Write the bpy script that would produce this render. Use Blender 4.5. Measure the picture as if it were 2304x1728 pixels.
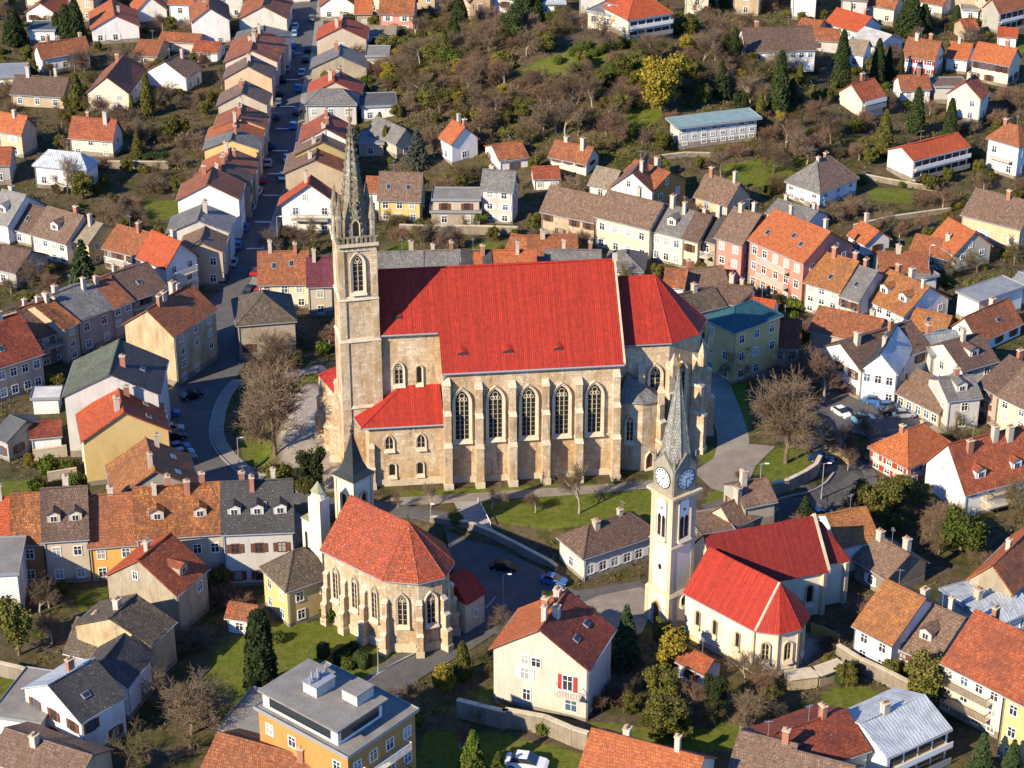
import bpy, math, random
import numpy as np
from mathutils import Vector, Matrix
D=bpy.data; SC=bpy.context.scene; C=SC.collection
for o in list(D.objects): D.objects.remove(o)
R=math.radians
# ---------------------------------------------------------------- camera, sky, sun, exposure
F=4739.; TH=R(27); CZ=142.
cam=D.objects.new('camera',D.cameras.new('camera')); C.objects.link(cam)
cam.location=(0,0,CZ); cam.rotation_euler=(R(63),0,0)
cam.data.sensor_width=36; cam.data.lens=F/2304*36; cam.data.clip_start=1; cam.data.clip_end=6000
SC.camera=cam
SUN_EL=R(30); SUN_AZ=R(42)      # light travels towards +x, +y
w=D.worlds.new('World'); SC.world=w; w.use_nodes=True
nt=w.node_tree; bg=nt.nodes['Background']
sky=nt.nodes.new('ShaderNodeTexSky'); sky.sky_type='NISHITA'; sky.sun_disc=False
sky.sun_elevation=SUN_EL; sky.sun_rotation=math.atan2(-math.cos(SUN_AZ),-math.sin(SUN_AZ))
sky.air_density=1.0; sky.dust_density=0.0; sky.ozone_density=6.0
tint=nt.nodes.new('ShaderNodeMix'); tint.data_type='RGBA'; tint.blend_type='MULTIPLY'; tint.inputs[0].default_value=1
tint.inputs[7].default_value=(0.62,0.98,1.42,1); nt.links.new(sky.outputs[0],tint.inputs[6]); nt.links.new(tint.outputs[2],bg.inputs[0]); bg.inputs[1].default_value=0.105
sl=D.lights.new('sun','SUN'); sl.energy=5.0; sl.angle=R(0.5); sl.color=(1,0.86,0.64)
so=D.objects.new('sun',sl); C.objects.link(so)
sd=Vector((math.cos(SUN_AZ)*math.cos(SUN_EL),math.sin(SUN_AZ)*math.cos(SUN_EL),-math.sin(SUN_EL)))
so.rotation_euler=sd.to_track_quat('-Z','Y').to_euler(); so.location=(-200,-100,300)
SC.view_settings.view_transform='Standard'; SC.view_settings.look='None'
SC.view_settings.exposure=0.95; SC.view_settings.gamma=1; SC.view_settings.use_curve_mapping=False
SC.render.engine='CYCLES'
rnd=random.Random(11)
# ---------------------------------------------------------------- pixel -> place
PLAT=[(-31,240),(-31,272),(-20,285),(30,285),(43,264),(44,252),(37,243),(28,237.5),(16,234),(-6,233.5),(-22,236)]
def pdist(x,y,poly):
    # signed distance, positive inside (numpy)
    x=np.asarray(x,float); y=np.asarray(y,float)
    ins=np.zeros(x.shape,bool); dm=np.full(x.shape,1e9)
    n=len(poly)
    for i in range(n):
        x0,y0=poly[i]; x1,y1=poly[(i+1)%n]
        with np.errstate(divide='ignore',invalid='ignore'):
            c=((y0>y)!=(y1>y))&(x<(x1-x0)*(y-y0)/(y1-y0+1e-12)+x0)
        ins^=c
        t=np.clip(((x-x0)*(x1-x0)+(y-y0)*(y1-y0))/((x1-x0)**2+(y1-y0)**2+1e-9),0,1)
        dm=np.minimum(dm,np.hypot(x-x0-t*(x1-x0),y-y0-t*(y1-y0)))
    return np.where(ins,dm,-dm)
def terr_np(x,y):
    h=14*np.exp(-((x-18)/46.)**2-((y-402)/34.)**2)
    h=h+6*np.clip((y-430)/200.,0,2)
    s=np.clip((pdist(x,y,PLAT)+4)/4.,0,1)
    return h+2.5*s*s*(3-2*s)
def terr(x,y):
    return float(terr_np(np.array([x]),np.array([y]))[0])
def ray(px,py,z):
    a=(px-1152)/F; b=-(py-864)/F
    t=(z-CZ)/(-math.sin(TH)+b*math.cos(TH))
    return Vector((a*t,(math.cos(TH)+b*math.sin(TH))*t,z))
def at(px,py,dz=0.):
    p=ray(px,py,dz)
    for i in range(6): p=ray(px,py,terr(p.x,p.y)+dz)
    return p
def zy(py,Y): return CZ-Y*math.tan(TH+math.atan((py-864)/F))
OX={'0':0,'1':568,'2':1136,'3':1704}; OY={'0':0,'1':426,'2':852,'3':1278}
def P(rc,p): return (OX[rc[0]]+p[0]/3.687, OY[rc[1]]+p[1]/3.687)
def G(rc,x,y,dz=0.):
    q=P(rc,(x,y)); return at(q[0],q[1],dz)
def proj(v):
    dz=v.z-CZ; f=v.y*math.cos(TH)-dz*math.sin(TH); u=v.y*math.sin(TH)+dz*math.cos(TH)
    return (1152+F*v.x/f, 864-F*u/f)
# ---------------------------------------------------------------- materials
MC={}
def mat(name,col,rough=0.8,metal=0.0,build=None):
    k=name
    if k in MC: return MC[k]
    m=D.materials.new(name); m.use_nodes=True; MC[k]=m
    b=m.node_tree.nodes['Principled BSDF']; b.inputs['Base Color'].default_value=(*col,1)
    b.inputs['Roughness'].default_value=rough; b.inputs['Metallic'].default_value=metal
    b.inputs['Specular IOR Level'].default_value=0.3
    if build: build(m.node_tree,b,col)
    return m
def N(t,ty,**k):
    n=t.nodes.new(ty)
    for a,v in k.items():
        if a in n.inputs: n.inputs[a].default_value=v
        else: setattr(n,a,v)
    return n
def mixc(t,fac,a,b,mode='MIX'):
    n=t.nodes.new('ShaderNodeMix'); n.data_type='RGBA'; n.blend_type=mode
    for i,v in ((0,fac),(6,a),(7,b)):
        if hasattr(v,'is_output'): t.links.new(v,n.inputs[i])
        elif i==0: n.inputs[0].default_value=v
        else: n.inputs[i].default_value=(*v,1)
    return n.outputs[2]
def ramp(t,src,p0,p1,c0=(0,0,0),c1=(1,1,1)):
    n=t.nodes.new('ShaderNodeValToRGB'); e=n.color_ramp.elements
    e[0].position=p0; e[0].color=(*c0,1); e[1].position=p1; e[1].color=(*c1,1)
    t.links.new(src,n.inputs[0]); return n.outputs[0]
def mul(c,f): return tuple(min(1,x*f) for x in c)
def noise(t,vec,scale,detail=4,rough=0.6):
    n=N(t,'ShaderNodeTexNoise'); n.inputs['Scale'].default_value=scale; n.inputs['Detail'].default_value=detail
    n.inputs['Roughness'].default_value=rough
    if vec is not None: t.links.new(vec,n.inputs['Vector'])
    return n.outputs['Fac']
def wpos(t):
    return t.nodes.new('ShaderNodeNewGeometry').outputs['Position']
def scl(t,vec,s):
    n=t.nodes.new('ShaderNodeMapping'); n.inputs['Scale'].default_value=s; t.links.new(vec,n.inputs['Vector']); return n.outputs[0]
def bump(t,b,h,strength,dist=0.05):
    n=t.nodes.new('ShaderNodeBump'); n.inputs['Strength'].default_value=strength; n.inputs['Distance'].default_value=dist
    t.links.new(h,n.inputs['Height']); t.links.new(n.outputs[0],b.inputs['Normal'])
def roof_build(var,stain,moss,tile=(0.24,0.38)):
    def f(t,b,col):
        uv=t.nodes.new('ShaderNodeTexCoord').outputs['UV']
        br=N(t,'ShaderNodeTexBrick'); t.links.new(uv,br.inputs['Vector'])
        br.inputs['Scale'].default_value=1; br.inputs['Brick Width'].default_value=tile[0]; br.inputs['Row Height'].default_value=tile[1]
        br.inputs['Mortar Size'].default_value=0.035; br.inputs['Mortar Smooth'].default_value=0.4
        br.inputs['Color1'].default_value=(*mul(col,1-var),1); br.inputs['Color2'].default_value=(*mul(col,1+var),1)
        br.inputs['Mortar'].default_value=(*mul(col,0.45),1)
        pos=wpos(t)
        n1=noise(t,pos,0.45,6,0.65); n2=noise(t,pos,2.2,5,0.7)
        c=mixc(t,ramp(t,n1,0.45,0.68),br.outputs['Color'],mul(stain,1))
        c=mixc(t,0.35,br.outputs['Color'],c) if moss<=0 else c
        c=mixc(t,ramp(t,n2,0.3,0.75),mixc(t,1.0,c,(0.62,0.6,0.6),'MULTIPLY'),c)
        c=mixc(t,ramp(t,noise(t,scl(t,pos,(1.5,1.5,.25)),1.1,6,.75),0.5,0.78),c,mixc(t,1.0,c,(0.55,0.55,0.56),'MULTIPLY'))
        if moss>0: c=mixc(t,ramp(t,noise(t,pos,5.0,3,0.7),0.64-moss*0.1,0.74),c,(0.36,0.34,0.27))
        t.links.new(c,b.inputs['Base Color'])
        bump(t,b,br.outputs['Fac'],0.6,0.04)
    return f
ROOFC={ # colour, variation, stain colour, moss
 'vivid':((0.41,0.029,0.011),0.18,(0.30,0.020,0.010),0),
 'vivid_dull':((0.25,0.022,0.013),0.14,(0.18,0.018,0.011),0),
 'monastery':((0.37,0.075,0.036),0.35,(0.25,0.06,0.035),0.4),
 'red':((0.45,0.06,0.035),0.2,(0.28,0.045,0.03),0),
 'redorange':((0.44,0.095,0.04),0.18,(0.36,0.07,0.04),0),
 'orange':((0.44,0.14,0.058),0.25,(0.36,0.10,0.05),0.1),
 'rust':((0.37,0.135,0.065),0.35,(0.17,0.07,0.045),0.15),
 'rustgold':((0.33,0.13,0.05),0.55,(0.16,0.06,0.03),0.15),
 'orangebrown':((0.37,0.16,0.065),0.3,(0.2,0.09,0.05),0.1),
 'brickred':((0.36,0.10,0.05),0.3,(0.19,0.055,0.035),0.1),
 'brickbrown':((0.32,0.115,0.06),0.35,(0.2,0.085,0.05),0.15),
 'brown':((0.225,0.142,0.095),0.35,(0.18,0.105,0.062),0.25),
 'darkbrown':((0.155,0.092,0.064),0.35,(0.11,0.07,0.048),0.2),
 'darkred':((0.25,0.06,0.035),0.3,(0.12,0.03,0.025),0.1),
 'maroon':((0.17,0.04,0.05),0.2,(0.1,0.03,0.04),0),
 'moss':((0.13,0.095,0.06),0.4,(0.08,0.065,0.045),0.5),
 'grey':((0.22,0.205,0.185),0.25,(0.13,0.125,0.115),0.1),
 'lightgrey':((0.30,0.28,0.25),0.25,(0.22,0.2,0.18),0.1),
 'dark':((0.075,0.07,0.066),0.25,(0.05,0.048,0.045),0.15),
 'tan':((0.33,0.26,0.17),0.25,(0.22,0.17,0.12),0.1),
 'green':((0.15,0.17,0.10),0.2,(0.09,0.09,0.07),0.1),
 'slate':((0.22,0.215,0.20),0.3,(0.13,0.13,0.12),0.2),
}
def seam_build(t,b,col):
    uv=t.nodes.new('ShaderNodeTexCoord').outputs['UV']
    wv=N(t,'ShaderNodeTexWave'); wv.wave_type='BANDS'; wv.bands_direction='X'; wv.inputs['Scale'].default_value=0.75; wv.inputs['Distortion'].default_value=0.15
    t.links.new(uv,wv.inputs['Vector'])
    s=ramp(t,wv.outputs['Fac'],0.82,0.97)
    c=mixc(t,ramp(t,noise(t,wpos(t),0.8,5),0.4,0.65),col,mul(col,0.7))
    c=mixc(t,s,c,mul(col,0.45)); t.links.new(c,b.inputs['Base Color']); bump(t,b,s,0.5,0.05)
def flat_build(t,b,col):
    c=mixc(t,ramp(t,noise(t,wpos(t),0.5,6),0.35,0.65),mul(col,0.72),col)
    c=mixc(t,ramp(t,noise(t,wpos(t),4,4),0.3,0.7),mixc(t,1,c,(0.8,0.8,0.8),'MULTIPLY'),c)
    t.links.new(c,b.inputs['Base Color'])
def roofm(k):
    if k in ROOFC and k.startswith('vivid'):
        c,v,s,m=ROOFC[k]; return mat('roof_'+k,c,0.7,0,roof_build(v,s,m,(0.26,60.)))
    if k in ROOFC:
        c,v,s,m=ROOFC[k]
        if c[0]>c[2]*4: c=(c[0]*1.08,c[1]*1.0,c[2]*.72); s=(s[0]*1.05,s[1],s[2]*.8)   # fired clay holds little blue
        return mat('roof_'+k,c,0.75,0,roof_build(v,s,m))
    mm={'metal':(0.42,0.45,0.46),'greymetal':(0.26,0.27,0.26),'teal':(0.24,0.34,0.33),'tealdark':(0.025,0.085,0.10),'palemetal':(0.45,0.44,0.41)}  # the dark teal holds the church's shadow in its colour
    if k in mm: return mat('roof_'+k,mm[k],0.55,0.0,seam_build)
    return mat('roof_'+k,{'flatgrey':(0.24,0.22,0.19),'flatdark':(0.10,0.10,0.10),'white':(0.6,0.58,0.53)}.get(k,(0.2,0.2,0.2)),0.9,0,flat_build)
WALLC={'mossywall':((0.27,0.225,0.17),1.0),'white':((0.74,0.71,0.66),.4),'whitedirty':((0.62,0.58,0.5),.6),'cream':((0.68,0.59,0.45),.35),'creamyellow':((0.64,0.55,0.37),.4),
 'yellow':((0.62,0.44,0.18),.35),'peach':((0.62,0.43,0.27),.35),'ochre':((0.44,0.23,0.065),.4),'orange':((0.52,0.24,0.06),.25),'orangeyellow':((0.66,0.36,0.10),.2),
 'pink':((0.56,0.27,0.21),.2),'salmon':((0.55,0.22,0.16),.3),'palepink':((0.58,0.47,0.40),.35),'beige':((0.5,0.42,0.32),.45),'tan':((0.46,0.36,0.24),.6),
 'stained':((0.52,0.40,0.24),1.0),'stone':((0.38,0.32,0.23),.9),'grey':((0.36,0.34,0.3),.5),'palegrey':((0.5,0.48,0.44),.35),'olive':((0.36,0.29,0.13),.4),
 'mint':((0.38,0.42,0.35),.3),'pinkgrey':((0.42,0.32,0.26),.4),'brownorange':((0.33,0.17,0.07),.4),'darkstone':((0.22,0.19,0.15),.8),'clock':((0.72,0.62,0.46),.45),'trim':((0.55,0.44,0.28),.5),'paleolive':((0.52,0.48,0.39),.45)}
def wall_build(dirt):
    def f(t,b,col):
        pos=wpos(t)
        n1=ramp(t,noise(t,scl(t,pos,(1,1,0.45)),0.55,7,0.7),0.42,0.72)
        n2=ramp(t,noise(t,scl(t,pos,(3,3,0.35)),0.9,5,0.65),0.45,0.75)
        c=mixc(t,n1,col,mul((col[0]*0.7,col[1]*0.66,col[2]*0.6),1-0.25*dirt))
        c=mixc(t,0.25+dirt*0.75,col,c)
        d=mixc(t,n2,c,mul((col[0]*0.55,col[1]*0.52,col[2]*0.48),1))
        c=mixc(t,dirt*0.6,c,d)
        c=mixc(t,ramp(t,noise(t,pos,7,3),0.3,0.7),mixc(t,1,c,(0.88,0.88,0.87),'MULTIPLY'),c)
        t.links.new(c,b.inputs['Base Color']); bump(t,b,noise(t,pos,5,4),0.35,0.05)
    return f
def wallm(k):
    c,d=WALLC[k]; return mat('plaster_'+k,c,0.9,0,wall_build(d))
def ashlar_build(t,b,col):
    uv=t.nodes.new('ShaderNodeTexCoord').outputs['UV']; pos=wpos(t)
    br=N(t,'ShaderNodeTexBrick'); t.links.new(uv,br.inputs['Vector']); br.inputs['Scale'].default_value=1
    br.inputs['Brick Width'].default_value=0.75; br.inputs['Row Height'].default_value=0.36; br.inputs['Mortar Size'].default_value=0.025
    br.inputs['Color1'].default_value=(*mul(col,0.78),1); br.inputs['Color2'].default_value=(*mul(col,1.16),1); br.inputs['Mortar'].default_value=(*mul(col,0.6),1)
    n1=ramp(t,noise(t,scl(t,pos,(1,1,.6)),0.35,8,0.75),0.38,0.6)
    c=mixc(t,n1,br.outputs['Color'],(col[0]*0.62,col[1]*0.5,col[2]*0.36))
    n2=ramp(t,noise(t,scl(t,pos,(2,2,.3)),0.8,6,0.7),0.52,0.72)
    c=mixc(t,n2,c,(0.17,0.14,0.10))
    n3=ramp(t,noise(t,pos,1.7,6,0.75),0.55,0.7)
    c=mixc(t,n3,c,(0.62,0.53,0.38))
    t.links.new(c,b.inputs['Base Color']); bump(t,b,noise(t,pos,3.5,6,0.7),0.5,0.09)
STONE=mat('church_stone',(0.58,0.46,0.31),0.9,0,ashlar_build)
STONE2=mat('dark_tower_stone',(0.33,0.28,0.20),0.9,0,ashlar_build)
TRIMST=mat('pale_cut_stone',(0.56,0.47,0.33),0.85,0,wall_build(0.7))
GLASS=mat('window_glass',(0.025,0.03,0.035),0.12)
GLASS.node_tree.nodes['Principled BSDF'].inputs['Specular IOR Level'].default_value=0.6
GLASS2=mat('curtained_glass',(0.30,0.29,0.26),0.3); GLASS3=mat('reflecting_glass',(0.06,0.10,0.15),0.06)
LEAD=mat('leaded_glass',(0.02,0.018,0.016),0.25)
WHITEF=mat('white_frame',(0.7,0.68,0.63),0.6)
BROWNF=mat('brown_wood',(0.12,0.05,0.03),0.7)
REDW=mat('red_shutter',(0.35,0.03,0.02),0.6)
ZINC=mat('zinc_gutter',(0.30,0.31,0.32),0.5,0.3)
CHIM=mat('chimney_plaster',(0.52,0.44,0.36),0.9,0,wall_build(0.7))
BRICK=mat('chimney_brick',(0.36,0.16,0.10),0.9,0,wall_build(0.6))
GOLD=mat('gilded_metal',(0.65,0.4,0.08),0.35,0.8)
DARKM=mat('dark_metal',(0.05,0.05,0.05),0.5,0.3)
SLATE=roofm('slate'); ROOFC['greenslate']=((0.34,0.325,0.275),0.3,(0.2,0.19,0.15),0.3)
# ---------------------------------------------------------------- mesh building
class MB:
    def __init__(s): s.v=[]; s.f=[]; s.m=[]
    def poly(s,pts,mi=0):
        n=len(s.v); s.v+= [tuple(p) for p in pts]; s.f.append(tuple(range(n,n+len(pts)))); s.m.append(mi)
    def box(s,x0,x1,y0,y1,z0,z1,mi=0):
        s.prism([(x0,y0),(x1,y0),(x1,y1),(x0,y1)],z0,z1,mi)
    def prism(s,pl,z0,z1,mi=0,top=True,bottom=True):
        n=len(s.v); k=len(pl)
        s.v+=[(x,y,z0) for x,y in pl]+[(x,y,z1) for x,y in pl]
        for i in range(k):
            j=(i+1)%k; s.f.append((n+i,n+j,n+k+j,n+k+i)); s.m.append(mi)
        if top: s.f.append(tuple(n+k+i for i in range(k))); s.m.append(mi)
        if bottom: s.f.append(tuple(n+i for i in reversed(range(k)))); s.m.append(mi)
    def hull2(s,a,b,mi=0):   # loft between two equal loops, capped
        n=len(s.v); k=len(a); s.v+=[tuple(p) for p in a]+[tuple(p) for p in b]
        for i in range(k):
            j=(i+1)%k; s.f.append((n+i,n+j,n+k+j,n+k+i)); s.m.append(mi)
        s.f.append(tuple(n+k+i for i in range(k))); s.m.append(mi)
        s.f.append(tuple(n+i for i in reversed(range(k)))); s.m.append(mi)
    def cone(s,pl,z0,apex,mi=0):
        k=len(pl)
        for i in range(k):
            a=pl[i]; b=pl[(i+1)%k]; s.poly([(a[0],a[1],z0),(b[0],b[1],z0),apex],mi)
        s.poly([(x,y,z0) for x,y in reversed(pl)],mi)
    def tube(s,p,q,r0,r1,n=6,mi=0,cap=True):
        p=Vector(p); q=Vector(q); d=(q-p)
        if d.length<1e-6: return
        d.normalize(); a=d.orthogonal().normalized(); b=d.cross(a)
        k=len(s.v)
        for c,r in ((p,r0),(q,r1)):
            for i in range(n):
                t=2*math.pi*i/n; s.v.append(tuple(c+a*(r*math.cos(t))+b*(r*math.sin(t))))
        for i in range(n):
            j=(i+1)%n; s.f.append((k+i,k+j,k+n+j,k+n+i)); s.m.append(mi)
        if cap: s.f.append(tuple(k+n+i for i in range(n))); s.m.append(mi)
    def mesh(s,name,mats,smooth=False):
        me=D.meshes.new(name); me.from_pydata(s.v,[],s.f); 
        for m in mats: me.materials.append(m)
        me.polygons.foreach_set('material_index',s.m)
        if smooth: me.polygons.foreach_set('use_smooth',[True]*len(s.f))
        autouv(me); me.update(); return me
    def build(s,name,mats,parent=None,loc=None,smooth=False):
        if not isinstance(mats,(list,tuple)): mats=[mats]
        o=D.objects.new(name,s.mesh(name,mats,smooth)); C.objects.link(o); o.parent=parent
        if loc: o.location=loc
        return o
def autouv(me):
    nl=len(me.loops); nv=len(me.vertices); npg=len(me.polygons)
    if npg==0: return
    co=np.empty(nv*3); me.vertices.foreach_get('co',co); co=co.reshape(-1,3)
    li=np.empty(nl,int); me.loops.foreach_get('vertex_index',li)
    no=np.empty(npg*3); me.polygons.foreach_get('normal',no); no=no.reshape(-1,3)
    tot=np.empty(npg,int); me.polygons.foreach_get('loop_total',tot)
    u=np.stack([-no[:,1],no[:,0],np.zeros(npg)],1); l=np.linalg.norm(u,axis=1)
    fl=l<1e-3; u[fl]=(1,0,0); l[fl]=1; u/=l[:,None]; v=np.cross(no,u)
    pi=np.repeat(np.arange(npg),tot); c=co[li]
    uv=np.stack([(c*u[pi]).sum(1),(c*v[pi]).sum(1)],1)
    L=me.uv_layers.new(name='UVMap'); L.data.foreach_set('uv',uv.ravel())
def empty(name,loc=(0,0,0),rz=0):
    o=D.objects.new(name,None); C.objects.link(o); o.location=loc; o.rotation_euler=(0,0,rz); o.empty_display_size=0.5; return o
LABELED=[]
def tag(o,label,cat,group=None):
    o['label']=label; o['category']=cat
    if group: o['group']=group
    LABELED.append(o); return o
def link(o,parent=None):
    C.objects.link(o); o.parent=parent; return o
def inst(name,me,parent,loc,rz=0,scale=None):
    o=D.objects.new(name,me); C.objects.link(o); o.parent=parent; o.location=loc; o.rotation_euler=(0,0,rz)
    if scale: o.scale=scale
    return o
# ---------------------------------------------------------------- small parts, meshes shared
MESH={}
def win_mesh(w,h,sty):
    k=('w',w,h,sty)
    if k in MESH: return MESH[k]
    fm=WHITEF if sty in (0,2,3) else BROWNF
    b=MB(); t=0.11
    b.box(-w/2-t,w/2+t,-0.10,0.02,-0.12,0,0); b.box(-w/2-t,w/2+t,-0.07,0.02,h,h+t,0)
    for s in (-1,1):
        x=s*(w/2+t/2); b.box(x-t/2,x+t/2,-0.07,0.02,0,h,0)
    b.box(-0.035,0.035,-0.06,0.02,0,h,0); b.box(-w/2,-0.035,-0.055,0.02,h*0.62,h*0.62+0.06,0); b.box(0.035,w/2,-0.055,0.02,h*0.62,h*0.62+0.06,0)
    f=b.mesh('window',[fm])
    p=MB(); p.box(-w/2,w/2,-0.03,0.01,0,h,0); pm=p.mesh('pane',[GLASS])
    sm=None
    if sty in (1,2,3):
        q=MB()
        for s in (-1,1):
            x0=s*(w/2+t+0.03); x1=s*(w/2+t+0.48)
            if s>0: q.box(-.225,.225,-0.09,-0.03,-0.03,h+0.03,0)
        sm=q.mesh('shutter',[BROWNF if sty==1 else (WHITEF if sty==2 else REDW)])
    MESH[k]=(f,pm,sm); return MESH[k]
def window(parent,x,y,z,rz,w=1.05,h=1.3,sty=0):
    w=round(w*(0.85+0.1*(len(parent.name)%3)),2); f,p,s=win_mesh(w,h,sty)
    v=rnd.random(); pm=GLASS if v<.55 else (GLASS2 if v<.8 else GLASS3)
    o=inst('window',f,parent,(x,y,z),rz); q=inst('pane',p,o,(0,0,0)); q.material_slots[0].link='OBJECT'; q.material_slots[0].material=pm
    if s:
        for sg in(-1,1): inst('shutter',s,o,(sg*(w/2+.365),0,0))
    return o
def chim_mesh(v):
    k=('c',v)
    if k in MESH: return MESH[k]
    b=MB(); h=1.2+0.35*(v%3); a=0.28+0.08*(v%2); d=0.3+0.12*(v//3)
    b.box(-a,a,-d,d,-1.2,h,0); b.box(-a-0.08,a+0.08,-d-0.08,d+0.08,h,h+0.12,1)
    for s in ((-0.5,0.5) if d>.35 else (0,)):
        b.tube((0,s*d,h+0.12),(0,s*d,h+0.42),0.13,0.11,8,2)
    MESH[k]=b.mesh('chimney',[BRICK if v in (1,4) else CHIM,TRIMST,BRICK]); return MESH[k]
def gable_block(mb,x0,x1,y0,y1,z0,ze,rise,axis,mi=0):
    # walls with gables; axis 'x': ridge along x
    if axis=='x':
        ym=(y0+y1)/2
        mb.poly([(x0,y0,z0),(x1,y0,z0),(x1,y0,ze),(x0,y0,ze)],mi); mb.poly([(x1,y1,z0),(x0,y1,z0),(x0,y1,ze),(x1,y1,ze)],mi)
        mb.poly([(x1,y0,z0),(x1,y1,z0),(x1,y1,ze),(x1,ym,ze+rise),(x1,y0,ze)],mi); mb.poly([(x0,y1,z0),(x0,y0,z0),(x0,y0,ze),(x0,ym,ze+rise),(x0,y1,ze)],mi)
    else:
        xm=(x0+x1)/2
        mb.poly([(x0,y0,z0),(x1,y0,z0),(x1,y0,ze),(xm,y0,ze+rise),(x0,y0,ze)],mi); mb.poly([(x1,y1,z0),(x0,y1,z0),(x0,y1,ze),(xm,y1,ze+rise),(x1,y1,ze)],mi)
        mb.poly([(x1,y0,z0),(x1,y1,z0),(x1,y1,ze),(x1,y0,ze)],mi); mb.poly([(x0,y1,z0),(x0,y0,z0),(x0,y0,ze),(x0,y1,ze)],mi)
def roof_slab(mb,a,b,c,d,th,mi,rg,nx=8,ny=4,jit=0.08,eu=1):
    # a,b eave corners, c,d ridge corners (b-c, a-d edges); gentle sag, closed slab
    a,b,c,d=map(Vector,(a,b,c,d)); n=(b-a).cross(d-a).normalized()
    if n.z<0: n=-n
    L=(b-a).length; nx=max(3,min(nx,int(L/1.2)+2))
    base=len(mb.v)
    ph=rg.random()*6
    for lay in (0,1):
        for j in range(ny+1):
            for i in range(nx+1):
                s=i/nx; t=j/ny
                p=(a*(1-s)+b*s)*(1-t)+(d*(1-s)+c*s)*t
                sag=jit*(math.sin(s*5+ph)*0.8+math.sin(s*11+t*3+ph*2)*0.4)-jit*1.6*math.sin(math.pi*s)*(0.5+0.5*t)
                mb.v.append(tuple(p+n*(sag+(th if lay==0 else 0))))
    W=nx+1
    idx=lambda l,i,j: base+l*W*(ny+1)+j*W+i
    flip=(b-a).cross(d-a).z<0
    def add(q):
        mb.f.append(tuple(reversed(q)) if flip else tuple(q)); mb.m.append(mi)
    for j in range(ny):
        for i in range(nx):
            add((idx(0,i,j),idx(0,i+1,j),idx(0,i+1,j+1),idx(0,i,j+1)))
            add((idx(1,i,j+1),idx(1,i+1,j+1),idx(1,i+1,j),idx(1,i,j)))
    for i in range(nx):
        add((idx(1,i,0),idx(1,i+1,0),idx(0,i+1,0),idx(0,i,0))); add((idx(0,i,ny),idx(0,i+1,ny),idx(1,i+1,ny),idx(1,i,ny)))
    for j in range(ny):
        add((idx(0,0,j),idx(0,0,j+1),idx(1,0,j+1),idx(1,0,j))); add((idx(1,nx,j),idx(1,nx,j+1),idx(0,nx,j+1),idx(0,nx,j)))
def tri_slab(mb,pts,th,mi):
    p=[Vector(q) for q in pts]; n=(p[1]-p[0]).cross(p[2]-p[0]).normalized()
    if n.z<0: p.reverse(); n=-n
    mb.hull2([q for q in p],[q+n*th for q in p],mi)
PLINTH=mat('grimy_plinth',(0.27,0.235,0.19),.95,0,wall_build(.9))
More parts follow.
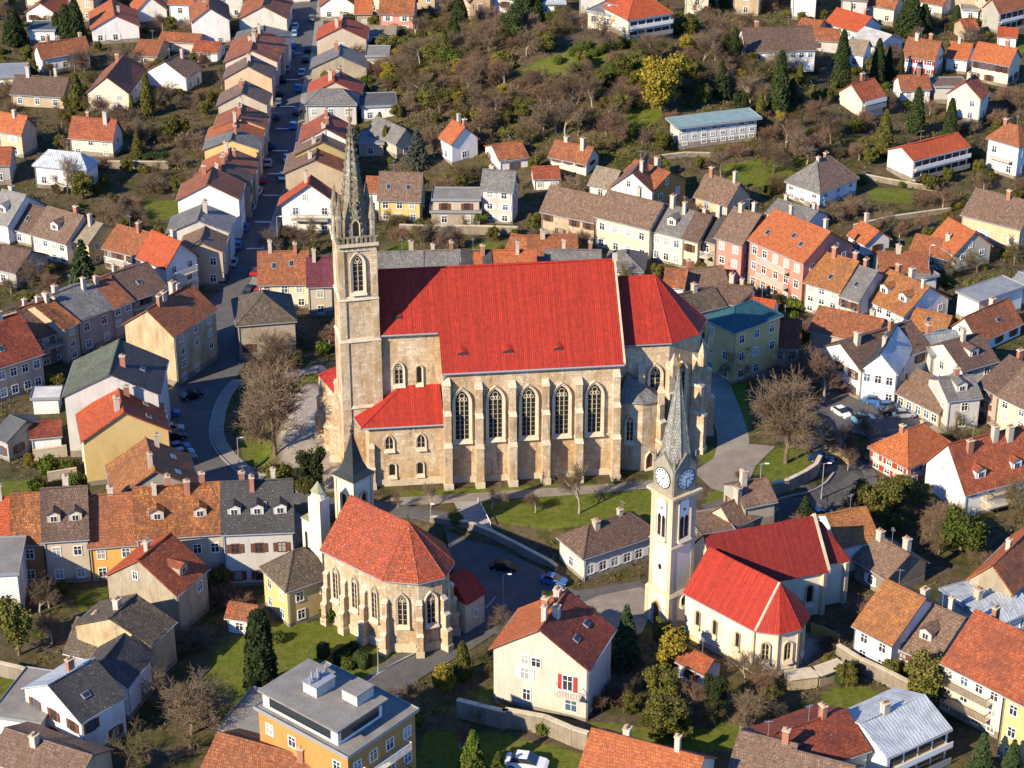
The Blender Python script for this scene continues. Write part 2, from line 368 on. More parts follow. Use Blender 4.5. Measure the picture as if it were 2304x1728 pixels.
# ---------------------------------------------------------------- houses
HOUSES=[]; FOOT=[]
def house(rc,A,B,dep,Hs,rise,typ,wall,roof,short,extra='',win='fs',ch=1,dorm=0,sky_=0,balc=0,sty=None,cat='house',rows=None,cols=None,over=0.3,gut=True,skip=0.16,rot=None,glz=None,bal=None):
    rg=random.Random(hash_(short))
    a=P(rc,A); b=P(rc,B)
    H=Hs if 0<Hs<30 else 5.
    for it in range(3):
        pa=at(a[0],a[1],H); z0=terr(pa.x,pa.y)
        pb=ray(b[0],b[1],z0+H); pa=ray(a[0],a[1],z0+H)
        if Hs>30 or Hs<0:
            e=b if Hs>0 else a; yb=P(rc,(0,abs(Hs)))[1]
            g=at(e[0],yb,0); H=max(2.2,min(16,zy(e[1],g.y)-z0))
    pa=ray(a[0],a[1],z0+H); pb=ray(b[0],b[1],z0+H)
    dx,dy=pb.x-pa.x,pb.y-pa.y; L=math.hypot(dx,dy); rz=math.atan2(dy,dx)
    if isinstance(dep,tuple):
        c=P(rc,dep); pc=ray(c[0],c[1],z0+H)
        W=abs(-(pc.x-pa.x)*math.sin(rz)+(pc.y-pa.y)*math.cos(rz)); W=max(3.,min(W,24.))
        # the measured corner is rarely square: share the error between both walls
        atB=math.hypot(c[0]-b[0],c[1]-b[1])<math.hypot(c[0]-a[0],c[1]-a[1])
        o_=pb if atB else pa; s_=(pc-o_); lw=s_.length; ang=math.atan2(s_.y,s_.x)
        err=(ang-(rz+math.pi/2)+math.pi)%(2*math.pi)-math.pi; t_=max(-R(16),min(R(16),err/2))
        if 4<lw<30 and abs(err)<R(75):
            rz+=t_; W=lw*math.cos(err/2*.6)
            if atB: pa=Vector((pb.x-L*math.cos(rz),pb.y-L*math.sin(rz),pb.z))
    else: W=dep
    if rot is not None:
        mid=(pa+pb)/2; rz=R(rot); L=abs(dx)+.1; pa=Vector((mid.x-L/2*math.cos(rz),mid.y-L/2*math.sin(rz),mid.z))
    root=empty(cat.replace(' ','_'),(pa.x,pa.y,z0),rz)
    tag(root,(short+' '+extra).strip(),cat)
    mb=MB(); ov=over; wm=wallm(wall)
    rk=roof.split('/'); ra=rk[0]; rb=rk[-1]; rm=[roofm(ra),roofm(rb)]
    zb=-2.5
    if typ in ('e','g'): gable_block(mb,0,L,0,W,zb,H,rise,'x' if typ=='e' else 'y')
    else: mb.prism([(0,0),(L,0),(L,W),(0,W)],zb,H,0,top=True)
    if H>2.6:
        for q_ in ((-.03,L+.03,-.03,-.002),(-.03,L+.03,W+.002,W+.03),(-.03,-.002,0,W),(L+.002,L+.03,0,W)): mb.box(q_[0],q_[1],q_[2],q_[3],-2,.45+.25*(len(short)%3),1)
    mb.build('wall',[wm,PLINTH],root)
    r=MB(); th=0.16
    if typ=='e':
        k=rise/(W/2); ym=W/2; e=ov*0.9
        roof_slab(r,(-ov,-e,H-k*e),(L+ov,-e,H-k*e),(L+ov,ym,H+rise),(-ov,ym,H+rise),th,0,rg)
        roof_slab(r,(L+ov,W+e,H-k*e),(-ov,W+e,H-k*e),(-ov,ym,H+rise),(L+ov,ym,H+rise),th,1,rg)
        r.tube((-ov,ym,H+rise+th*.9),(L+ov,ym,H+rise+th*.9),0.13,0.13,6,0)
    elif typ=='g':
        k=rise/(L/2); xm=L/2; e=ov*0.9
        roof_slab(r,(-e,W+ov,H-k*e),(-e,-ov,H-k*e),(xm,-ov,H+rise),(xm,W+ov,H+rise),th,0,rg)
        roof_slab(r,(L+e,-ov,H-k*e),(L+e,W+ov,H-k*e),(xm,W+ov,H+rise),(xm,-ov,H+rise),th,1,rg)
        r.tube((xm,-ov,H+rise+th*.9),(xm,W+ov,H+rise+th*.9),0.13,0.13,6,0)
    elif typ=='h':
        x0,x1,y0,y1=-ov,L+ov,-ov,W+ov; l=x1-x0; wd=y1-y0
        if l>=wd: i=wd*0.45; ym=(y0+y1)/2; p,q=(x0+i,ym,H+rise),(x1-i,ym,H+rise)
        else: i=l*0.45; xm=(x0+x1)/2; p,q=(xm,y0+i,H+rise),(xm,y1-i,H+rise)
        c=[(x0,y0,H),(x1,y0,H),(x1,y1,H),(x0,y1,H)]
        if l>=wd:
            roof_slab(r,c[0],c[1],q,p,th,0,rg,jit=.02); roof_slab(r,c[2],c[3],p,q,th,0,rg,jit=.02)
            tri_slab(r,[c[1],c[2],q],th,1); tri_slab(r,[c[3],c[0],p],th,0)
        else:
            tri_slab(r,[c[0],c[1],p],th,0); tri_slab(r,[c[2],c[3],q],th,0)
            roof_slab(r,c[1],c[2],q,p,th,1,rg,jit=.02); roof_slab(r,c[3],c[0],p,q,th,0,rg,jit=.02)
        for s,e2 in ((c[0],p),(c[1],p if l<wd else q),(p,q),(c[2],q),(c[3],q if l<wd else p)):
            r.tube(Vector(s)+Vector((0,0,th)),Vector(e2)+Vector((0,0,th)),0.12,0.12,5,0)
        r.box(x0+.05,x1-.05,y0+.05,y1-.05,H-0.12,H+0.03,0)
    elif typ=='f':
        r.box(-ov,L+ov,-ov,W+ov,H+0.003,H+0.22,0)
        r.box(-ov-.05,L+ov+.05,-ov-.05,-ov,H-.05,H+.4,1); r.box(-ov-.05,L+ov+.05,W+ov,W+ov+.05,H-.05,H+.4,1)
        r.box(-ov-.05,-ov,-ov,W+ov,H-.05,H+.4,1); r.box(L+ov,L+ov+.05,-ov,W+ov,H-.05,H+.4,1)
        if len(rk)==1: rm=[roofm(ra),ZINC]
    ro=r.build('roof',rm,root)
    if gut and typ in('e','h','g'):
        g=MB(); k=rise/((W if typ=='e' else L)/2) if typ!='h' else 0
        zz=H-k*ov*.9-0.03
        if typ!='g': g.tube((-ov,-ov-.06,zz),(L+ov,-ov-.06,zz),0.08,0.08,6)
        if typ!='e': g.tube((L+ov+.06,-ov,zz),(L+ov+.06,W+ov,zz),0.08,0.08,6); g.tube((-ov-.06,-ov,zz),(-ov-.06,W+ov,zz),0.08,0.08,6)
        if typ!='g': g.tube((0.12,-0.09,0),(0.12,-.09,H-.1),.055,.055,5)
        else: g.tube((L+.09,.15,0),(L+.09,.15,H-.1),.055,.055,5)
        g.build('gutter',ZINC,root)
    # roof surface height helper
    def rh(x,y):
        if typ=='e': return H+rise*(1-abs(y-W/2)/(W/2))
        if typ=='g': return H+rise*(1-abs(x-L/2)/(L/2))
        if typ=='h': return H+rise*0.9*min(1,min(x,y,L-x,W-y)/(min(L,W)/2))
        return H
    for i in range(ch):
        t=rg.uniform(.15,.85) if ch==1 else (i+0.5)/ch+rg.uniform(-.12,.12)
        if typ=='e' or (typ=='h' and L>=W): x,y=L*t,W/2+rg.uniform(-.2,.25)*W/2
        elif typ=='g' or typ=='h': x,y=L/2+rg.uniform(-.25,.25)*L/2,W*t
        else: x,y=L*t,W*.6
        if typ=='h': x=min(max(x,L*.3),L*.7); y=min(max(y,W*.3),W*.7)
        inst('chimney',chim_mesh(rg.randrange(6)),ro,(x,y,rh(x,y)+0.05),0)
    for i in range(sky_):
        t=(i+.5)/sky_+rg.uniform(-.1,.1)
        q=MB(); q.box(-.38,.38,-.5,.5,-.05,.09,0); q.box(-.3,.3,-.42,.42,.09,.11,1)
        me=MESH.setdefault('sk',None) or q.mesh('skylight',[ZINC,GLASS]); MESH['sk']=me
        o=D.objects.new('skylight',me); C.objects.link(o); o.parent=ro
        if typ=='g': x,y=L*.8,W*t; o.rotation_euler=(0,math.atan(rise/(L/2)),0)
        else: x,y=L*t,W*(.16+.14*rg.random()); o.rotation_euler=(math.atan(rise/(W/2)),0,0)
        o.location=(x,y,rh(x,y)+th)
    for i in range(dorm):
        if typ in('e','h'):
            x=L*(i+.5)/dorm; y=W*.16; z=rh(x,y) if typ=='e' else H+rise*.2
            dormer(ro,x,y,z,0,rise/(W/2),[rm[0],wm],rg)
        else:
            y=W*(i+.5)/dorm; x=L*.9; dormer(ro,x,y,rh(x,y),math.pi/2,rise/(L/2),[rm[1],wm],rg)
    if typ!='f' and cat=='house' and rg.random()<.4:
        x,y=(L*rg.uniform(.3,.7),W*.5) if typ!='g' else (L*.5,W*rg.uniform(.2,.8))
        if 'ant' not in MESH:
            q=MB(); q.tube((0,0,-.3),(0,0,2.4),.03,.025,5); q.tube((-.5,0,2.2),(.5,0,2.2),.02,.02,4)
            for j in range(5): q.tube((-.4+.2*j,-.3+.03*j,2.2),(-.4+.2*j,.3-.03*j,2.2),.015,.015,4)
            MESH['ant']=q.mesh('antenna',[ZINC])
        inst('antenna',MESH['ant'],ro,(x,y,rh(x,y)),rg.uniform(0,3))
    st=sty if sty is not None else rg.choice([0,0,0,0,0,1,2])
    nr=rows or max(1,int(round((H-.3)/2.75))); sp_=H/nr; hh=round(min(1.25,sp_*.47),1)
    def facade(n,length,place,lim=None):
        n=n or max(1,int(length/2.9))
        for rr in range(nr):
            z=H-(rr+1)*sp_+sp_*0.24
            if z<0.3: continue
            for c2 in range(n):
                if rg.random()<skip: continue
                place(length*(c2+.5)/n+rg.uniform(-.15,.15),z)
    if 'f' in win: facade(cols,L,lambda s,z: window(root,s,0,z,0,1.05,hh,st))
    if 'r' in win or 's' in win: facade(None,W,lambda s,z: window(root,L,s,z,math.pi/2,1.0,hh,st))
    if 'l' in win or 's' in win: facade(None,W,lambda s,z: window(root,0,s,z,-math.pi/2,1.0,hh,st))
    if 'a' in win and typ=='g':
        window(root,L*.42,0,H+rise*.15,0,.75,1.0,0)
    for i in range(balc+len(bal or [])):
        side='r' if 'R' in win else 'f'
        bl=min(L if side=='f' else W,9)*.7; z=H-(i+1)*(H/nr)+.05; bx=.5
        if bal: bx,st__,bl=bal[i]; z=H-st__*(H/nr)+.05
        q=MB(); q.box(-bl/2,bl/2,-1.3,0,z-.15,z,0)
        q.box(-bl/2,bl/2,-1.3,-1.25,z+.95,z+1.0,1)
        nb=int(bl/.18)
        for j in range(nb+1): q.box(-bl/2+j*bl/nb-.02,-bl/2+j*bl/nb+.02,-1.29,-1.26,z,z+.95,1)
        for s in(-1,1): q.box(s*bl/2-.03,s*bl/2+.03,-1.3,0,z+.9,z+1,1)
        bo=q.build('balcony',[TRIMST,DARKM if rg.random()<.5 else WHITEF],root,(L*bx,0,0) if side=='f' else (L,W*bx,0))
        if side=='r': bo.rotation_euler=(0,0,math.pi/2)
    if glz:
        side,nf=glz; LL=L if side=='f' else W
        for f_ in range(nf):
            s0=H/nf; zb_=H-(f_+1)*s0+.25; zt=H-f_*s0-.35; q=MB(); n_=max(3,int(LL/1.9))
            q.box(-LL/2+.3,LL/2-.3,-.04,.02,zb_+.2,zt-.1,1)
            for j in range(n_+1): x_=-LL/2+.3+(LL-.6)*j/n_; q.box(x_-.06,x_+.06,-.12,.02,zb_+.2,zt-.1,0)
            q.box(-LL/2+.2,LL/2-.2,-.14,.02,zt-.1,zt+.08,0); q.box(-LL/2,LL/2,-.9,.02,zb_-.1,zb_+.05,2); q.box(-LL/2,LL/2,-.92,-.86,zb_+.05,zb_+.75,3 if f_%2 else 0)
            go_=q.build('glazed_gallery',[WHITEF,GLASS,TRIMST,ZINC],root,(L/2,0,0) if side=='f' else (L,W/2,0))
            if side=='r': go_.rotation_euler=(0,0,math.pi/2)
    ca,sa=math.cos(rz),math.sin(rz)
    fp=[(pa.x+u*ca-v*sa,pa.y+u*sa+v*ca) for u,v in((0,0),(L,0),(L,W),(0,W))]
    FOOT.append(fp)
    HOUSES.append((short,proj(Vector((sum(p[0] for p in fp)/4,sum(p[1] for p in fp)/4,z0+H/2)))))
    return root,L,W,H,ro
def hash_(s):
    h=7
    for c in s: h=(h*131+ord(c))%1000003
    return h
def dormer(ro,x,y,z,rz,slope,mats,rg):
    b=MB(); w=.8; h=1.15; dp=min(3,(h+.5)/max(slope,.3))
    z0=z-.3
    b.prism([(-w,0),(w,0),(w,dp),(-w,dp)],-.3,h,1)
    b.hull2([(-w,0,h),(w,0,h),(0,0,h+.42)],[(-w,dp,h),(w,dp,h),(0,dp,h+.42)],1)
    k=.42/w
    for s in(-1,1):
        e=w+.14
        pts=[Vector((s*e,-.2,h-.02)),Vector((0,-.2,h+.47)),Vector((0,dp,h+.47)),Vector((s*e,dp,h-.02))]
        b.hull2(pts,[p+Vector((0,0,.08)) for p in pts],0)
    o=b.build('dormer',mats,ro,(x,y,z)); o.rotation_euler=(0,0,rz)
    q=MB(); q.box(-.42,.42,-.05,.0,.12,.95,0); q.box(-.36,-.03,-.06,-.04,.18,.89,1); q.box(.03,.36,-.06,-.04,.18,.89,1)
    p=D.objects.new('dormer_window',q.mesh('dormer_window',[WHITEF,GLASS])); C.objects.link(p); p.parent=root_of(ro); p.matrix_parent_inverse.identity()
    # keep it a child of the roof part (thing > part > sub-part)
    p.parent=ro; p.location=(x,y,z); p.rotation_euler=(0,0,rz)
def root_of(o):
    while o.parent: o=o.parent
    return o
h=house
# upper left quarter
h('00',(215,100),(455,110),12,190,2.2,'g','white','orange','small orange roofed house with a shaded gable','in the far top left corner')
h('00',(1122,100),(1380,100),(925,58),-185,3.2,'g','white','orange','white house with a long bright orange roof','near the top edge',win='l',sky_=1)
h('00',(765,240),(1150,215),12,345,2.6,'g','white','orange','white house with blue shaded gable and orange roof strip','below the long orange roof',win='fs',skip=.5)
h('00',(1590,180),(1900,165),11,375,2.8,'g','white','rust','tall plain white gable house with rusty roof','above the terraced street',win='fr',skip=.3)
h('10',(-100,135),(275,180),13,330,2.8,'g','whitedirty','rust','topmost pale gable house of the left street terrace','',win='r',rot=.5)
h('00',(345,480),(760,450),(165,465),590,2.2,'e','white','brickbrown','long red brown cottage with a bright white gable end','',ch=3,win='f')
h('00',(-60,650),(200,640),8,2.8,.4,'f','cream','greymetal','low flat metal roofed cream garage','at the left edge',ch=0)
h('00',(110,760),(520,800),(595,705),900,2.6,'e','tan','darkbrown','weathered tan house with open loggias and brown roof','',ch=2)
h('00',(725,765),(1065,775),14,920,3.2,'g','cream','brickbrown','cream and white gable house with four front windows','beside a tall cypress',win='fs',cols=2,rows=2,skip=0)
h('00',(1190,610),(1540,640),(1700,575),770,2.6,'g','white','brown','white house with one brown roof slope','behind the cream gable house',win='r')
h('00',(1110,455),(1300,465),9,545,1.8,'e','tan','brickbrown','old barn with a rounded rust roof','',ch=0,win='f',cols=1)
h('00',(1320,335),(1640,355),5,440,1.0,'e','palepink','rust','low pinkish garden building','above the brown roofed white house',ch=0)
h('00',(1600,425),(1800,435),6,475,1.2,'e','white','brickred','small white outbuilding with rust lean-to roof','',ch=0)
h('00',(240,255),(450,255),6,3,.4,'f','white','flatdark','low blue shaded shed','under the dark cypresses',ch=0)
h('00',(1965,320),(2365,420),8,6,1.4,'g','white','grey','grey metal roofed terrace house','second from top on the left of the street',win='r',rot=.5)
h('00',(1917,415),(2340,455),8,6,2.2,'g','tan','rust','terrace house with a low rust roof','above the pinkish gable',win='r',ch=2,rot=.5)
h('00',(1875,505),(2293,527),7,6,2.4,'g','palepink','brickbrown/rust','pinkish beige gabled terrace house','on the left of the street',win='r',rot=.5)
h('00',(1865,645),(2250,653),6.5,6.5,2.5,'g','peach','brown','peach gabled terrace house with brown roof','',win='r',rot=.5)
h('00',(1815,860),(2208,882),6.5,6.5,2.4,'g','beige','brown','beige gabled terrace house with dull brown roof','',win='fr',skip=.7,rot=.5)
h('00',(1785,1055),(2190,1075),7,6.2,2.0,'g','tan','brickbrown','terrace house with mottled rust red roof','',win='r',ch=3,rot=.5)
h('00',(1720,1150),(2160,1165),6,6,2,'g','tan','orange','narrow terrace house with an orange roof strip','',win='r',rot=.5)
h('00',(1700,1235),(2140,1245),5,7,1.8,'g','yellow','grey','pale yellow gabled terrace house with grey roof','',win='r',rot=.5)
h('00',(1670,1425),(2105,1440),6,6.5,2.2,'g','tan','orange/brickbrown','terrace house with chimneys and tan left slope','',win='r',ch=3,rot=.5)
h('00',(1605,1525),(2060,1540),5,6.5,2.4,'g','tan','brickred/darkbrown','terrace house with brick red roof','just behind the plain white gable',win='r',ch=2,rot=.5)
h('01',(1480,75),(1975,95),7.5,7.5,2.8,'g','white','brickbrown','wide plain white gable with red brown roof','on the left of the street',win='r',ch=1,rot=.5)
h('01',(1400,350),(1890,375),7,6.5,2.2,'g','palegrey','grey/lightgrey','pale house with a low grey roof','below the wide white gable',win='r',rot=.5)
h('01',(1500,500),(1835,540),8,6,1.6,'g','tan','brown','last terrace house with a mossy brown roof','beside the parked cars',win='fr',ch=0,rot=.5)
h('00',(-120,1080),(175,1110),(315,1050),1310,2.6,'e','peach','orange','peach yellow house with orange tile roof','at the left edge',rows=2,cols=2)
h('00',(560,1150),(930,1160),(1040,1090),1310,3,'e','cream','brickred','cream house with a brick red tile roof','and shaded blue gable',rows=2,cols=3,skip=.1,ch=2)
h('00',(265,1392),(715,1420),(825,1350),1600,2.3,'h','white','metal','square white house under a pale metal hipped roof','',ch=0,skip=.5)
h('00',(-100,1370),(75,1365),8,1530,1.8,'e','grey','brickred','small grey house with red roof at the left edge','')
# along the right of the street
h('10',(565,42),(845,47),12,170,2.8,'g','white','rust','white gabled house with one barred window','at the top of the right terrace',win='fr',skip=.6,rot=1)
h('10',(855,108),(985,108),6,240,2.2,'e','stone','orange','narrow stone house with an orange roof','beside the white gabled one',ch=0,cols=1,rot=1)
h('10',(1055,112),(1330,117),9,258,3,'e','pink','rust','pink two storey house with four white windows','',cols=2,rows=2,skip=0,sty=2)
h('10',(530,350),(945,305),8,470,2.6,'g','beige','redorange','wide beige house with patched orange red roof','on the right of the street',win='fl',skip=.6,ch=3,rot=1)
h('10',(500,545),(940,580),6.5,650,2.6,'g','stone','grey','rough olive stone gabled house with grey roof','',win='fl',skip=.7,rot=1)
h('10',(470,770),(890,800),7,4.8,2.6,'g','beige','redorange','terrace house with bright red left slope','behind the grey hipped roof',win='l',ch=3,rot=.5)
h('10',(450,868),(855,872),6,1050,2.0,'h','palegrey','grey','pale house with a grey hipped roof and white windows','',cols=3,rows=2,skip=.2,ch=0,rot=1)
h('10',(400,1172),(805,1178),8,7,2.5,'g','white','brickred','white gable house with long red roof','left of the church spire',win='l',ch=2,rot=1)
h('10',(360,1275),(785,1282),6,6.4,2.3,'g','olive','brown','ochre house with wide olive gable','',win='l',ch=1,rot=1)
h('10',(275,1430),(770,1435),9,5.2,2.4,'g','tan','brown/brickbrown','tan house with mossy tile roof','behind the white chalet',win='',ch=2,rot=1)
h('11',(240,112),(705,117),(760,100),360,3.6,'g','white','redorange','white chalet style house with bright red roof and balcony','',win='fa',cols=2,rows=2,skip=0,balc=1,over=.6)
h('11',(1045,82),(1385,92),8,272,3.4,'e','yellow','brown','bright yellow house with brown roof','right of the church spire',cols=3,rows=2,skip=0,sky_=2,ch=0)
h('11',(935,20),(1042,25),6,210,1.6,'e','white','rust','small shaded house squeezed against the yellow one','',ch=0,cols=1)
h('10',(1655,1190),(1895,1165),(1470,1175),-1375,2.6,'g','white','orange/darkred','white house with orange hipped looking roof','beside the snowy looking spruce',win='fl',ch=2,skip=.3)  # darker right slope is shade painted into the tile colour
h('10',(1195,1190),(1345,1150),9,1255,2.2,'g','beige','grey','small beige house with grey brown roof','behind the spruce',ch=0,win='f')
h('10',(905,890),(1190,880),7,3,.4,'f','white','flatdark','long flat shed behind the grey hipped house','',ch=0)
h('10',(880,1190),(1080,1195),6,2.6,.4,'f','tan','flatgrey','flat roofed garage behind the olive gable','',ch=0)
h('10',(945,275),(1180,280),5,2.8,.8,'e','white','tan','low tan roofed outbuilding','below the pink house',ch=0)
h('10',(948,470),(1120,470),6,3,.4,'f','grey','flatgrey','grey walled flat outbuilding','beside the stone gabled house',ch=0)
h('11',(1895,5),(2155,12),(2230,-60),290,2.6,'e','palepink','grey','tall narrow pale house with grey roof','and blue shaded side',cols=2,rows=3,skip=0,ch=1)
h('11',(1485,190),(1885,192),6,300,.4,'f','stone','flatgrey','low weathered outbuilding with flat terrace','beside the tall pale house',ch=0,rows=1)
h('11',(1500,90),(1880,92),5,4.5,.4,'f','beige','flatgrey','boxy annex on the upper terrace','',ch=0)
# hill
h('20',(1025,168),(1425,142),(690,100),-330,3.4,'h','cream','redorange','large hilltop villa with red hipped roof and glass front','',ch=1,win='l',cat='villa',glz=('f',2))
h('20',(690,95),(1000,155),9,5,.4,'f','cream','flatgrey','cream flat roofed wing of the hilltop villa','',ch=0,win='f',cat='annex')
h('20',(850,20),(1030,55),9,7,1.6,'e','white','redorange','white upper block with red roof','behind the hilltop villa',ch=1)
h('20',(1450,1060),(2130,1020),(1345,1000),-1265,.4,'f','palegrey','teal','three storey block with a teal flat roof','on the wooded slope',cols=8,rows=3,skip=.05,ch=0,over=.7,sty=0,cat='apartment block')
h('20',(340,1325),(675,1355),(845,1305),1450,2.2,'e','cream','brickbrown','cream house with brick brown roof','and blue shaded gable',ch=2,cols=3,rows=2)
h('20',(245,1482),(450,1475),5,1560,1.2,'e','white','brickred','small red roofed garden pavilion','',ch=0,cols=2,rows=1)
h('20',(-40,1330),(190,1300),8,1390,1.5,'e','white','rust','low rust roofed house beside a dark shed','',ch=0)
h('20',(885,1550),(1220,1592),9,6,3.0,'g','white','brown/brickbrown','white gable house with brown shutters','joined to an ochre house',win='fa',rows=1,cols=4,ch=1,sty=1)
h('20',(1222,1585),(1500,1480),8,6,2.2,'g','ochre','brickbrown','ochre yellow gable house','joined to the white gable house',win='fa',rows=2,cols=2)
h('20',(700,1525),(880,1565),6,4.5,2.2,'e','whitedirty','tan','ivy streaked low wing with tan roof','left of the white gable house',ch=0)
h('21',(1545,72),(1845,132),(2080,60),222,3,'e','peach','brown','peach and orange house with brown roof','',cols=4,rows=1,skip=.2,ch=2)
h('20',(270,35),(500,30),6,75,1,'e','white','metal','small white house with pale roof','behind the hill trees',ch=0)
# upper right quarter
h('30',(-90,425),(480,405),9,545,3.2,'e','white','darkbrown','long pale blue house with a dark brown roof','',cols=8,ch=1,skip=.1,balc=1)
h('30',(520,210),(850,265),(1100,232),-270,2.4,'e','white','redorange','long white house with bright red orange roof','',ch=2,cols=5,rows=1)
h('30',(430,325),(670,340),6,430,1.5,'e','palegrey','rust','whitewashed house with short rust roof','',ch=0)
h('30',(790,320),(1000,385),8,450,1.6,'e','white','palemetal','white house with sagging pale roof','',ch=0)
h('30',(735,440),(880,452),(980,395),600,2.0,'e','white','tan','tan roofed house with glass porch','behind a cypress',ch=0)
h('30',(910,35),(1135,72),(1215,20),220,2.2,'e','cream','rust','cream house with rust roof near the top edge','left of the dark conifers',sty=0)
h('30',(1345,8),(1535,45),8,150,2,'e','cream','brickbrown','plain cream house','right of the dark conifers',ch=0)
h('30',(2010,105),(2330,72),(1845,70),245,2.4,'e','grey','brickbrown','glass fronted house with rust roof','in the top right corner',win='',glz=('f',2))
h('30',(1705,82),(1835,88),6,170,.4,'f','white','flatgrey','small white box house','near the top right corner',ch=0)
h('30',(1725,242),(1830,232),5,2.5,1.4,'e','tan','brickred','little red roofed shed','left of the glass fronted house',ch=0,win='')
h('30',(1205,462),(1470,495),(1562,425),650,2.8,'e','white','brickbrown','white house with warped brown roof and red shutters','',rows=2,cols=3,sty=3,ch=2)
h('30',(1570,472),(1740,495),(1800,410),620,2.2,'e','white','orange','orange roofed house in blue shade','between two pale houses')
h('30',(1770,497),(2090,542),(2212,482),730,2.6,'e','cream','orange','long cream house with orange brown roof','at the right edge',cols=5,rows=2)
h('30',(1200,745),(1440,737),(1120,680),860,2,'e','white','brickbrown','low white house with curved rust roof','right of the small cypresses')
h('30',(640,772),(870,835),(1085,805),970,2.4,'g','cream','brickred','cream gable house with glazed veranda','below the cypress row',win='',ch=1,glz=('r',2))
h('30',(1565,795),(1850,820),(2025,790),1040,2.8,'g','cream','brickred','big plain cream gable house','at the right',win='fr',skip=.6)
h('30',(1480,725),(1735,722),5,3.2,.4,'f','palegrey','brown','rusty carport with flat roof','behind the big plain gable house',ch=0)
h('30',(1040,1252),(1295,1330),(1840,1257),1525,1.5,'g','white','redorange','long modern house with red roof and glazed balconies','',win='',ch=0,skip=0,glz=('r',2))
h('30',(1910,1150),(2170,1222),(2300,1170),1490,2.8,'h','white','brickbrown','tall white house with brown hipped roof','at the right edge',skip=.3,balc=1)
h('30',(212,1522),(520,1605),(878,1500),1750,4.0,'h','white','grey/brown','white villa with big grey brown hipped roof','and rounded dormer',rows=2,cols=3,skip=.1,dorm=1,ch=2,cat='villa')
h('30',(2000,300),(2150,310),6,365,1,'e','white','redorange','tiny white house with red roof','by a green meadow',ch=0)
h('30',(340,215),(500,240),5,280,1,'e','grey','rust','grey terrace shed with washing lines','near the top',ch=0,win='')
# left middle
h('01',(-120,248),(62,295),10,470,3.6,'e','white','lightgrey','white house with pale grey tiled roof and dormer','at the left edge',dorm=1)
h('01',(65,310),(252,360),8,480,3.0,'e','palepink','darkbrown','narrow house with dark brown roof','second in the sloping row',ch=0,sky_=1)
h('01',(265,367),(550,447),9,640,3.2,'e','whitedirty','brown','white house with brown roof and one dormer','in the sloping row',dorm=1,cols=4,rows=2)
h('01',(552,395),(732,452),(970,330),650,2.2,'e','yellow','tan','yellow end house with tan roof','in the sloping row',rows=2,cols=2)
h('01',(-80,640),(130,690),8,820,2.2,'e','grey','darkbrown','low grey house with dark roof at the left edge','',ch=0)
h('01',(862,482),(1120,547),8,720,2.5,'e','white','brickbrown','white house with balcony and rusty roof','joined to the bright orange roofed one',balc=1,rows=2,cols=3,skip=0)
h('01',(1122,566),(1376,640),(1660,556),940,3.2,'e','white','redorange','white house with smooth bright orange roof','and balconies on its gable',win='rR',rows=3,balc=2,over=.5,skip=0)
h('01',(935,985),(1095,920),11,-1260,2.5,'e','pinkgrey','brickbrown','rusty brown roofed row house','beside the pale slate roof',sty=0,rows=3,cols=2)
h('01',(1098,915),(1385,822),11,-1180,2.5,'e','grey','darkbrown','long brown roofed row house','at the upper end of the lane row',rows=3,cols=4,sky_=1)
h('01',(645,1087),(930,975),11,-1370,2.6,'e','pinkgrey','slate','pinkish row house with pale slate roof','',rows=2,cols=2,skip=0,ch=2)
h('01',(530,1160),(642,1098),11,-1450,2.6,'e','tan','rustgold','narrow row house with mossy orange roof','and bare stone gable',rows=3,cols=1)
h('01',(310,1235),(527,1165),11,-1480,2.8,'e','darkstone','darkbrown','shaded stone row house with little balcony','',rows=3,cols=2,balc=1,ch=2)
h('01',(-150,1515),(345,1357),12,1640,4.2,'e','tan','darkred','large tan row house with dark red roof','at the left edge',rows=2,cols=5,skip=0,sty=0,ch=2,sky_=1)
h('01',(985,1152),(1440,1217),(1870,1017),1640,3.2,'g','stained','brickbrown','tall stained tan tenement with rusty roof','beside the curved road',win='r',rows=4,ch=4,skip=.05,balc=0)
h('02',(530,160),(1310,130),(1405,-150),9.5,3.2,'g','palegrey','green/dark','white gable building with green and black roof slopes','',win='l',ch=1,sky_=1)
h('02',(690,512),(1395,427),(1330,215),800,3.4,'g','yellow','redorange','big yellow gable house with bright orange roof','beside the curved road',win='l',ch=2,sky_=2)
h('02',(955,960),(1640,897),(1500,640),6.2,3.2,'g','grey','orangebrown','house with rust brown roof over a grey gable','beside the curved road',win='l',ch=2,sky_=2)
h('02',(260,490),(500,468),5,3,.9,'e','white','darkred','low red roofed garden shed','left of the yellow gable house',ch=0,win='f',cols=1)
h('02',(270,172),(480,165),3,2.4,.3,'f','white','white','long white awning shed','left of the green roofed building',ch=0,win='')
h('02',(-60,470),(60,520),7,690,1.5,'e','grey','flatdark','small grey cabin at the left edge','',ch=0)
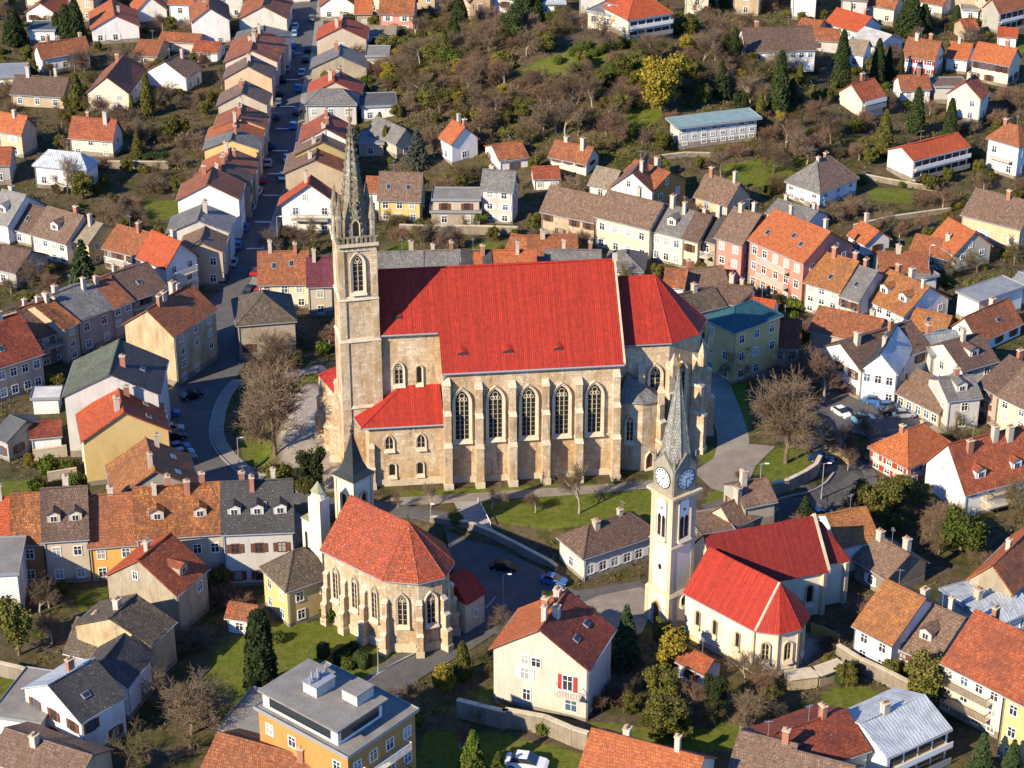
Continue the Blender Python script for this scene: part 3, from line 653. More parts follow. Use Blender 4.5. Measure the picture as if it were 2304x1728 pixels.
# bottom left row
h('02',(-160,1425),(92,1403),9,1650,4.6,'e','palegrey','redorange','grey row house with flaming orange roof','at the left edge',rows=2,cols=2,sky_=1,ch=1)
h('02',(108,1368),(352,1352),9,1690,4.4,'e','brownorange','rustgold','brown orange row house','second from left in the front row',rows=2,cols=1,skip=0,ch=0,sty=0)
h('02',(362,1335),(722,1312),9,1680,4.6,'e','beige','darkbrown','grey beige row house with two dormers','',rows=2,cols=2,skip=0,ch=1,dorm=2,sty=0)
h('02',(742,1388),(1128,1358),9,1650,4.5,'e','orangeyellow','brickbrown','orange yellow row house with deep red brown roof','',rows=2,cols=2,skip=0,ch=1,sty=0)
h('02',(1135,1318),(1845,1268),9,1690,4.4,'e','beige','rustgold','long cream row house with ribbed orange roof and two dormers','',rows=2,cols=5,skip=0,dorm=2,sky_=2,ch=4,sty=0)
h('02',(1850,1275),(2424,1252),9,1700,4.5,'e','palegrey','dark','white row house with dark slate roof and three dormers','',rows=2,cols=3,skip=0,dorm=3,sky_=1,ch=3,sty=1)
h('12',(335,1250),(450,1190),9,1430,.5,'f','stone','flatgrey','narrow brown stone block','between the front row and the monastery church',ch=1,win='')
h('03',(845,92),(1463,215),(1755,12),560,3.4,'g','stone','redorange/brickred','large stone gable house with red roof','in front of the row houses',win='fra',rows=2,cols=2,skip=.6,dorm=1,ch=1,sky_=1)
h('03',(548,692),(1160,838),6.5,980,2.6,'e','stained','moss','dilapidated brown house with mossy roofs','',win='fr',rows=1,ch=2,skip=.3)
h('03',(615,480),(1240,635),(1450,450),5.6,2.2,'g','stained','moss','rear mossy wing of the dilapidated house','',win='',ch=1)
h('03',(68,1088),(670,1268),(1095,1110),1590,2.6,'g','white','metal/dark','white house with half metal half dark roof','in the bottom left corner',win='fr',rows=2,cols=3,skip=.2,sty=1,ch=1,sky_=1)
h('03',(640,900),(1050,975),6,4.8,2.2,'g','white','dark','steep dark roofed wing','behind the half metal roof',win='',ch=0)
h('03',(-60,1230),(330,1290),9,3.2,.4,'f','white','flatgrey','low white annex with flat grey roof','at the left edge',ch=0)
h('03',(-100,1590),(600,1815),7,3.5,1.6,'e','tan','brown','brown roofed house cut by the bottom edge','under the white annex',ch=1,win='')
h('03',(-170,65),(140,48),8,420,.5,'f','white','flatgrey','plain white block at the left edge','below the front row',ch=0,rows=2,skip=.6)
h('03',(1885,402),(2090,432),(2120,372),530,1,'e','white','brickbrown','tiny white garden house with rust roof','near the big dark cypress',ch=0,win='f',cols=1,rows=1)
h('03',(1825,1345),(2200,1440),8,1520,.4,'f','palepink','flatgrey','low pink walled terrace annex','beside the orange block',ch=0,win='')
h('13',(285,190),(727,85),(32,25),-490,3.0,'h','yellow','moss','yellow hipped roof house','joined to the monastery church',rows=2,cols=2,skip=0,ch=0,sty=0)
h('13',(-420,1690),(420,1930),8,4.2,2.2,'e','tan','brickbrown','low house with rust tiles at the bottom edge','left of the orange block',ch=1,win='')
blk=h('13',(790,1568),(1385,1210),(0,1200),10,.5,'f','ochre','flatgrey','orange apartment block with a large flat grey roof','at the bottom',rows=3,cols=4,skip=.1,balc=2,ch=0,sty=0,cat='apartment block')
def roofbox(o,L,W,H):
    root,ro=o[0],o[4]
    b=MB(); x0,x1,y0,y1=L*.05,L*.70,W*.14,W*.98
    b.prism([(x0,y0),(x1,y0),(x1,y1),(x0,y1)],H+.22,H+2.2,0); b.prism([(x0-.5,y0-.5),(x1+.5,y0-.5),(x1+.5,y1+.2),(x0-.5,y1+.2)],H+2.2,H+2.45,1)
    b.build('penthouse',[wallm('white'),roofm('flatgrey')],root)
    b=MB(); b.box(x0+.5,x1-.5,y0-.04,y0+.0,H+.6,H+1.9,0); b.box(x0-.04,x0,y0+1,y1-1,H+.6,H+1.9,0); b.build('penthouse_window',GLASS,root)
    b=MB(); cx,cy=L*.42,W*.62; b.box(cx-1.4,cx+1.4,cy-1.,cy+1.,H+2.45,H+3.7,0); b.box(cx-1.5,cx+1.5,cy-1.1,cy+1.1,H+3.7,H+3.8,1)
    for i in range(5): b.tube((cx-1.3+.6*i,cy+.3*(i%2),H+3.8),(cx-1.3+.6*i,cy+.3*(i%2),H+4.6+.3*(i%3)),.16,.14,8,1)
    b.build('lift_housing',[wallm('palegrey'),ZINC],root)
    b=MB(); cx,cy=L*.56,W*.3; b.box(cx-1.2,cx+1.3,cy-1.1,cy+1.1,H+2.45,H+3.7,0); b.box(cx-1.3,cx+1.4,cy-1.2,cy+1.2,H+3.7,H+3.82,1); b.box(cx+1.3,cx+1.34,cy-.8,cy+.8,H+2.6,H+3.5,2)
    b.build('stair_house',[wallm('palegrey'),roofm('flatgrey'),GLASS],root)
roofbox(blk,blk[1],blk[2],blk[3])
# lower centre and right
pale_=h('23',(-104,672),(680,832),(905,515),-1110,3.8,'g','paleolive','orange/darkred','tall pale four storey gable house with half orange half dark red roof','',win='r',rows=4,cols=4,skip=.35,ch=4,sty=0,sky_=2,bal=[(.82,2.1,3.2)],over=.4)  # dark red on the right slope paints its shade; tiles are orange
for (fx,fz,ww,hh_,sy) in ((.34,.83,.9,1.1,0),(.46,.82,1.2,1.1,0),(.34,.55,1.2,1.4,2),(.80,.52,1.3,1.9,3),(.36,.16,1.0,1.4,0),(.84,.14,1.6,1.4,0)):
    window(pale_[0],pale_[1]*fx,-.012,pale_[3]*fz,0,ww,hh_,sy)
h('22',(655,1488),(1330,1345),(405,1340),-1680,2.4,'h','palegrey','darkbrown','long white house with dark roof on the road bend','left of the clock tower',rows=1,cols=6,skip=.1,ch=2)
h('22',(1890,1222),(2330,1120),(1640,1150),-1400,2.0,'e','beige','brown','grey beige house with brown roof','right of the clock tower',rows=1,cols=3,ch=1)
h('22',(1990,1060),(2240,1010),6,3.2,1.6,'e','grey','brown','small rear house with brown roof','behind the clock tower',ch=1)
h('22',(1640,1300),(1885,1262),5,3.2,.5,'f','beige','brown','low flat annex','at the right foot of the clock tower',ch=0,cols=2)
h('23',(600,1745),(1500,1990),9,5,3.2,'e','cream','orange','house with ribbed orange roof at the bottom edge','',ch=2,win='')
h('23',(1440,768),(1655,872),3,960,1.0,'e','white','brickred','small white shed with tiled coping','between the garden trees',ch=0,win='f',cols=1,rows=1)
h('33',(620,1238),(1078,1562),(1600,1342),1830,1.7,'g','white','metal','white house with big seamed metal roof','at the bottom right',win='l',ch=1,rows=2,cols=2,skip=0,glz=('r',2))
h('33',(300,1720),(915,1505),9,4.2,2.2,'e','creamyellow','darkred','low house with dark red roof','left of the metal roofed house',ch=1,win='f')
h('33',(-230,1690),(220,1800),8,4.2,2.4,'e','white','brown','brown roofed house with white verge','at the bottom edge',ch=1,win='')
h('33',(180,1820),(700,1960),7,4.2,2.4,'e','tan','brown','brown roof at the bottom edge below the dark red roof','',ch=0,win='')
h('33',(812,472),(1118,632),11,900,3.8,'e','white','orangebrown','white row house with smooth orange brown roof','',rows=2,cols=2,skip=0,sty=0,ch=1)
h('33',(1158,645),(1470,790),11,985,3.5,'e','palegrey','brown','pale grey row house with spotted brown roof and skylight','',rows=2,cols=3,sky_=1,dorm=1,ch=1)
h('33',(1545,782),(2042,1032),11.5,1420,4.2,'e','cream','brickred','house with long balconies and brick red roof','at the lower right',rows=3,cols=4,skip=.2,balc=2,ch=1)
h('33',(2055,1042),(2400,1215),11.5,8.5,4.2,'e','yellow','brickred','yellow house with brick red roof','at the right edge',rows=3,cols=2,skip=0,ch=0,sty=0)
h('33',(1925,485),(2330,362),(1480,215),-620,1.0,'e','white','metal','long white building with seamed white metal roof','at the right edge',ch=1,rows=1)
h('33',(1700,325),(1925,260),4,2.8,.3,'f','white','metal','small lean-to with pale metal roof','',ch=0,win='')
h('33',(1765,85),(2110,205),13,3.8,2.8,'g','stone','orange/rust','old stone house with orange roof and skylight','at the right edge',win='',sky_=1,ch=1)
h('33',(1075,82),(1458,-12),(767,-55),-250,2.2,'g','darkstone','brown','rough grey stone gable house with brown roof','',win='l',ch=2)
h('32',(690,1395),(1000,1335),8,4.6,2.4,'e','white','orangebrown','small white house with orange brown roof','behind the red church gable',ch=0,win='')
h('32',(935,575),(1250,742),(1650,582),892,3.2,'h','palepink','orange','pale pink mansion with swooping orange roof','by the road',rows=2,cols=3,sty=3,ch=2,skip=.1)
h('32',(1330,727),(1728,945),(2400,850),1160,5.0,'g','white','brickred','large white house with steep brick red roof and balconies','on the right',win='rRa',rows=3,cols=2,skip=.3,dorm=2,ch=3,balc=2)
h('32',(1165,112),(1510,282),8,400,2.4,'e','tan','brown','low tan house with rough brown roof','by the car park',rows=1,cols=5,ch=0)
h('32',(1590,180),(1850,150),7,5,1.6,'e','palegrey','grey','jumbled grey roofed house','behind the low tan house',ch=1,dorm=1)
h('32',(1845,45),(1995,128),11,400,3,'e','pinkgrey','darkbrown','pink grey house with chocolate roof','at the right edge',ch=1,cols=1,rows=3)
h('32',(2003,138),(2400,330),11,-430,3,'e','creamyellow','brown','pale yellow house with olive brown roof','at the right edge',rows=3,cols=3)
h('31',(855,1512),(1150,1527),(1500,1350),1801,2.6,'g','white','dark/palemetal','bluish white house with long mint metal roofed wing','by the car park',rows=2,cols=3,skip=.1,sty=0,ch=1)
h('31',(1700,1500),(1990,1420),9,4.5,2.4,'e','whitedirty','darkbrown','dormered house with chocolate roof','right of the mint wing',ch=1,dorm=1)
h('31',(1440,1370),(1720,1330),7,4.5,1.4,'e','palegrey','greymetal','grey metal roofed outbuilding','below the white gable',ch=1)
h('31',(860,1500),(1430,1310),9,5,2.4,'e','white','darkbrown','long house under a dark shaded brown roof','behind the mint wing',ch=2,sky_=1)
h('31',(440,1165),(960,1275),8,4.2,2.2,'e','tan','brickbrown','low mottled red brown roofed house','below the cream row',ch=1,win='')
h('31',(130,1300),(345,1312),8,1570,2.6,'e','white','darkred','blue shaded house with dark red roof','behind the bare trees',cols=2,rows=2,ch=0)
h('21',(1905,1187),(2345,1082),(1620,1087),-1620,2.0,'h','yellow','tealdark','cream yellow villa with dark teal hipped roof','right of the choir, shade painted in',rows=3,cols=3,skip=.05,sty=0,ch=0,cat='villa')
h('21',(1755,392),(1967,457),10,800,3.5,'e','salmon','brown','salmon pink house with brown roof and white windows','',rows=3,cols=2,skip=0,sty=0,ch=2)
h('31',(-165,462),(385,605),(900,510),995,3.6,'e','salmon','orange','pink house with large orange roof and balconies','',rows=3,cols=5,skip=0,sty=0,ch=2,sky_=3,balc=2)
h('31',(400,766),(685,852),10,1095,3.4,'e','cream','orangebrown','cream row house with rust orange roof','',rows=3,cols=3,skip=0,ch=2,dorm=0,sky_=1)
h('31',(692,876),(840,922),10,1150,3.2,'e','palegrey','grey','narrow row house with charcoal roof','',rows=2,cols=2,ch=1,balc=1,sky_=1)
h('31',(850,927),(1215,1045),(1665,948),1222,3.4,'e','white','orangebrown','white end house with orange brown roof and blue gable','',rows=2,cols=4,skip=0,dorm=2,ch=3)
h('31',(1240,1162),(1535,1215),(1690,1105),1300,2,'e','tan','orangebrown','low tan house with orange roof and skylight','left of the white gable',sky_=1,ch=0,rows=1)
h('31',(1535,1185),(1835,1265),(2300,1150),1335,3.0,'g','white','brickbrown','white gable house with brown shutters and dark balcony','at the right',win='far',rows=1,cols=4,sty=1,sky_=1,ch=1,balc=0)
h('31',(1840,940),(2300,868),(1620,880),4.2,.5,'f','white','greymetal','low hall with pale grey metal roof','at the right',ch=0,rows=1,skip=.6)
h('31',(2090,790),(2300,850),7,3.5,.8,'e','white','greymetal','small grey roofed white outbuilding','at the right edge',ch=0,win='')
h('31',(1640,532),(1968,482),(1395,425),-690,3.0,'g','beige','orange','pale gable house with bright orange roof','',win='fa',rows=2,cols=2,ch=0,skip=.3)
h('31',(1268,510),(1622,585),6,640,1.8,'e','white','brickbrown','rust roofed annex','left of the pale gable house',cols=3,rows=1,ch=1)
h('31',(1700,205),(2182,328),10,520,3,'e','peach','brown','long peach house with dull brown roof','at the right edge',rows=1,cols=4,skip=.5,ch=1)
h('31',(895,452),(1130,432),(700,392),-545,1.8,'g','white','orange','small orange roofed house with blue gable','behind the pink house',ch=1)
h('31',(1030,690),(1420,690),8,3.6,1.8,'e','grey','brickbrown','low shaded building with rust red roof','behind the cream row',ch=1,win='')
h('31',(1240,770),(1490,720),5,3,.4,'f','white','flatgrey','blue shaded flat roofed box','behind the orange roofs',ch=0,win='')
h('31',(405,292),(650,228),(20,230),-380,1.4,'g','white','grey','blue walled workshop with long grey roof','behind the pink house',ch=2,rows=1)
h('21',(305,177),(740,267),7,460,3.2,'e','tan','brown','tan house with lichen brown roof','first in the cream row behind the nave',rows=2,cols=4,skip=.3,ch=0)
h('21',(755,217),(1200,327),8.5,605,3.0,'e','creamyellow','brown','cream row house with worn brown roof','second in the row behind the nave',rows=2,cols=4,skip=.1,ch=1,dorm=0)
h('21',(1215,332),(1475,397),8.5,650,3,'e','cream','grey','cream row house with grey tiled roof','third in the row behind the nave',rows=2,cols=3,skip=0,ch=2,dorm=1)
h('21',(1480,402),(1600,432),8.5,690,3,'e','creamyellow','darkbrown','narrow cream row house','fourth in the row behind the nave',rows=2,cols=1,skip=0,ch=1)
h('21',(1605,402),(1745,442),8.5,690,3,'e','stone','dark','stone row house with dilapidated balconies','beside the salmon house',rows=2,cols=1,balc=2,ch=1)
h('21',(205,545),(600,535),7,3.2,1.9,'e','palepink','brickbrown','low house with warped rust roof','behind the nave ridge',ch=1,win='f',rows=1)
h('21',(15,500),(190,525),6,3,1.5,'e','palepink','rust','small pink walled cottage','left of the warped rust roof',ch=0,win='',rows=1)
h('21',(340,660),(790,662),6,3,2.0,'e','white','grey','grey roofed house with white chimney','just behind the nave ridge',ch=2)
h('21',(840,668),(1140,685),7,745,1.8,'h','grey','grey','grey house with low hipped roof','between nave and cream row',rows=1,cols=2,ch=0)
h('21',(-250,685),(250,685),7,4,2.2,'e','tan','orange','orange gridded roof','peeping over the nave ridge',ch=1,win='')
h('11',(1000,712),(1410,702),7,4,2.4,'e','grey','grey','first grey roof','peeping over the nave ridge beside the tower',ch=1,win='')
h('11',(1425,700),(1720,692),7,4,2.4,'e','grey','grey','second grey roof with chimneys','peeping over the nave ridge',ch=2,win='')
h('11',(1735,695),(1980,688),7,4,2.2,'e','grey','dark','dark roof patch','left of the orange gridded roof',ch=1,win='')
h('21',(1480,835),(1850,800),7,-925,1.9,'e','white','brown','low white house with mossy brown roof','above the choir roof',ch=1,rows=1,cols=3,skip=.6)
h('21',(1320,800),(1480,815),6,3.4,1.6,'e','white','rust','white shed with rust roof','above the choir roof',ch=0,win='')
h('21',(1500,1040),(1820,960),7,3,1.7,'e','palegrey','moss','low moss roofed house','between choir and teal roof',ch=1,win='')
h('21',(1740,930),(2010,965),6,3,1.8,'e','white','darkbrown','low house with dark brown roof','below the salmon house',ch=2,win='')
h('21',(2010,1010),(2200,1040),5,3,1.2,'e','white','redorange','little bright red roof','behind the teal roof',ch=0,win='')
h('11',(55,780),(450,797),(20,640),1010,3.9,'e','cream','brickbrown','cream house with large rust roof and skylights','left of the church tower',rows=2,cols=3,skip=.1,sky_=2,ch=2)
h('11',(462,802),(655,797),8,1050,3,'e','beige','maroon','narrow beige house with maroon metal roof','left of the church tower',rows=2,cols=1,skip=0,ch=1)
h('11',(-120,1130),(352,1092),9,1385,3,'h','stone','moss','old stone house with mossy hipped roof','left of the church',rows=1,cols=3,ch=0,skip=.3)
# far strip along the top edge
far=[('00',(-300,10)),('00',(560,-30)),('00',(1400,30)),('00',(1800,-60)),('10',(900,-90)),('10',(1300,-70)),('10',(1800,10)),('20',(-100,-20)),('20',(620,-60)),('20',(1500,-40)),('20',(1900,-80)),('30',(300,-40)),('30',(700,-10)),('30',(1150,-110)),('30',(1600,-90)),('30',(1900,-10)),('00',(200,-120)),('00',(1000,-150)),('10',(300,-160)),('20',(1100,-170)),('30',(100,-190)),('30',(900,-200))]
words=['first','second','third','fourth','fifth','sixth','seventh','eighth','ninth','tenth','eleventh','twelfth','thirteenth','fourteenth','fifteenth','sixteenth','seventeenth','eighteenth','nineteenth','twentieth','twenty first','twenty second']
far.sort(key=lambda q:P(q[0],q[1])[0])
for i,(rc,p) in enumerate(far):
    wl=['white','cream','tan','peach','white','palegrey'][i%6]; rf=['rust','redorange','brown','brickbrown','orange'][i%5]
    h(rc,p,(p[0]+170+20*(i%3),p[1]+[-12,5,14][i%3]),9,5.5,2.4,'e' if i%3 else 'g',wl,rf,{'white':'white','cream':'cream','tan':'tan','peach':'peach','palegrey':'pale grey'}[wl]+' far house, '+words[i]+' from the left along the top edge','')
# ---------------------------------------------------------------- churches
def arch(w,h,n=7,cx=0.,z0=0.,pointed=True):
    # outline of an opening: bottom left, up, over, down
    s=h-(w*.87 if pointed else w/2); pts=[(cx-w/2,z0)]
    if pointed:
        for i in range(n+1): t=math.pi-(math.pi/3)*i/n; pts.append((cx+w/2+w*math.cos(t),z0+s+w*math.sin(t)))
        for i in range(n-1,-1,-1): t=(math.pi/3)*i/n; pts.append((cx-w/2+w*math.cos(t),z0+s+w*math.sin(t)))
    else:
        for i in range(2*n+1): t=math.pi-math.pi*i/(2*n); pts.append((cx+w/2*math.cos(t),z0+s+w/2*math.sin(t)))
    pts.append((cx+w/2,z0)); return pts
def gothic(parent,x,y,z,rz,w,h,lights=3,frame=TRIMST,fw=.3,pointed=True,glass=LEAD,depth=.28,tracery=True):
    b=MB(); o=arch(w+2*fw,h+fw*1.3,7,0,-.0,pointed); i_=arch(w,h,7,0,0,pointed)
    n=len(o)
    for k in range(n-1):
        a,c=o[k],o[k+1]; p,q=i_[k],i_[k+1]
        b.hull2([(a[0],-depth,a[1]),(c[0],-depth,c[1]),(q[0],-depth*.55,q[1]),(p[0],-depth*.55,p[1])],[(a[0],.05,a[1]),(c[0],.05,c[1]),(q[0],.05,q[1]),(p[0],.05,p[1])],0)
    b.hull2([(-w/2-fw*1.2,-depth-.25,-.45),(w/2+fw*1.2,-depth-.25,-.45),(w/2+fw,-depth*.5,0.02),(-w/2-fw,-depth*.5,.02)],[(-w/2-fw*1.2,.05,-.45),(w/2+fw*1.2,.05,-.45),(w/2+fw,.05,0.02),(-w/2-fw,.05,.02)],0)
    wo=b.build('window',frame,parent,(x,y,z)); wo.rotation_euler=(0,0,rz)
    g=MB(); g.poly([(p[0],-.03,p[1]) for p in reversed(i_)]); g.build('glass',glass,wo)
    if lights>1:
        m=MB(); sp=h-w*(.87 if pointed else .5)
        for k in range(1,lights):
            xx=-w/2+w*k/lights; m.box(xx-.05,xx+.05,-.11,-.035,0,sp+(.25*w if tracery else .6*w))
        for k in range(1,int(h/.7)): 
            if k*.7<sp: m.box(-w/2,w/2,-.06,-.035,k*.7-.015,k*.7+.015)
        if tracery:
            def ring(cx,cz,r,t=.05,s=10):
                for k in range(s):
                    a=2*math.pi*k/s; c=2*math.pi*(k+1)/s
                    m.tube((cx+r*math.cos(a),-.08,cz+r*math.sin(a)),(cx+r*math.cos(c),-.08,cz+r*math.sin(c)),t,t,4,0,False)
            ring(0,sp+w*.42,w*.2); 
            for s in(-1,1): ring(s*w*.22,sp+w*.12,w*.15)
            if lights>2: ring(0,sp+w*.12,w*.12)
        m.build('tracery',frame,wo)
    return wo
def buttress(parent,x,y,rz,h,w=.95,d=1.9,mat_=STONE,z0=0.,steps=3):
    b=MB(); z=z0-1.5
    for k in range(steps):
        top=z0+h*(.42,.72,1.0)[k] if steps==3 else z0+h*(k+1)/steps
        dd=d*(1-.27*k); ww=w*(1-.06*k)
        b.box(-ww/2,ww/2,-dd,.02,z,top,0)
        nd=d*(1-.27*(k+1)) if k<steps-1 else .1
        b.hull2([(-ww/2-.06,-dd-.1,top),(ww/2+.06,-dd-.1,top),(ww/2+.06,.02,top),(-ww/2-.06,.02,top)],[(-ww/2,-nd,top+(dd-nd)*.95),(ww/2,-nd,top+(dd-nd)*.95),(ww/2,.02,top+(dd-nd)*.95),(-ww/2,.02,top+(dd-nd)*.95)],1)
        z=top
    b.box(-w/2-.12,w/2+.12,-d-.14,.02,z0-1.5,z0+.9,1)
    o=b.build('buttress',[mat_,TRIMST],parent,(x,y,0)); o.rotation_euler=(0,0,rz); return o
def eyebrow(ro,p,rz,slope,m):
    b=MB(); n=8; L=1.7
    f=[];r=[]
    for k in range(n+1):
        t=k/n; f.append((-L/2+L*t,0,.42*math.sin(math.pi*t)+.06))
    for k in range(n):
        b.poly([f[k],f[k+1],(f[k+1][0]*.6,1.0,1.0*slope+.03),(f[k][0]*.6,1.0,1.0*slope+.03)],0)
    b.poly([(q[0],-.01,q[2]-.03) for q in f]+[(L/2,-.01,-.1),(-L/2,-.01,-.1)],1)
    o=b.build('roof_dormer',[m,DARKM],ro,p); o.rotation_euler=(0,0,rz)
def wallframe(p,q):
    # returns function placing at distance s along wall p->q (outward on the right of p->q when walking), rz
    dx,dy=q[0]-p[0],q[1]-p[1]; L=math.hypot(dx,dy); rz=math.atan2(dy,dx)
    return L,rz,(lambda s:(p[0]+dx*s/L,p[1]+dy*s/L))
# --- great church
GZ=terr(0,250)
A7=R(6.5); GC=empty('gothic_church',(-8.9,244.6,GZ),A7)
tag(GC,'huge stone gothic church with vivid red roof and tall spire','church')
VIV=roofm('vivid')
EH=17.0; RH=27.0; HW=9.6          # nave eave, ridge above church ground, half width
b=MB(); b.prism([(0,0),(23.3,0),(23.3,2*HW),(0,2*HW)],-2,EH,0)
b.hull2([(0,0,EH),(0,2*HW,EH),(0,HW,RH-.3)],[(.5,0,EH),(.5,2*HW,EH),(.5,HW,RH-.3)],0)
b.hull2([(22.8,0,EH),(22.8,2*HW,EH),(22.8,HW,RH-.3)],[(23.3,0,EH),(23.3,2*HW,EH),(23.3,HW,RH-.3)],0)
W0=3.9; WE=EH+(RH-EH)*W0/HW
b.prism([(-8.4,W0),(-.002,W0),(-.002,2*HW-W0),(-8.4,2*HW-W0)],-2,WE,0); b.hull2([(-8.4,W0,WE),(-8.4,2*HW-W0,WE),(-8.4,HW,RH-.3)],[(-8.0,W0,WE),(-8.0,2*HW-W0,WE),(-8.0,HW,RH-.3)],0); b.prism([(-13.2,7.4),(-8.402,7.4),(-8.402,2*HW-W0),(-16.0,2*HW-W0)],-2,9.5,0)
b.box(-.12,23.42,-.14,0,0,.9,1); b.box(-.05,23.3,-.12,0,EH-.7,EH-.1,1); b.box(-.05,23.3,-.1,-.003,6.0,6.3,1)
b.prism([(-8.3,W0-.1),(-1.5,W0-.1),(-1.5,W0),(-8.3,W0)],WE-.6,WE-.1,1)
b.build('nave_wall',[STONE,TRIMST],GC)
rg=random.Random(5)
k=(RH-EH)/HW
r=MB(); e=.45
roof_slab(r,(-.25,-e,EH-k*e),(23.6,-e,EH-k*e),(23.6,HW,RH),(-.25,HW,RH),.2,0,rg,24,8,.03)
roof_slab(r,(23.6,2*HW+e,EH-k*e),(-.25,2*HW+e,EH-k*e),(-.25,HW,RH),(23.6,HW,RH),.2,0,rg,24,8,.03)
roof_slab(r,(-8.5,W0-e,WE-k*e),(-.25,W0-e,WE-k*e),(-.25,HW,RH),(-8.5,HW,RH),.2,0,rg,10,6,.02)
roof_slab(r,(-.25,2*HW-W0+e,WE-k*e),(-8.5,2*HW-W0+e,WE-k*e),(-8.5,HW,RH),(-.25,HW,RH),.2,0,rg,10,6,.02)
roof_slab(r,(-8.4,7.2,9.5),(-8.4,2*HW-W0+.3,9.5),(-8.45,2*HW-W0+.3,12.5),(-8.45,7.2,12.5),.15,0,rg,4,3,.02); r.hull2([(-13.4,7.2,9.5),(-8.4,7.2,9.5),(-8.4,2*HW-W0+.2,9.5),(-16.2,2*HW-W0+.2,9.5)],[(-9,7.4,12.4),(-8.42,7.3,12.4),(-8.42,2*HW-W0,12.4),(-9,2*HW-W0,12.4)],0)
r.tube((-8.5,HW,RH+.2),(23.7,HW,RH+.2),.2,.2,6,0)
nroof=r.build('nave_roof',[VIV],GC)
v=MB()
for y0,y1,z0,z1 in ((-e,HW,EH-k*e,RH),(2*HW+e,HW,EH-k*e,RH)):
    for x in (23.62,): v.hull2([(x,y0,z0-.1),(x+.28,y0,z0-.1),(x+.28,y0,z0+.42),(x,y0,z0+.42)],[(x,y1,z1-.1),(x+.28,y1,z1-.1),(x+.28,y1,z1+.42),(x,y1,z1+.42)],0)
v.box(23.5,24.1,HW-.25,HW+.25,RH,RH+1.1,0)
v.build('verge',TRIMST,GC)
g=MB(); g.tube((-.3,-e-.12,EH-k*e),(23.7,-e-.12,EH-k*e),.14,.14,6); g.tube((-8.5,W0-e-.1,WE-k*e),(-.4,W0-e-.1,WE-k*e),.13,.13,6)
g.tube((-.05,-.3,EH-.6),(-.05,-.3,0),.09,.09,6); g.build('gutter',ZINC,GC)
for x in (2.6,8.6,15.2): eyebrow(nroof,(x,1.1,EH+k*1.1+.2),0,k,VIV)
eyebrow(nroof,(-5.5,W0+.9,WE+k*.9+.2),0,k,VIV)
xs=[2.35,6.75,11.15,15.55,19.9]
for x in xs: gothic(GC,x,0,6.6,0,1.75,7.2,3,fw=.42,depth=.42)
for x in (.35,4.55,8.95,13.35,17.75,22.75): buttress(GC,x,0,0,14.2 if x not in(.35,22.75) else 15,1.0,1.9)
gothic(GC,-5.6,W0,13.3,0,1.0,3.0,2,fw=.3); gothic(GC,-2.9,W0,13.3,0,.6,2.4,1,fw=.2,pointed=False)
# west front buttresses and porch
for (x,y,hh,d) in ((-13.3,7.9,12,1.6),(-14.3,11.2,8.6,1.3),(-15.4,14.8,8.6,1.3)): buttress(GC,x,y,-math.pi/2-R(12),hh,1.1,d)
# chapel in front of the west bay
b=MB(); CE=9.1; cp=[(-9.9,.2),(-.02,.2),(-.02,W0),(-5,W0+.02),(-5,5.8),(-11.0,5.8)]
b.prism([(-9.9,.2),(-.02,.2),(-.02,W0-.02),(-9.9-.6,W0-.02)],-2,CE,0); 
b.box(-10.1,0,.02,.2,0,1.0,1)
b.build('chapel_wall',[STONE,TRIMST],GC)
ap=(-5.0,W0+.0,12.9); apr=(-.3,W0,12.9); f0=(-10.8,-.25,CE-.1); f1=(0.1,-.25,CE-.1); bl=(-11.9,3.6,CE-.1)
r=MB(); roof_slab(r,f0,f1,apr,ap,.18,0,rg,10,5,.02); tri_slab(r,[bl,f0,ap],.18,0)
r.tube(Vector(f0)+Vector((0,0,.2)),Vector(ap)+Vector((0,0,.2)),.12,.12,5,0)
r.build('chapel_roof',[VIV],GC)
g=MB(); g.tube((f0[0],f0[1]-.1,f0[2]),(f1[0],f1[1]-.1,f1[2]),.13,.13,6); g.tube((f0[0]-.1,f0[1],f0[2]),(bl[0]-.1,bl[1],bl[2]),.13,.13,6); g.build('gutter',ZINC,GC)
for x in (-7.3,-3.1): gothic(GC,x,.2,5.6,0,.95,1.9,2,fw=.22,tracery=False,depth=.2)
for x in (-7.0,-3.3): gothic(GC,x,.2,1.6,0,.75,1.7,1,fw=.2,pointed=False,depth=.2)
buttress(GC,-9.7,.2,0,6.0,.8,.8,steps=2)
# choir
CHE=17.6; CHR=24.6; cv=3.4; cy2=2*HW-cv
cpl=[(23.3,cv),(30.4,cv),(34.2,5.6),(36,9.6),(34.2,13.6),(30.4,cy2),(23.3,cy2)]
b=MB(); b.prism(cpl,-2,CHE,0)
b.prism([(x*1.0+(.12 if x>24 else 0),y) for x,y in cpl],CHE-.5,CHE+.05,1)
b.prism([(x+(.15 if x>24 else 0),y-(.15 if y<9 else -.15 if y>10 else 0)) for x,y in cpl],-2,1.0,1); b.build('choir_wall',[STONE,TRIMST],GC)
ch=[(23.4,cv-.4),(30.6,cv-.4),(34.6,5.2),(36.5,9.6),(34.6,14),(30.6,cy2+.4),(23.4,cy2+.4)]
r=MB(); rE=(29.2,HW,CHR); rW=(23.4,HW,CHR)
roof_slab(r,(*ch[0],CHE),(*ch[1],CHE),rE,rW,.2,0,rg,10,6,.02); roof_slab(r,(*ch[5],CHE),(*ch[6],CHE),rW,rE,.2,0,rg,10,6,.02)
for i in (1,2,3,4): tri_slab(r,[(*ch[i],CHE),(*ch[i+1],CHE),rE],.2,0)
for i in (1,2,3,4,5): r.tube((*ch[i],CHE+.2),(rE[0],rE[1],rE[2]+.2),.13,.13,5,0)
cr=r.build('choir_roof',[VIV],GC)
g=MB()
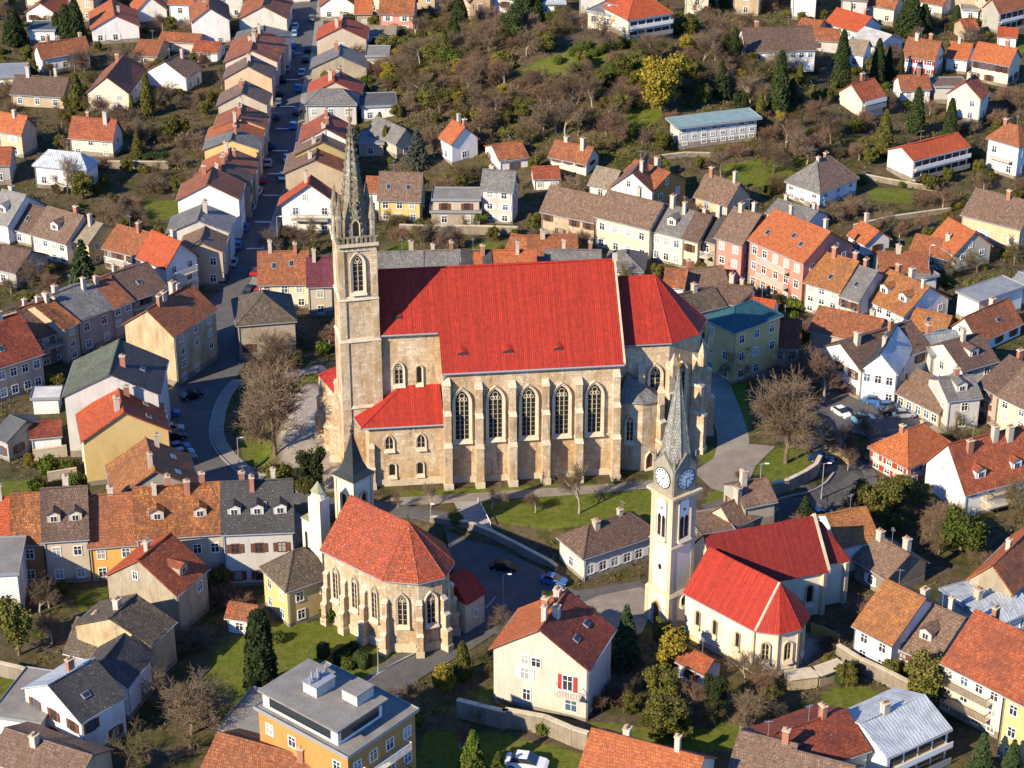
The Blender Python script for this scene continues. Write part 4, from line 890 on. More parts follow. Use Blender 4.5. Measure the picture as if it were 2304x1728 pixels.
for i in range(5): g.tube((*ch[i],CHE),(*ch[i+1],CHE),.14,.14,6)
g.build('gutter',ZINC,GC)
for x in(25,28): eyebrow(cr,(x,cv+.9,CHE+1.0+.25),0,(CHR-CHE)/(HW-cv),VIV)
for i in range(1,5):
    L_,rz_,pt=wallframe(cpl[i],cpl[i+1]); q=pt(L_/2); gothic(GC,q[0],q[1],6.2,rz_,1.25,7.6,2,fw=.35,depth=.35)
gothic(GC,28.6,cv,6.8,0,1.35,7.4,2,fw=.4,depth=.35)
for i,an in ((1,-67),(2,-35),(3,0),(4,35),(5,67)):
    x,y=cpl[i]; bt=buttress(GC,x,y,R(an+90),14.0,1.05,2.1)
    p=MB(); p.box(-.4,.4,-1.6,-.8,13.2,14.8,0); p.cone([(-.45,-1.65),(.45,-1.65),(.45,-.75),(-.45,-.75)],14.8,(0,-1.2,16.6),0); pp=p.build('pinnacle',[STONE],bt)
buttress(GC,26.6,cv,0,14.0,1.0,2.0)
# annex between nave and choir
b=MB(); al=[(23.3,1.1),(26.5,.4),(28.9,1.2),(28.9,cv),(23.3,cv)]; b.prism(al,-2,10.2,0); b.build('sacristy_wall',[STONE],GC)
r=MB(); r.cone([(23.2,.8),(26.5,.1),(29.3,.9),(29.3,cv),(23.2,cv)],10.2,(24.8,cv,13.6),0); r.build('sacristy_roof',[SLATE],GC)
gothic(GC,24.9,.72,4.6,-R(12),.85,3.6,2,fw=.25); gothic(GC,27.7,.75,.3,R(18),.9,2.2,1,fw=.25,glass=BROWNF)
buttress(GC,28.9,1.2,R(30),10.0,.95,1.3)
b=MB(); b.box(28.5,29.3,-.2,.6,10.2,11.8,0); b.cone([(28.4,-.3),(29.4,-.3),(29.4,.7),(28.4,.7)],11.8,(28.9,.2,13.8),0); b.build('pinnacle',[STONE],GC)
# tower
TR=empty('church_tower',(-13.0,2.7,0),R(6)); TR.parent=GC
tw=5.0
def sq(c,hw): return [(c-hw,c-hw),(c+hw,c-hw),(c+hw,c+hw),(c-hw,c+hw)]
b=MB(); 
for (z0,z1,hw) in ((-2,20.2,2.5),(20.2,26.1,2.38),(26.1,34,2.25)):
    b.prism(sq(2.5,hw),z0,z1,0)
for z,hw in ((20.2,2.75),(26.1,2.65),(10.5,2.7)): b.hull2([(x,y,z) for x,y in sq(2.5,hw)],[(x,y,z+.5) for x,y in sq(2.5,hw-.25)],1)
b.prism(sq(2.5,2.45),32.9,33.2,1); b.prism(sq(2.5,2.75),33.6,34.0,1)
TWB=b.build('tower_wall',[STONE,TRIMST],TR)
b=MB()
for (sx,sy) in ((-1,-1),(1,-1),(1,1),(-1,1)):
    for z0,z1,q in ((26.3,33.0,.4),(20.4,26,.45),(-1.5,20.1,.55)):
        cx=2.5+sx*2.12; cy=2.5+sy*2.12; b.box(cx-q,cx+q,cy-q,cy+q,z0,z1,0)
b.build('corner_pier',[STONE],TR)
def sides(f):
    for i,(x,y,rz) in enumerate(((2.5,.25,0),(4.75,2.5,math.pi/2),(2.5,4.75,math.pi),(.25,2.5,-math.pi/2))): f(i,x,y,rz)
sides(lambda i,x,y,rz: gothic(TR,x,y,27.3,rz,1.25,5.0,2,fw=.38,depth=.35))
def slit(i,x,y,rz):
    b=MB(); b.box(-.2,.2,-.1,.3,22.6,24.3,0); o=b.build('slit_window',LEAD,TR,(x,y,0)); o.rotation_euler=(0,0,rz)
sides(slit)
def blind(i,x,y,rz):
    b=MB()
    for k in range(5):
        b.tube((-1.5+.75*k-.3,-.22,33.15),(-1.5+.75*k,-.22,33.6),.07,.07,4); b.tube((-1.5+.75*k,-.22,33.6),(-1.5+.75*k+.3,-.22,33.15),.07,.07,4)
    for k in range(9): b.box(-2.3+.575*k-.16,-2.3+.575*k+.16,-.35,-.1,34,34.75,0)
    b.box(-2.8,2.8,-.33,-.12,34.75,34.95,0)
    # gable with crockets at the spire foot
    b.hull2([(-1.0,.35,34),(1.0,.35,34),(0,.35,39.4)],[(-1.0,.7,34),(1.0,.7,34),(0,.75,39.4)],0)
    for k in range(6):
        for s in(-1,1): b.box(s*(1.0-k*.16)-.12,s*(1-k*.16)+.12,.3,.6,34.6+k*.85,34.85+k*.85,0)
    b.tube((0,.5,39.2),(0,.5,40.6),.12,.03,5)
    o=b.build('spire_gable',[ST],TR,(x,y,0)); o.rotation_euler=(0,0,rz)
    gothic(TR,x+(.34*math.sin(rz)) ,y-.0-(-.34*math.cos(rz)),34.3,rz,.8,2.6,1,fw=.15,depth=.1)
ST=mat('spire_stone',(0.25,0.225,0.165),0.9,0,ashlar_build)
sides(blind)
for (sx,sy) in ((-1,-1),(1,-1),(1,1),(-1,1)):
    b=MB(); cx=2.5+sx*2.15; cy=2.5+sy*2.15
    b.prism([(cx+.42*math.cos(a),cy+.42*math.sin(a)) for a in [R(60*i) for i in range(6)]],34,37.2,0)
    b.cone([(cx+.55*math.cos(R(60*i)),cy+.55*math.sin(R(60*i))) for i in range(6)],37.2,(cx-sx*.1,cy-sy*.1,40.8),0)
    for k in range(5): b.box(cx-.32+.05*k,cx+.32-.05*k,cy-.32+.05*k,cy+.32-.05*k,37.5+.6*k,37.65+.6*k,0)
    b.build('pinnacle',[ST],TR)
oc=[(2.5+1.95*math.cos(R(22.5+45*i)),2.5+1.95*math.sin(R(22.5+45*i))) for i in range(8)]
b=MB(); b.prism(oc,34,35.2,0); b.cone(oc,35.2,(2.5,2.5,50),0); sp=b.build('spire',[ST],TR)
b=MB()
for i in range(8):
    a=R(22.5+45*i)
    for k in range(16):
        t=k/16; r_=1.95*(1-t)+.06; z=35.2+15.2*t; x,y=2.5+r_*math.cos(a),2.5+r_*math.sin(a); s=.13*(1-.5*t)
        b.box(x-s,x+s,y-s,y+s,z,z+.28,0)
    b.tube((2.5+2*math.cos(a),2.5+2*math.sin(a),35.2),(2.5,2.5,50.1),.09,.05,4)
b.build('crocket',[ST],TR)
b=MB(); b.tube((2.5,2.5,49.4),(2.5,2.5,51.6),.1,.05,6); b.tube((2.5,2.5,49.7),(2.5,2.5,50),.3,.3,8); b.box(2.1,2.9,2.46,2.54,50.9,51.05); b.build('finial',[GOLD],TR)
TR.name='church_tower'
# --- monastery church (lower centre)
MZ=0.; M0=Vector((-22.14,215.1,0)); MA=R(-41)
MC_=empty('monastery_church',(M0.x,M0.y,0),MA); tag(MC_,'old monastery church with weathered orange red roof and polygonal apse','church')
E0=10.; R0=15.2; dw=9.8; MON=roofm('monastery')
pl=[(-.5,0),(9.7,0),(12.9,2.3),(14.2,4.9),(12.9,7.5),(9.7,dw),(-.5,dw)]
b=MB(); b.prism(pl,-1.5,E0,0); b.hull2([(-.5,0,E0),(-.5,dw,E0),(-.5,dw/2,R0-.1)],[(-.1,0,E0),(-.1,dw,E0),(-.1,dw/2,R0-.1)],0)
def offpl(pl,d,cx=6,cy=4.9): return [(x+(d if x>cx+3.8 else 0),y+(-d if y<cy-1 else d if y>cy+1 else 0)) for x,y in pl]
b.prism(offpl(pl,.18),-1.5,1.2,1); b.prism(offpl(pl,.1),E0-.4,E0-.02,1); b.build('nave_wall',[mat('monastery_stone',(0.52,0.44,0.31),0.9,0,ashlar_build),TRIMST],MC_)
op=offpl(pl,.45); ap=(8.9,4.9,R0); wp=(-.7,4.9,R0); op[0]=(-.7,op[0][1]); op[-1]=(-.7,op[-1][1])
r=MB(); roof_slab(r,(*op[0],E0),(*op[1],E0),ap,wp,.18,0,rg,12,6,.04); roof_slab(r,(*op[5],E0),(*op[6],E0),wp,ap,.18,0,rg,12,6,.04)
for i in(1,2,3,4): tri_slab(r,[(*op[i],E0),(*op[i+1],E0),ap],.18,0)
for i in(1,2,3,4,5): r.tube((*op[i],E0+.16),(ap[0],ap[1],ap[2]+.16),.13,.13,5,0)
mr=r.build('nave_roof',[MON],MC_)
b=MB(); b.tube((8.9,4.9,R0),(8.9,4.9,R0+1.3),.12,.03,6); b.box(8.7,9.1,4.87,4.93,R0+.8,R0+.9); b.build('finial',[DARKM],MC_)
g=MB()
for i in range(5): g.tube((*op[i],E0-.02),(*op[i+1],E0-.02),.12,.12,6)
g.build('gutter',ZINC,MC_)
km=(R0-E0)/4.9
for x,y in ((2.2,1.6),(5.2,1.3),(8.2,1.2)):
    q=D.objects.new('skylight',MESH['sk']); C.objects.link(q); q.parent=mr; q.location=(x,y,E0+km*y+.2); q.rotation_euler=(math.atan(km),0,0)
for s in (1.4,4.6,7.9): gothic(MC_,s,0,3.9,0,.8,4.4,2,fw=.28,depth=.3)
for i in(1,2,3,4):
    L_,rz_,pt=wallframe(pl[i],pl[i+1]); q=pt(L_/2); gothic(MC_,q[0],q[1],3.9,rz_,1.05,4.1,2,fw=.3,depth=.3)
for (i,an) in ((1,-72),(2,-45),(3,0),(4,45)):
    x,y=pl[i]; buttress(MC_,x,y,R(an+90),7.0,.75,1.15)
for x in (0,3.0,6.3): buttress(MC_,x,0,0,7.0,.75,1.0)
b=MB(); b.box(10.8,14.3,dw-1.0,dw+2.4,-1,4.2,0); b.hull2([(10.5,dw-1,4.2),(14.6,dw-1,4.2),(14.6,dw+2.7,4.2),(10.5,dw+2.7,4.2)],[(10.6,dw-.9,6.2),(12.6,dw-.9,6.2),(12.6,dw+2.5,6.2),(10.6,dw+2.5,6.2)],1); b.build('sacristy',[TRIMST,VIV],MC_)
window(MC_,14.3,dw+.8,1.7,math.pi/2,.5,.9,0)
# bell turret behind the roof
T1=G('12',800,1120,0)
tp=ray(P('12',(830,800))[0],P('12',(830,800))[1],16.5)
BT=empty('bell_turret',(tp.x,tp.y+1.1,0),R(-41)); BT.parent=None
tag(BT,'slim whitewashed bell turret with black pointed cap behind the monastery roof','bell tower')
b=MB(); b.box(-1.55,1.55,-1.55,1.55,-1,16.2,0)
for s in (-1,1):
    for t in (-1,1): b.box(s*1.5-.18,s*1.5+.18,t*1.5-.18,t*1.5+.18,9,16.0,1)
b.box(-1.8,1.8,-1.8,1.8,15.8,16.2,1); b.build('turret_wall',[wallm('clock'),TRIMST],BT)
for x,y,rz in ((0,-1.55,0),(1.55,0,math.pi/2),(0,1.55,math.pi),(-1.55,0,-math.pi/2)): gothic(BT,x,y,11.6,rz,.75,2.4,1,fw=.25,pointed=False)
b=MB(); rings=[(1.95,16.2),(1.25,16.8),(.85,17.9),(.45,19.8),(.05,21.8)]
for (a,z),(c,z2) in zip(rings,rings[1:]): b.hull2([(x,y,z) for x,y in sq(0,a)],[(x,y,z2) for x,y in sq(0,c)],0)
b.tube((0,0,21.6),(0,0,23.0),.08,.04,6); b.box(-.32,.32,-.04,.04,22.5,22.6); b.tube((0,0,21.8),(0,0,22.1),.22,.22,8); b.build('turret_cap',[mat('dark_copper',(0.03,0.034,0.032),.5,0,flat_build)],BT)
sp_=ray(*P('12',(540,960)),16.0)
SG=empty('stair_turret',(sp_.x,sp_.y+.8,0),R(-41)); tag(SG,'narrow cream gable turret with slit window left of the monastery roof','turret')
b=MB(); b.box(-1.0,1.0,-.8,.8,-1,15.2,0); b.box(-2.4,-1.0,-.7,.7,-1,11.6,0); b.box(-2.5,-.9,-.8,.8,11.6,11.8,1); b.tube((0,0,15.2),(0,0,16.1),1.0,.7,10,0); b.cone([(.95*math.cos(R(45*i)),.95*math.sin(R(45*i))) for i in range(8)],16.1,(0,0,17.4),1)
b.build('turret_wall',[wallm('clock'),mat('mossy_stone',(0.3,0.3,0.18),.9,0,wall_build(.8))],SG)
b=MB(); b.box(-1.9,-1.5,-.74,-.7,6.5,10,0); b.build('slit_window',[LEAD],SG)
# --- clock tower church
K0=at(*P('22',(1350,0+0)),0) if False else at(1503,1418,0)
CT=empty('clock_tower_church',(K0.x,K0.y,0),R(-30+68)); tag(CT,'cream church with tall clock tower and two bright red roofs','church')
# tower local frame: front corner at origin, x runs right-back, y runs left-back
kz=lambda py: zy(py,K0.y)
s=3.7; CL=wallm('clock'); TRM=mat('ochre_trim',WALLC['trim'][0],.9,0,wall_build(.5))
z1,z2,z3=kz(1343),kz(1234),kz(1121); z4=kz(1060); z5=kz(820)
b=MB(); cx=s/2
b.prism(sq(cx,s/2+.25),-1,z1,0); b.prism(sq(cx,s/2),z1,z2,0); b.prism(sq(cx,s/2-.02),z2,z3,0)
for z,q in ((z1,s/2+.35),(z2,s/2+.18)): b.hull2([(x,y,z-.15) for x,y in sq(cx,q)],[(x,y,z+.25) for x,y in sq(cx,q-.25)],1)
b.prism(sq(cx,s/2+.1),z3-.9,z3-.3,1); b.prism(sq(cx,s/2+.5),z3-.3,z3+.05,1)
for sx in(-1,1):
    for sy in(-1,1):
        a_,c_=cx+sx*(s/2-.22),cx+sy*(s/2-.22); b.box(a_-.26,a_+.26,c_-.26,c_+.26,z1+.2,z3-.5,1)
        a_,c_=cx+sx*(s/2+.03),cx+sy*(s/2+.03); b.box(a_-.28,a_+.28,c_-.28,c_+.28,-1,z1-.2,1)
b.build('tower_wall',[CL,TRM],CT)
CLK=mat('clock_stone',(0.20,0.19,0.145),.9,0,wall_build(.8))
b=MB(); b.prism(sq(cx,s/2-.28),z3+.05,z4+.3,0)
for sx in(-1,1):
    for sy in(-1,1): a_,c_=cx+sx*(s/2-.2),cx+sy*(s/2-.2); b.prism([(a_+.22*math.cos(R(60*i)),c_+.22*math.sin(R(60*i))) for i in range(6)],z3,z4+.2,0); b.cone([(a_+.26*math.cos(R(60*i)),c_+.26*math.sin(R(60*i))) for i in range(6)],z4+.2,(a_,c_,z4+1.7),0)
b.build('clock_stage',[CLK],CT)
WD=mat('clock_dial',(0.75,0.74,0.70),.5); BK=mat('black_paint',(0.02,0.02,0.025),.5)
def face(i,x,y,rz):
    # x,y: face centre on the stage
    zc=(z3+z4)/2+.15; rr=1.28
    b=MB(); b.hull2([(-1.6,-.1,z3+.05),(1.6,-.1,z3+.05),(1.6,-.1,z4-.2),(0,-.1,z4+1.5),(-1.6,-.1,z4-.2)],[(-1.6,.35,z3+.05),(1.6,.35,z3+.05),(1.6,.35,z4-.2),(0,.35,z4+1.5),(-1.6,.35,z4-.2)],0)
    for sg in (-1,1): b.hull2([(sg*1.75,-.2,z4-.3),(0,-.2,z4+1.55),(0,.5,z4+1.55),(sg*1.75,.5,z4-.3)],[(sg*1.75,-.2,z4-.15),(0,-.2,z4+1.75),(0,.5,z4+1.75),(sg*1.75,.5,z4-.15)],1)
    o=b.build('clock_gable',[mat('pale_clock_stone',(0.30,0.27,0.20),.9,0,wall_build(.8)),CLK],CT,(x,y,0)); o.rotation_euler=(0,0,rz)
    q=MB(); n=32; q.prism([(0,0)]*0 or [(rr*math.cos(2*math.pi*k/n),rr*math.sin(2*math.pi*k/n)) for k in range(n)],0,.06,0)
    d=q.build('clock_face',[WD],CT); d.location=(x+.15*math.sin(rz),y-.15*math.cos(rz),zc); d.rotation_euler=(math.pi/2,0,rz)
    q=MB()
    for k in range(n):
        a=2*math.pi*k/n; c=2*math.pi*(k+1)/n; q.tube((rr*math.cos(a),rr*math.sin(a),.06),(rr*math.cos(c),rr*math.sin(c),.06),.06,.06,4,0,False)
    for k in range(12):
        a=R(30*k); u=Vector((math.cos(a),math.sin(a),0)); q.tube(u*.88+Vector((0,0,.09)),u*1.12+Vector((0,0,.09)),.085,.085,4)
    q.build('dial_mark',[BK],d)
    q=MB(); q.tube((0,0,.12),(.62,.1,.12),.07,.04,4); q.tube((0,0,.13),(-.05,-.95,.13),.05,.03,4); q.build('clock_hand',[BK],d)
CF=[(cx,.1,0),(s-.1,cx,math.pi/2),(cx,s-.1,math.pi),(.1,cx,-math.pi/2)]
for i,(x,y,rz) in enumerate(CF): face(i,x,y,rz)
def bell(x,y,rz):
    wo=gothic(CT,x,y,z2+.9,rz,1.5,kz(1155)-z2+.6,1,fw=.22,pointed=False,glass=WD,depth=.22)
    
    q=MB()
    for sg in(-1,1): q.poly([(p[0],-.06,p[1]) for p in reversed(arch(.56,(kz(1155)-z2)*.62,4,sg*.36,.02))],0)
    n=10; q.poly([(.18*math.cos(2*math.pi*k/n),-.06,(kz(1155)-z2)*.8+.18*math.sin(2*math.pi*k/n)) for k in range(n)][::-1],0)
    for sg in(-1,1):
        for k in range(6): q.box(sg*.34-.22,sg*.34+.22,-.12,-.07,.15+.3*k,.2+.3*k,1)
    q.build('bell_louver',[LEAD,BROWNF],wo)
for x,y,rz in ((cx,0,0),(s,cx,math.pi/2),(cx,s,math.pi),(0,cx,-math.pi/2)): bell(x,y,rz)
b=MB(); n=14; b.poly([(0.28*math.cos(2*math.pi*k/n),-.05,(z1+z2)/2+.4*math.sin(2*math.pi*k/n)) for k in range(n)][::-1]); o=b.build('oval_window',[LEAD],CT,(0,cx,0)); o.rotation_euler=(0,0,-math.pi/2)
gothic(CT,-.25,cx,0,-math.pi/2,1.0,3.4,1,frame=TRM,fw=.25,glass=BROWNF); gothic(CT,cx,-.25,3.2,0,.4,1.1,1,frame=TRM,fw=.15)
oc=[(cx+1.95*math.cos(R(22.5+45*i)),cx+1.95*math.sin(R(22.5+45*i))) for i in range(8)]
b=MB(); b.prism(oc,z4-.2,z4+.5,0); b.cone(oc,z4+.5,(cx,cx,z5-1.6),0)
for i in range(8): b.tube((*oc[i],z4+.5),(cx,cx,z5-1.6),.07,.04,4)
b.build('spire',[roofm('greenslate')],CT)
b=MB(); b.tube((cx,cx,z5-2.0),(cx,cx,z5),.09,.04,6); b.tube((cx,cx,z5-1.5),(cx,cx,z5-1.1),.2,.2,8); b.tube((cx,cx,z5-.3),(cx,cx,z5+.1),.16,.05,8); b.build('finial',[GOLD],CT)
# front nave, in world coordinates under the same root
def W2L(root,p):
    a=root.rotation_euler[2]; d=Vector(p)-root.location; return Vector((d.x*math.cos(a)+d.y*math.sin(a),-d.x*math.sin(a)+d.y*math.cos(a),p[2]))
NE=6.0; NR=10.6
e0=ray(1550,1337,NE); e1=ray(1698,1416,NE); dr=(e1-e0).normalized(); nn=Vector((-dr.y,dr.x,0)); hw=3.9
if nn.y<0: nn=-nn
Q=lambda u,v_,z: W2L(CT,(e0.x+dr.x*u+nn.x*v_,e0.y+dr.y*u+nn.y*v_,z))
LN=(e1-e0).length
pl=[(-.5,0),(LN,0),(LN+2.3,1.6),(LN+3.3,3.9),(LN+2.3,6.2),(LN,7.8),(-.5,7.8)]
qp=lambda pl,z:[Q(x,y,z) for x,y in pl]
b=MB(); b.hull2(qp(pl,-1),qp(pl,NE),0); b.hull2(qp(offpl(pl,.1,LN-4,3.9),-1),qp(offpl(pl,.1,LN-4,3.9),.7),1); b.hull2(qp(offpl(pl,.08,LN-4,3.9),NE-.35),qp(offpl(pl,.08,LN-4,3.9),NE-.02),1)
b.build('nave_wall',[CL,TRM],CT)
op=offpl(pl,.4,LN-4,3.9); op[0]=(-.6,op[0][1]); op[-1]=(-.6,op[-1][1])
apx=LN+.1
r=MB(); roof_slab(r,Q(*op[0],NE),Q(*op[1],NE),Q(apx,3.9,NR),Q(-.6,3.9,NR),.16,0,rg,12,6,.03); roof_slab(r,Q(*op[5],NE),Q(*op[6],NE),Q(-.6,3.9,NR),Q(apx,3.9,NR),.16,0,rg,12,6,.03)
for i in(1,2,3,4): tri_slab(r,[Q(*op[i],NE),Q(*op[i+1],NE),Q(apx,3.9,NR)],.16,0)
for i in(2,3,4,5): r.tube(Q(*op[i],NE+.15),Q(apx,3.9,NR+.15),.1,.1,5,0)
r.build('nave_roof',[roofm('vivid')],CT)
b=MB(); b.tube(Q(*op[1],NE+.12),Q(apx,3.9,NR+.16),.17,.17,6); b.build('verge',[TRIMST],CT)
g=MB()
for i in range(5): g.tube(Q(*op[i],NE-.02),Q(*op[i+1],NE-.02),.1,.1,6)
g.build('gutter',ZINC,CT)
def onwall(p,q,s,z,**kw):
    a,c=Q(*p,0),Q(*q,0); L_,rz_,pt=wallframe(a,c); m=pt(L_*s); gothic(CT,m[0],m[1],z,rz_,**kw)
for s_ in (.2,.45,.78): onwall(pl[0],pl[1],s_,2.4,w=.5,h=2.0,lights=1,frame=TRM,fw=.15,pointed=False)
for i in(1,2,3): onwall(pl[i],pl[i+1],.5,2.0,w=.75,h=2.3,lights=2,frame=TRM,fw=.2,pointed=False,tracery=False)
for i in(1,2,3,4):
    a=Q(*pl[i],0); b=MB(); b.box(a.x-.16,a.x+.16,a.y-.16,a.y+.16,-1,NE-.1,0); b.build('corner_pilaster',[TRM],CT)
# rear wing with darker roof
te=[(ray(1612,1330,6.),ray(1858,1285,6.),9.2,6.,11.0)]
p0,p1,wd,E_,R_=te[0]; dr2=(p1-p0).normalized(); n2=Vector((-dr2.y,dr2.x,0)); 
if n2.y<0:n2=-n2
Q2=lambda u,v_,z: W2L(CT,(p0.x+dr2.x*u+n2.x*v_,p0.y+dr2.y*u+n2.y*v_,z))
L2=(p1-p0).length
b=MB(); b.hull2([Q2(0,0,-1),Q2(L2,0,-1),Q2(L2,wd,-1),Q2(0,wd,-1)],[Q2(0,0,E_),Q2(L2,0,E_),Q2(L2,wd,E_),Q2(0,wd,E_)],0)
for u in(0,L2-.4): b.hull2([Q2(u,0,E_),Q2(u,wd,E_),Q2(u,wd/2,R_)],[Q2(u+.4,0,E_),Q2(u+.4,wd,E_),Q2(u+.4,wd/2,R_)],0)
b.hull2([Q2(L2,1.5,-1),Q2(L2+3.6,1.5,-1),Q2(L2+3.6,wd-1.5,-1),Q2(L2,wd-1.5,-1)],[Q2(L2,1.5,E_),Q2(L2+3.6,1.5,E_),Q2(L2+3.6,wd-1.5,E_),Q2(L2,wd-1.5,E_)],0)
b.build('transept_wall',[CL],CT)
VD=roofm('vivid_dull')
r=MB(); roof_slab(r,Q2(0,-.4,E_),Q2(L2+.1,-.4,E_),Q2(L2+.1,wd/2,R_),Q2(0,wd/2,R_),.16,0,rg,10,5,.03); roof_slab(r,Q2(L2+.1,wd+.4,E_),Q2(0,wd+.4,E_),Q2(0,wd/2,R_),Q2(L2+.1,wd/2,R_),.16,0,rg,10,5,.03)
a_,c_,d_,e_=Q2(L2,1.2,E_),Q2(L2+3.9,1.2,E_),Q2(L2+3.9,wd-1.2,E_),Q2(L2,wd-1.2,E_); t1,t2=Q2(L2,wd/2,R_-.9),Q2(L2+1.2,wd/2,R_-.9)
roof_slab(r,a_,c_,t2,t1,.14,0,rg,4,4,.01); tri_slab(r,[c_,d_,t2],.14,0); roof_slab(r,d_,e_,t1,t2,.14,0,rg,4,4,.01)
r.build('transept_roof',[VD],CT)
b=MB()
for vv in(-.4,wd+.4):
    b.hull2([Q2(L2+.1,vv,E_-.1),Q2(L2+.45,vv,E_-.1),Q2(L2+.45,vv,E_+.4),Q2(L2+.1,vv,E_+.4)],[Q2(L2+.1,wd/2,R_),Q2(L2+.45,wd/2,R_),Q2(L2+.45,wd/2,R_+.5),Q2(L2+.1,wd/2,R_+.5)],0)
b.build('verge',[TRIMST],CT)
a,c=Q2(0,0,0),Q2(L2,0,0); Lx,rzx,ptx=wallframe(a,c); m=ptx(Lx*.86); gothic(CT,m[0],m[1],2.0,rzx,.8,2.4,1,frame=TRM,fw=.18,pointed=False)
b=MB()
for u in (L2-.3,L2+3.4):
    q_=Q2(u,-.15 if u<L2 else 1.35,0); b.box(q_.x-.3,q_.x+.3,q_.y-.3,q_.y+.3,-1,E_-.1,0)
b.build('corner_pilaster',[TRM],CT)
for rt,nm in ((GC,'the great gothic church'),(MC_,'the monastery church'),(CT,'the clock tower church')):
    pass
HOUSES.append(('monastery church apse',proj(Vector((-13,211,5))))); HOUSES.append(('clock tower',proj(Vector((19,215,8)))))
HOUSES.append(('gothic church choir',proj(Vector((22,258,5))))); HOUSES.append(('gothic church chapel',proj(Vector((-15,246,5)))));HOUSES.append(('gothic church nave wall',proj(Vector((3,247,5)))))
def foot_of(root,pl):
    a=root.rotation_euler[2]; FOOT.append([(root.location.x+x*math.cos(a)-y*math.sin(a),root.location.y+x*math.sin(a)+y*math.cos(a)) for x,y in pl])
foot_of(GC,[(-20,-1.5),(30,-1.5),(38,5),(38,16),(30,21),(-20,21)]); foot_of(MC_,[(-1,-1),(11,-1),(15.5,5),(14,12.5),(-2,11)])
foot_of(CT,[(-.5,-.5),(4.2,-.5),(4.2,4.2),(-.5,4.2)])
FOOT.append([(e0.x+dr.x*u+nn.x*v_,e0.y+dr.y*u+nn.y*v_) for u,v_ in ((-1,-1),(LN+3.5,-1),(LN+3.5,9),(-1,9))])
FOOT.append([(p0.x+dr2.x*u+n2.x*v_,p0.y+dr2.y*u+n2.y*v_) for u,v_ in ((-1,-1),(L2+4,-1),(L2+4,11),(-1,11))])
# ---------------------------------------------------------------- ground and paving
def pxpoly(rc,pts,dz=0): return [tuple(G(rc,x,y,dz)[:2]) for x,y in pts]
def ppoly(pts): return [tuple(at(x,y)[:2]) for x,y in pts]
LAWN=[]
LAWN+=[ppoly(q) for q in (
 [(1075,1135),(1180,1120),(1300,1112),(1470,1100),(1470,1205),(1380,1210),(1230,1225),(1130,1205)],
 [(890,1108),(1000,1100),(1400,1085),(1470,1075),(1470,1088),(1250,1102),(1000,1118),(890,1125)],
 [(1700,1055),(1745,1010),(1800,1000),(1845,1040),(1840,1065),(1760,1095),(1690,1105)],
 [(545,980),(605,985),(615,1035),(560,1045),(540,1010)],[(640,860),(720,835),(725,860),(650,880)],
 [(610,1400),(750,1400),(860,1465),(960,1485),(1110,1395),(1120,1420),(960,1500),(860,1540),(700,1545),(600,1640),(500,1640),(430,1560),(500,1450)],
 [(1560,1000),(1620,1010),(1625,1040),(1590,1060)],[(1585,870),(1680,860),(1690,980),(1640,985),(1600,930)],
 [(1590,1110),(1640,1100),(1650,1150),(1590,1160)],
 [(0,1510),(80,1530),(60,1600),(0,1600)],[(170,1330),(240,1320),(245,1370),(180,1380)],
 [(1050,1560),(1110,1540),(1140,1570),(1080,1590)],[(960,1640),(1130,1650),(1330,1700),(1300,1728),(930,1728)],[(1330,1620),(1480,1640),(1600,1640),(1700,1610),(1720,1690),(1330,1690)],
 [(1840,1560),(1920,1540),(2010,1560),(1960,1600),(1860,1620)],[(2070,950),(2200,960),(2210,1010),(2100,1010)],
 [(1040,1225),(960,1190),(1040,1180),(1060,1200)],[(0,1080),(80,1080),(80,1120),(0,1120)],
 [(320,455),(400,450),(405,490),(320,500)],[(850,560),(920,540),(960,590),(860,595)],[(1060,545),(1140,545),(1140,585),(1060,585)],
 [(1230,130),(1330,105),(1370,120),(1340,150),(1260,175),(1180,178),(1165,160)],[(1370,300),(1450,285),(1500,290),(1440,320),(1370,330)],
 [(1620,370),(1850,350),(1850,400),(1700,420),(1640,410)],[(2200,100),(2304,90),(2304,120),(2210,125)],[(900,68),(1010,66),(1010,85),(905,82)],[(950,98),(1040,96),(1030,115),(955,112)],
 [(1560,560),(1600,600),(1560,620)],[(1950,420),(2080,430),(2060,460),(1960,450)],
)]
GRAVEL=[ppoly(q) for q in ([(1700,1450),(1760,1410),(1850,1440),(1800,1500),(1720,1520)],[(1960,985),(2110,945),(2120,980),(1990,1010)],[(640,890),(722,872),(742,1000),(782,1060),(800,1085),(745,1105),(700,1092),(635,1040),(628,960)])]
def grid_axis(lo,hi,a,b,step):
    v=list(np.arange(a,b+.01,step)); s=step; x=a; L_=[]
    while x>lo: s*=1.25; x-=s; L_.append(x)
    s=step; x=b; H_=[]
    while x<hi: s*=1.25; x+=s; H_.append(x)
    return np.array(L_[::-1]+v+H_)
gx=grid_axis(-1500,1500,-128,128,1.0); gy=grid_axis(-200,4000,168,500,1.0)
X,Y=np.meshgrid(gx,gy); xf,yf=X.ravel(),Y.ravel(); Z=terr_np(xf,yf)
rs=np.random.RandomState(3)
Z=Z+np.where((pdist(xf,yf,PLAT)>-6),0,rs.uniform(-.04,.0,xf.shape))
nxg,nyg=len(gx),len(gy)
i,j=np.meshgrid(np.arange(nxg-1),np.arange(nyg-1)); a=(j*nxg+i).ravel()
fc=np.stack([a,a+1,a+nxg+1,a+nxg],1)
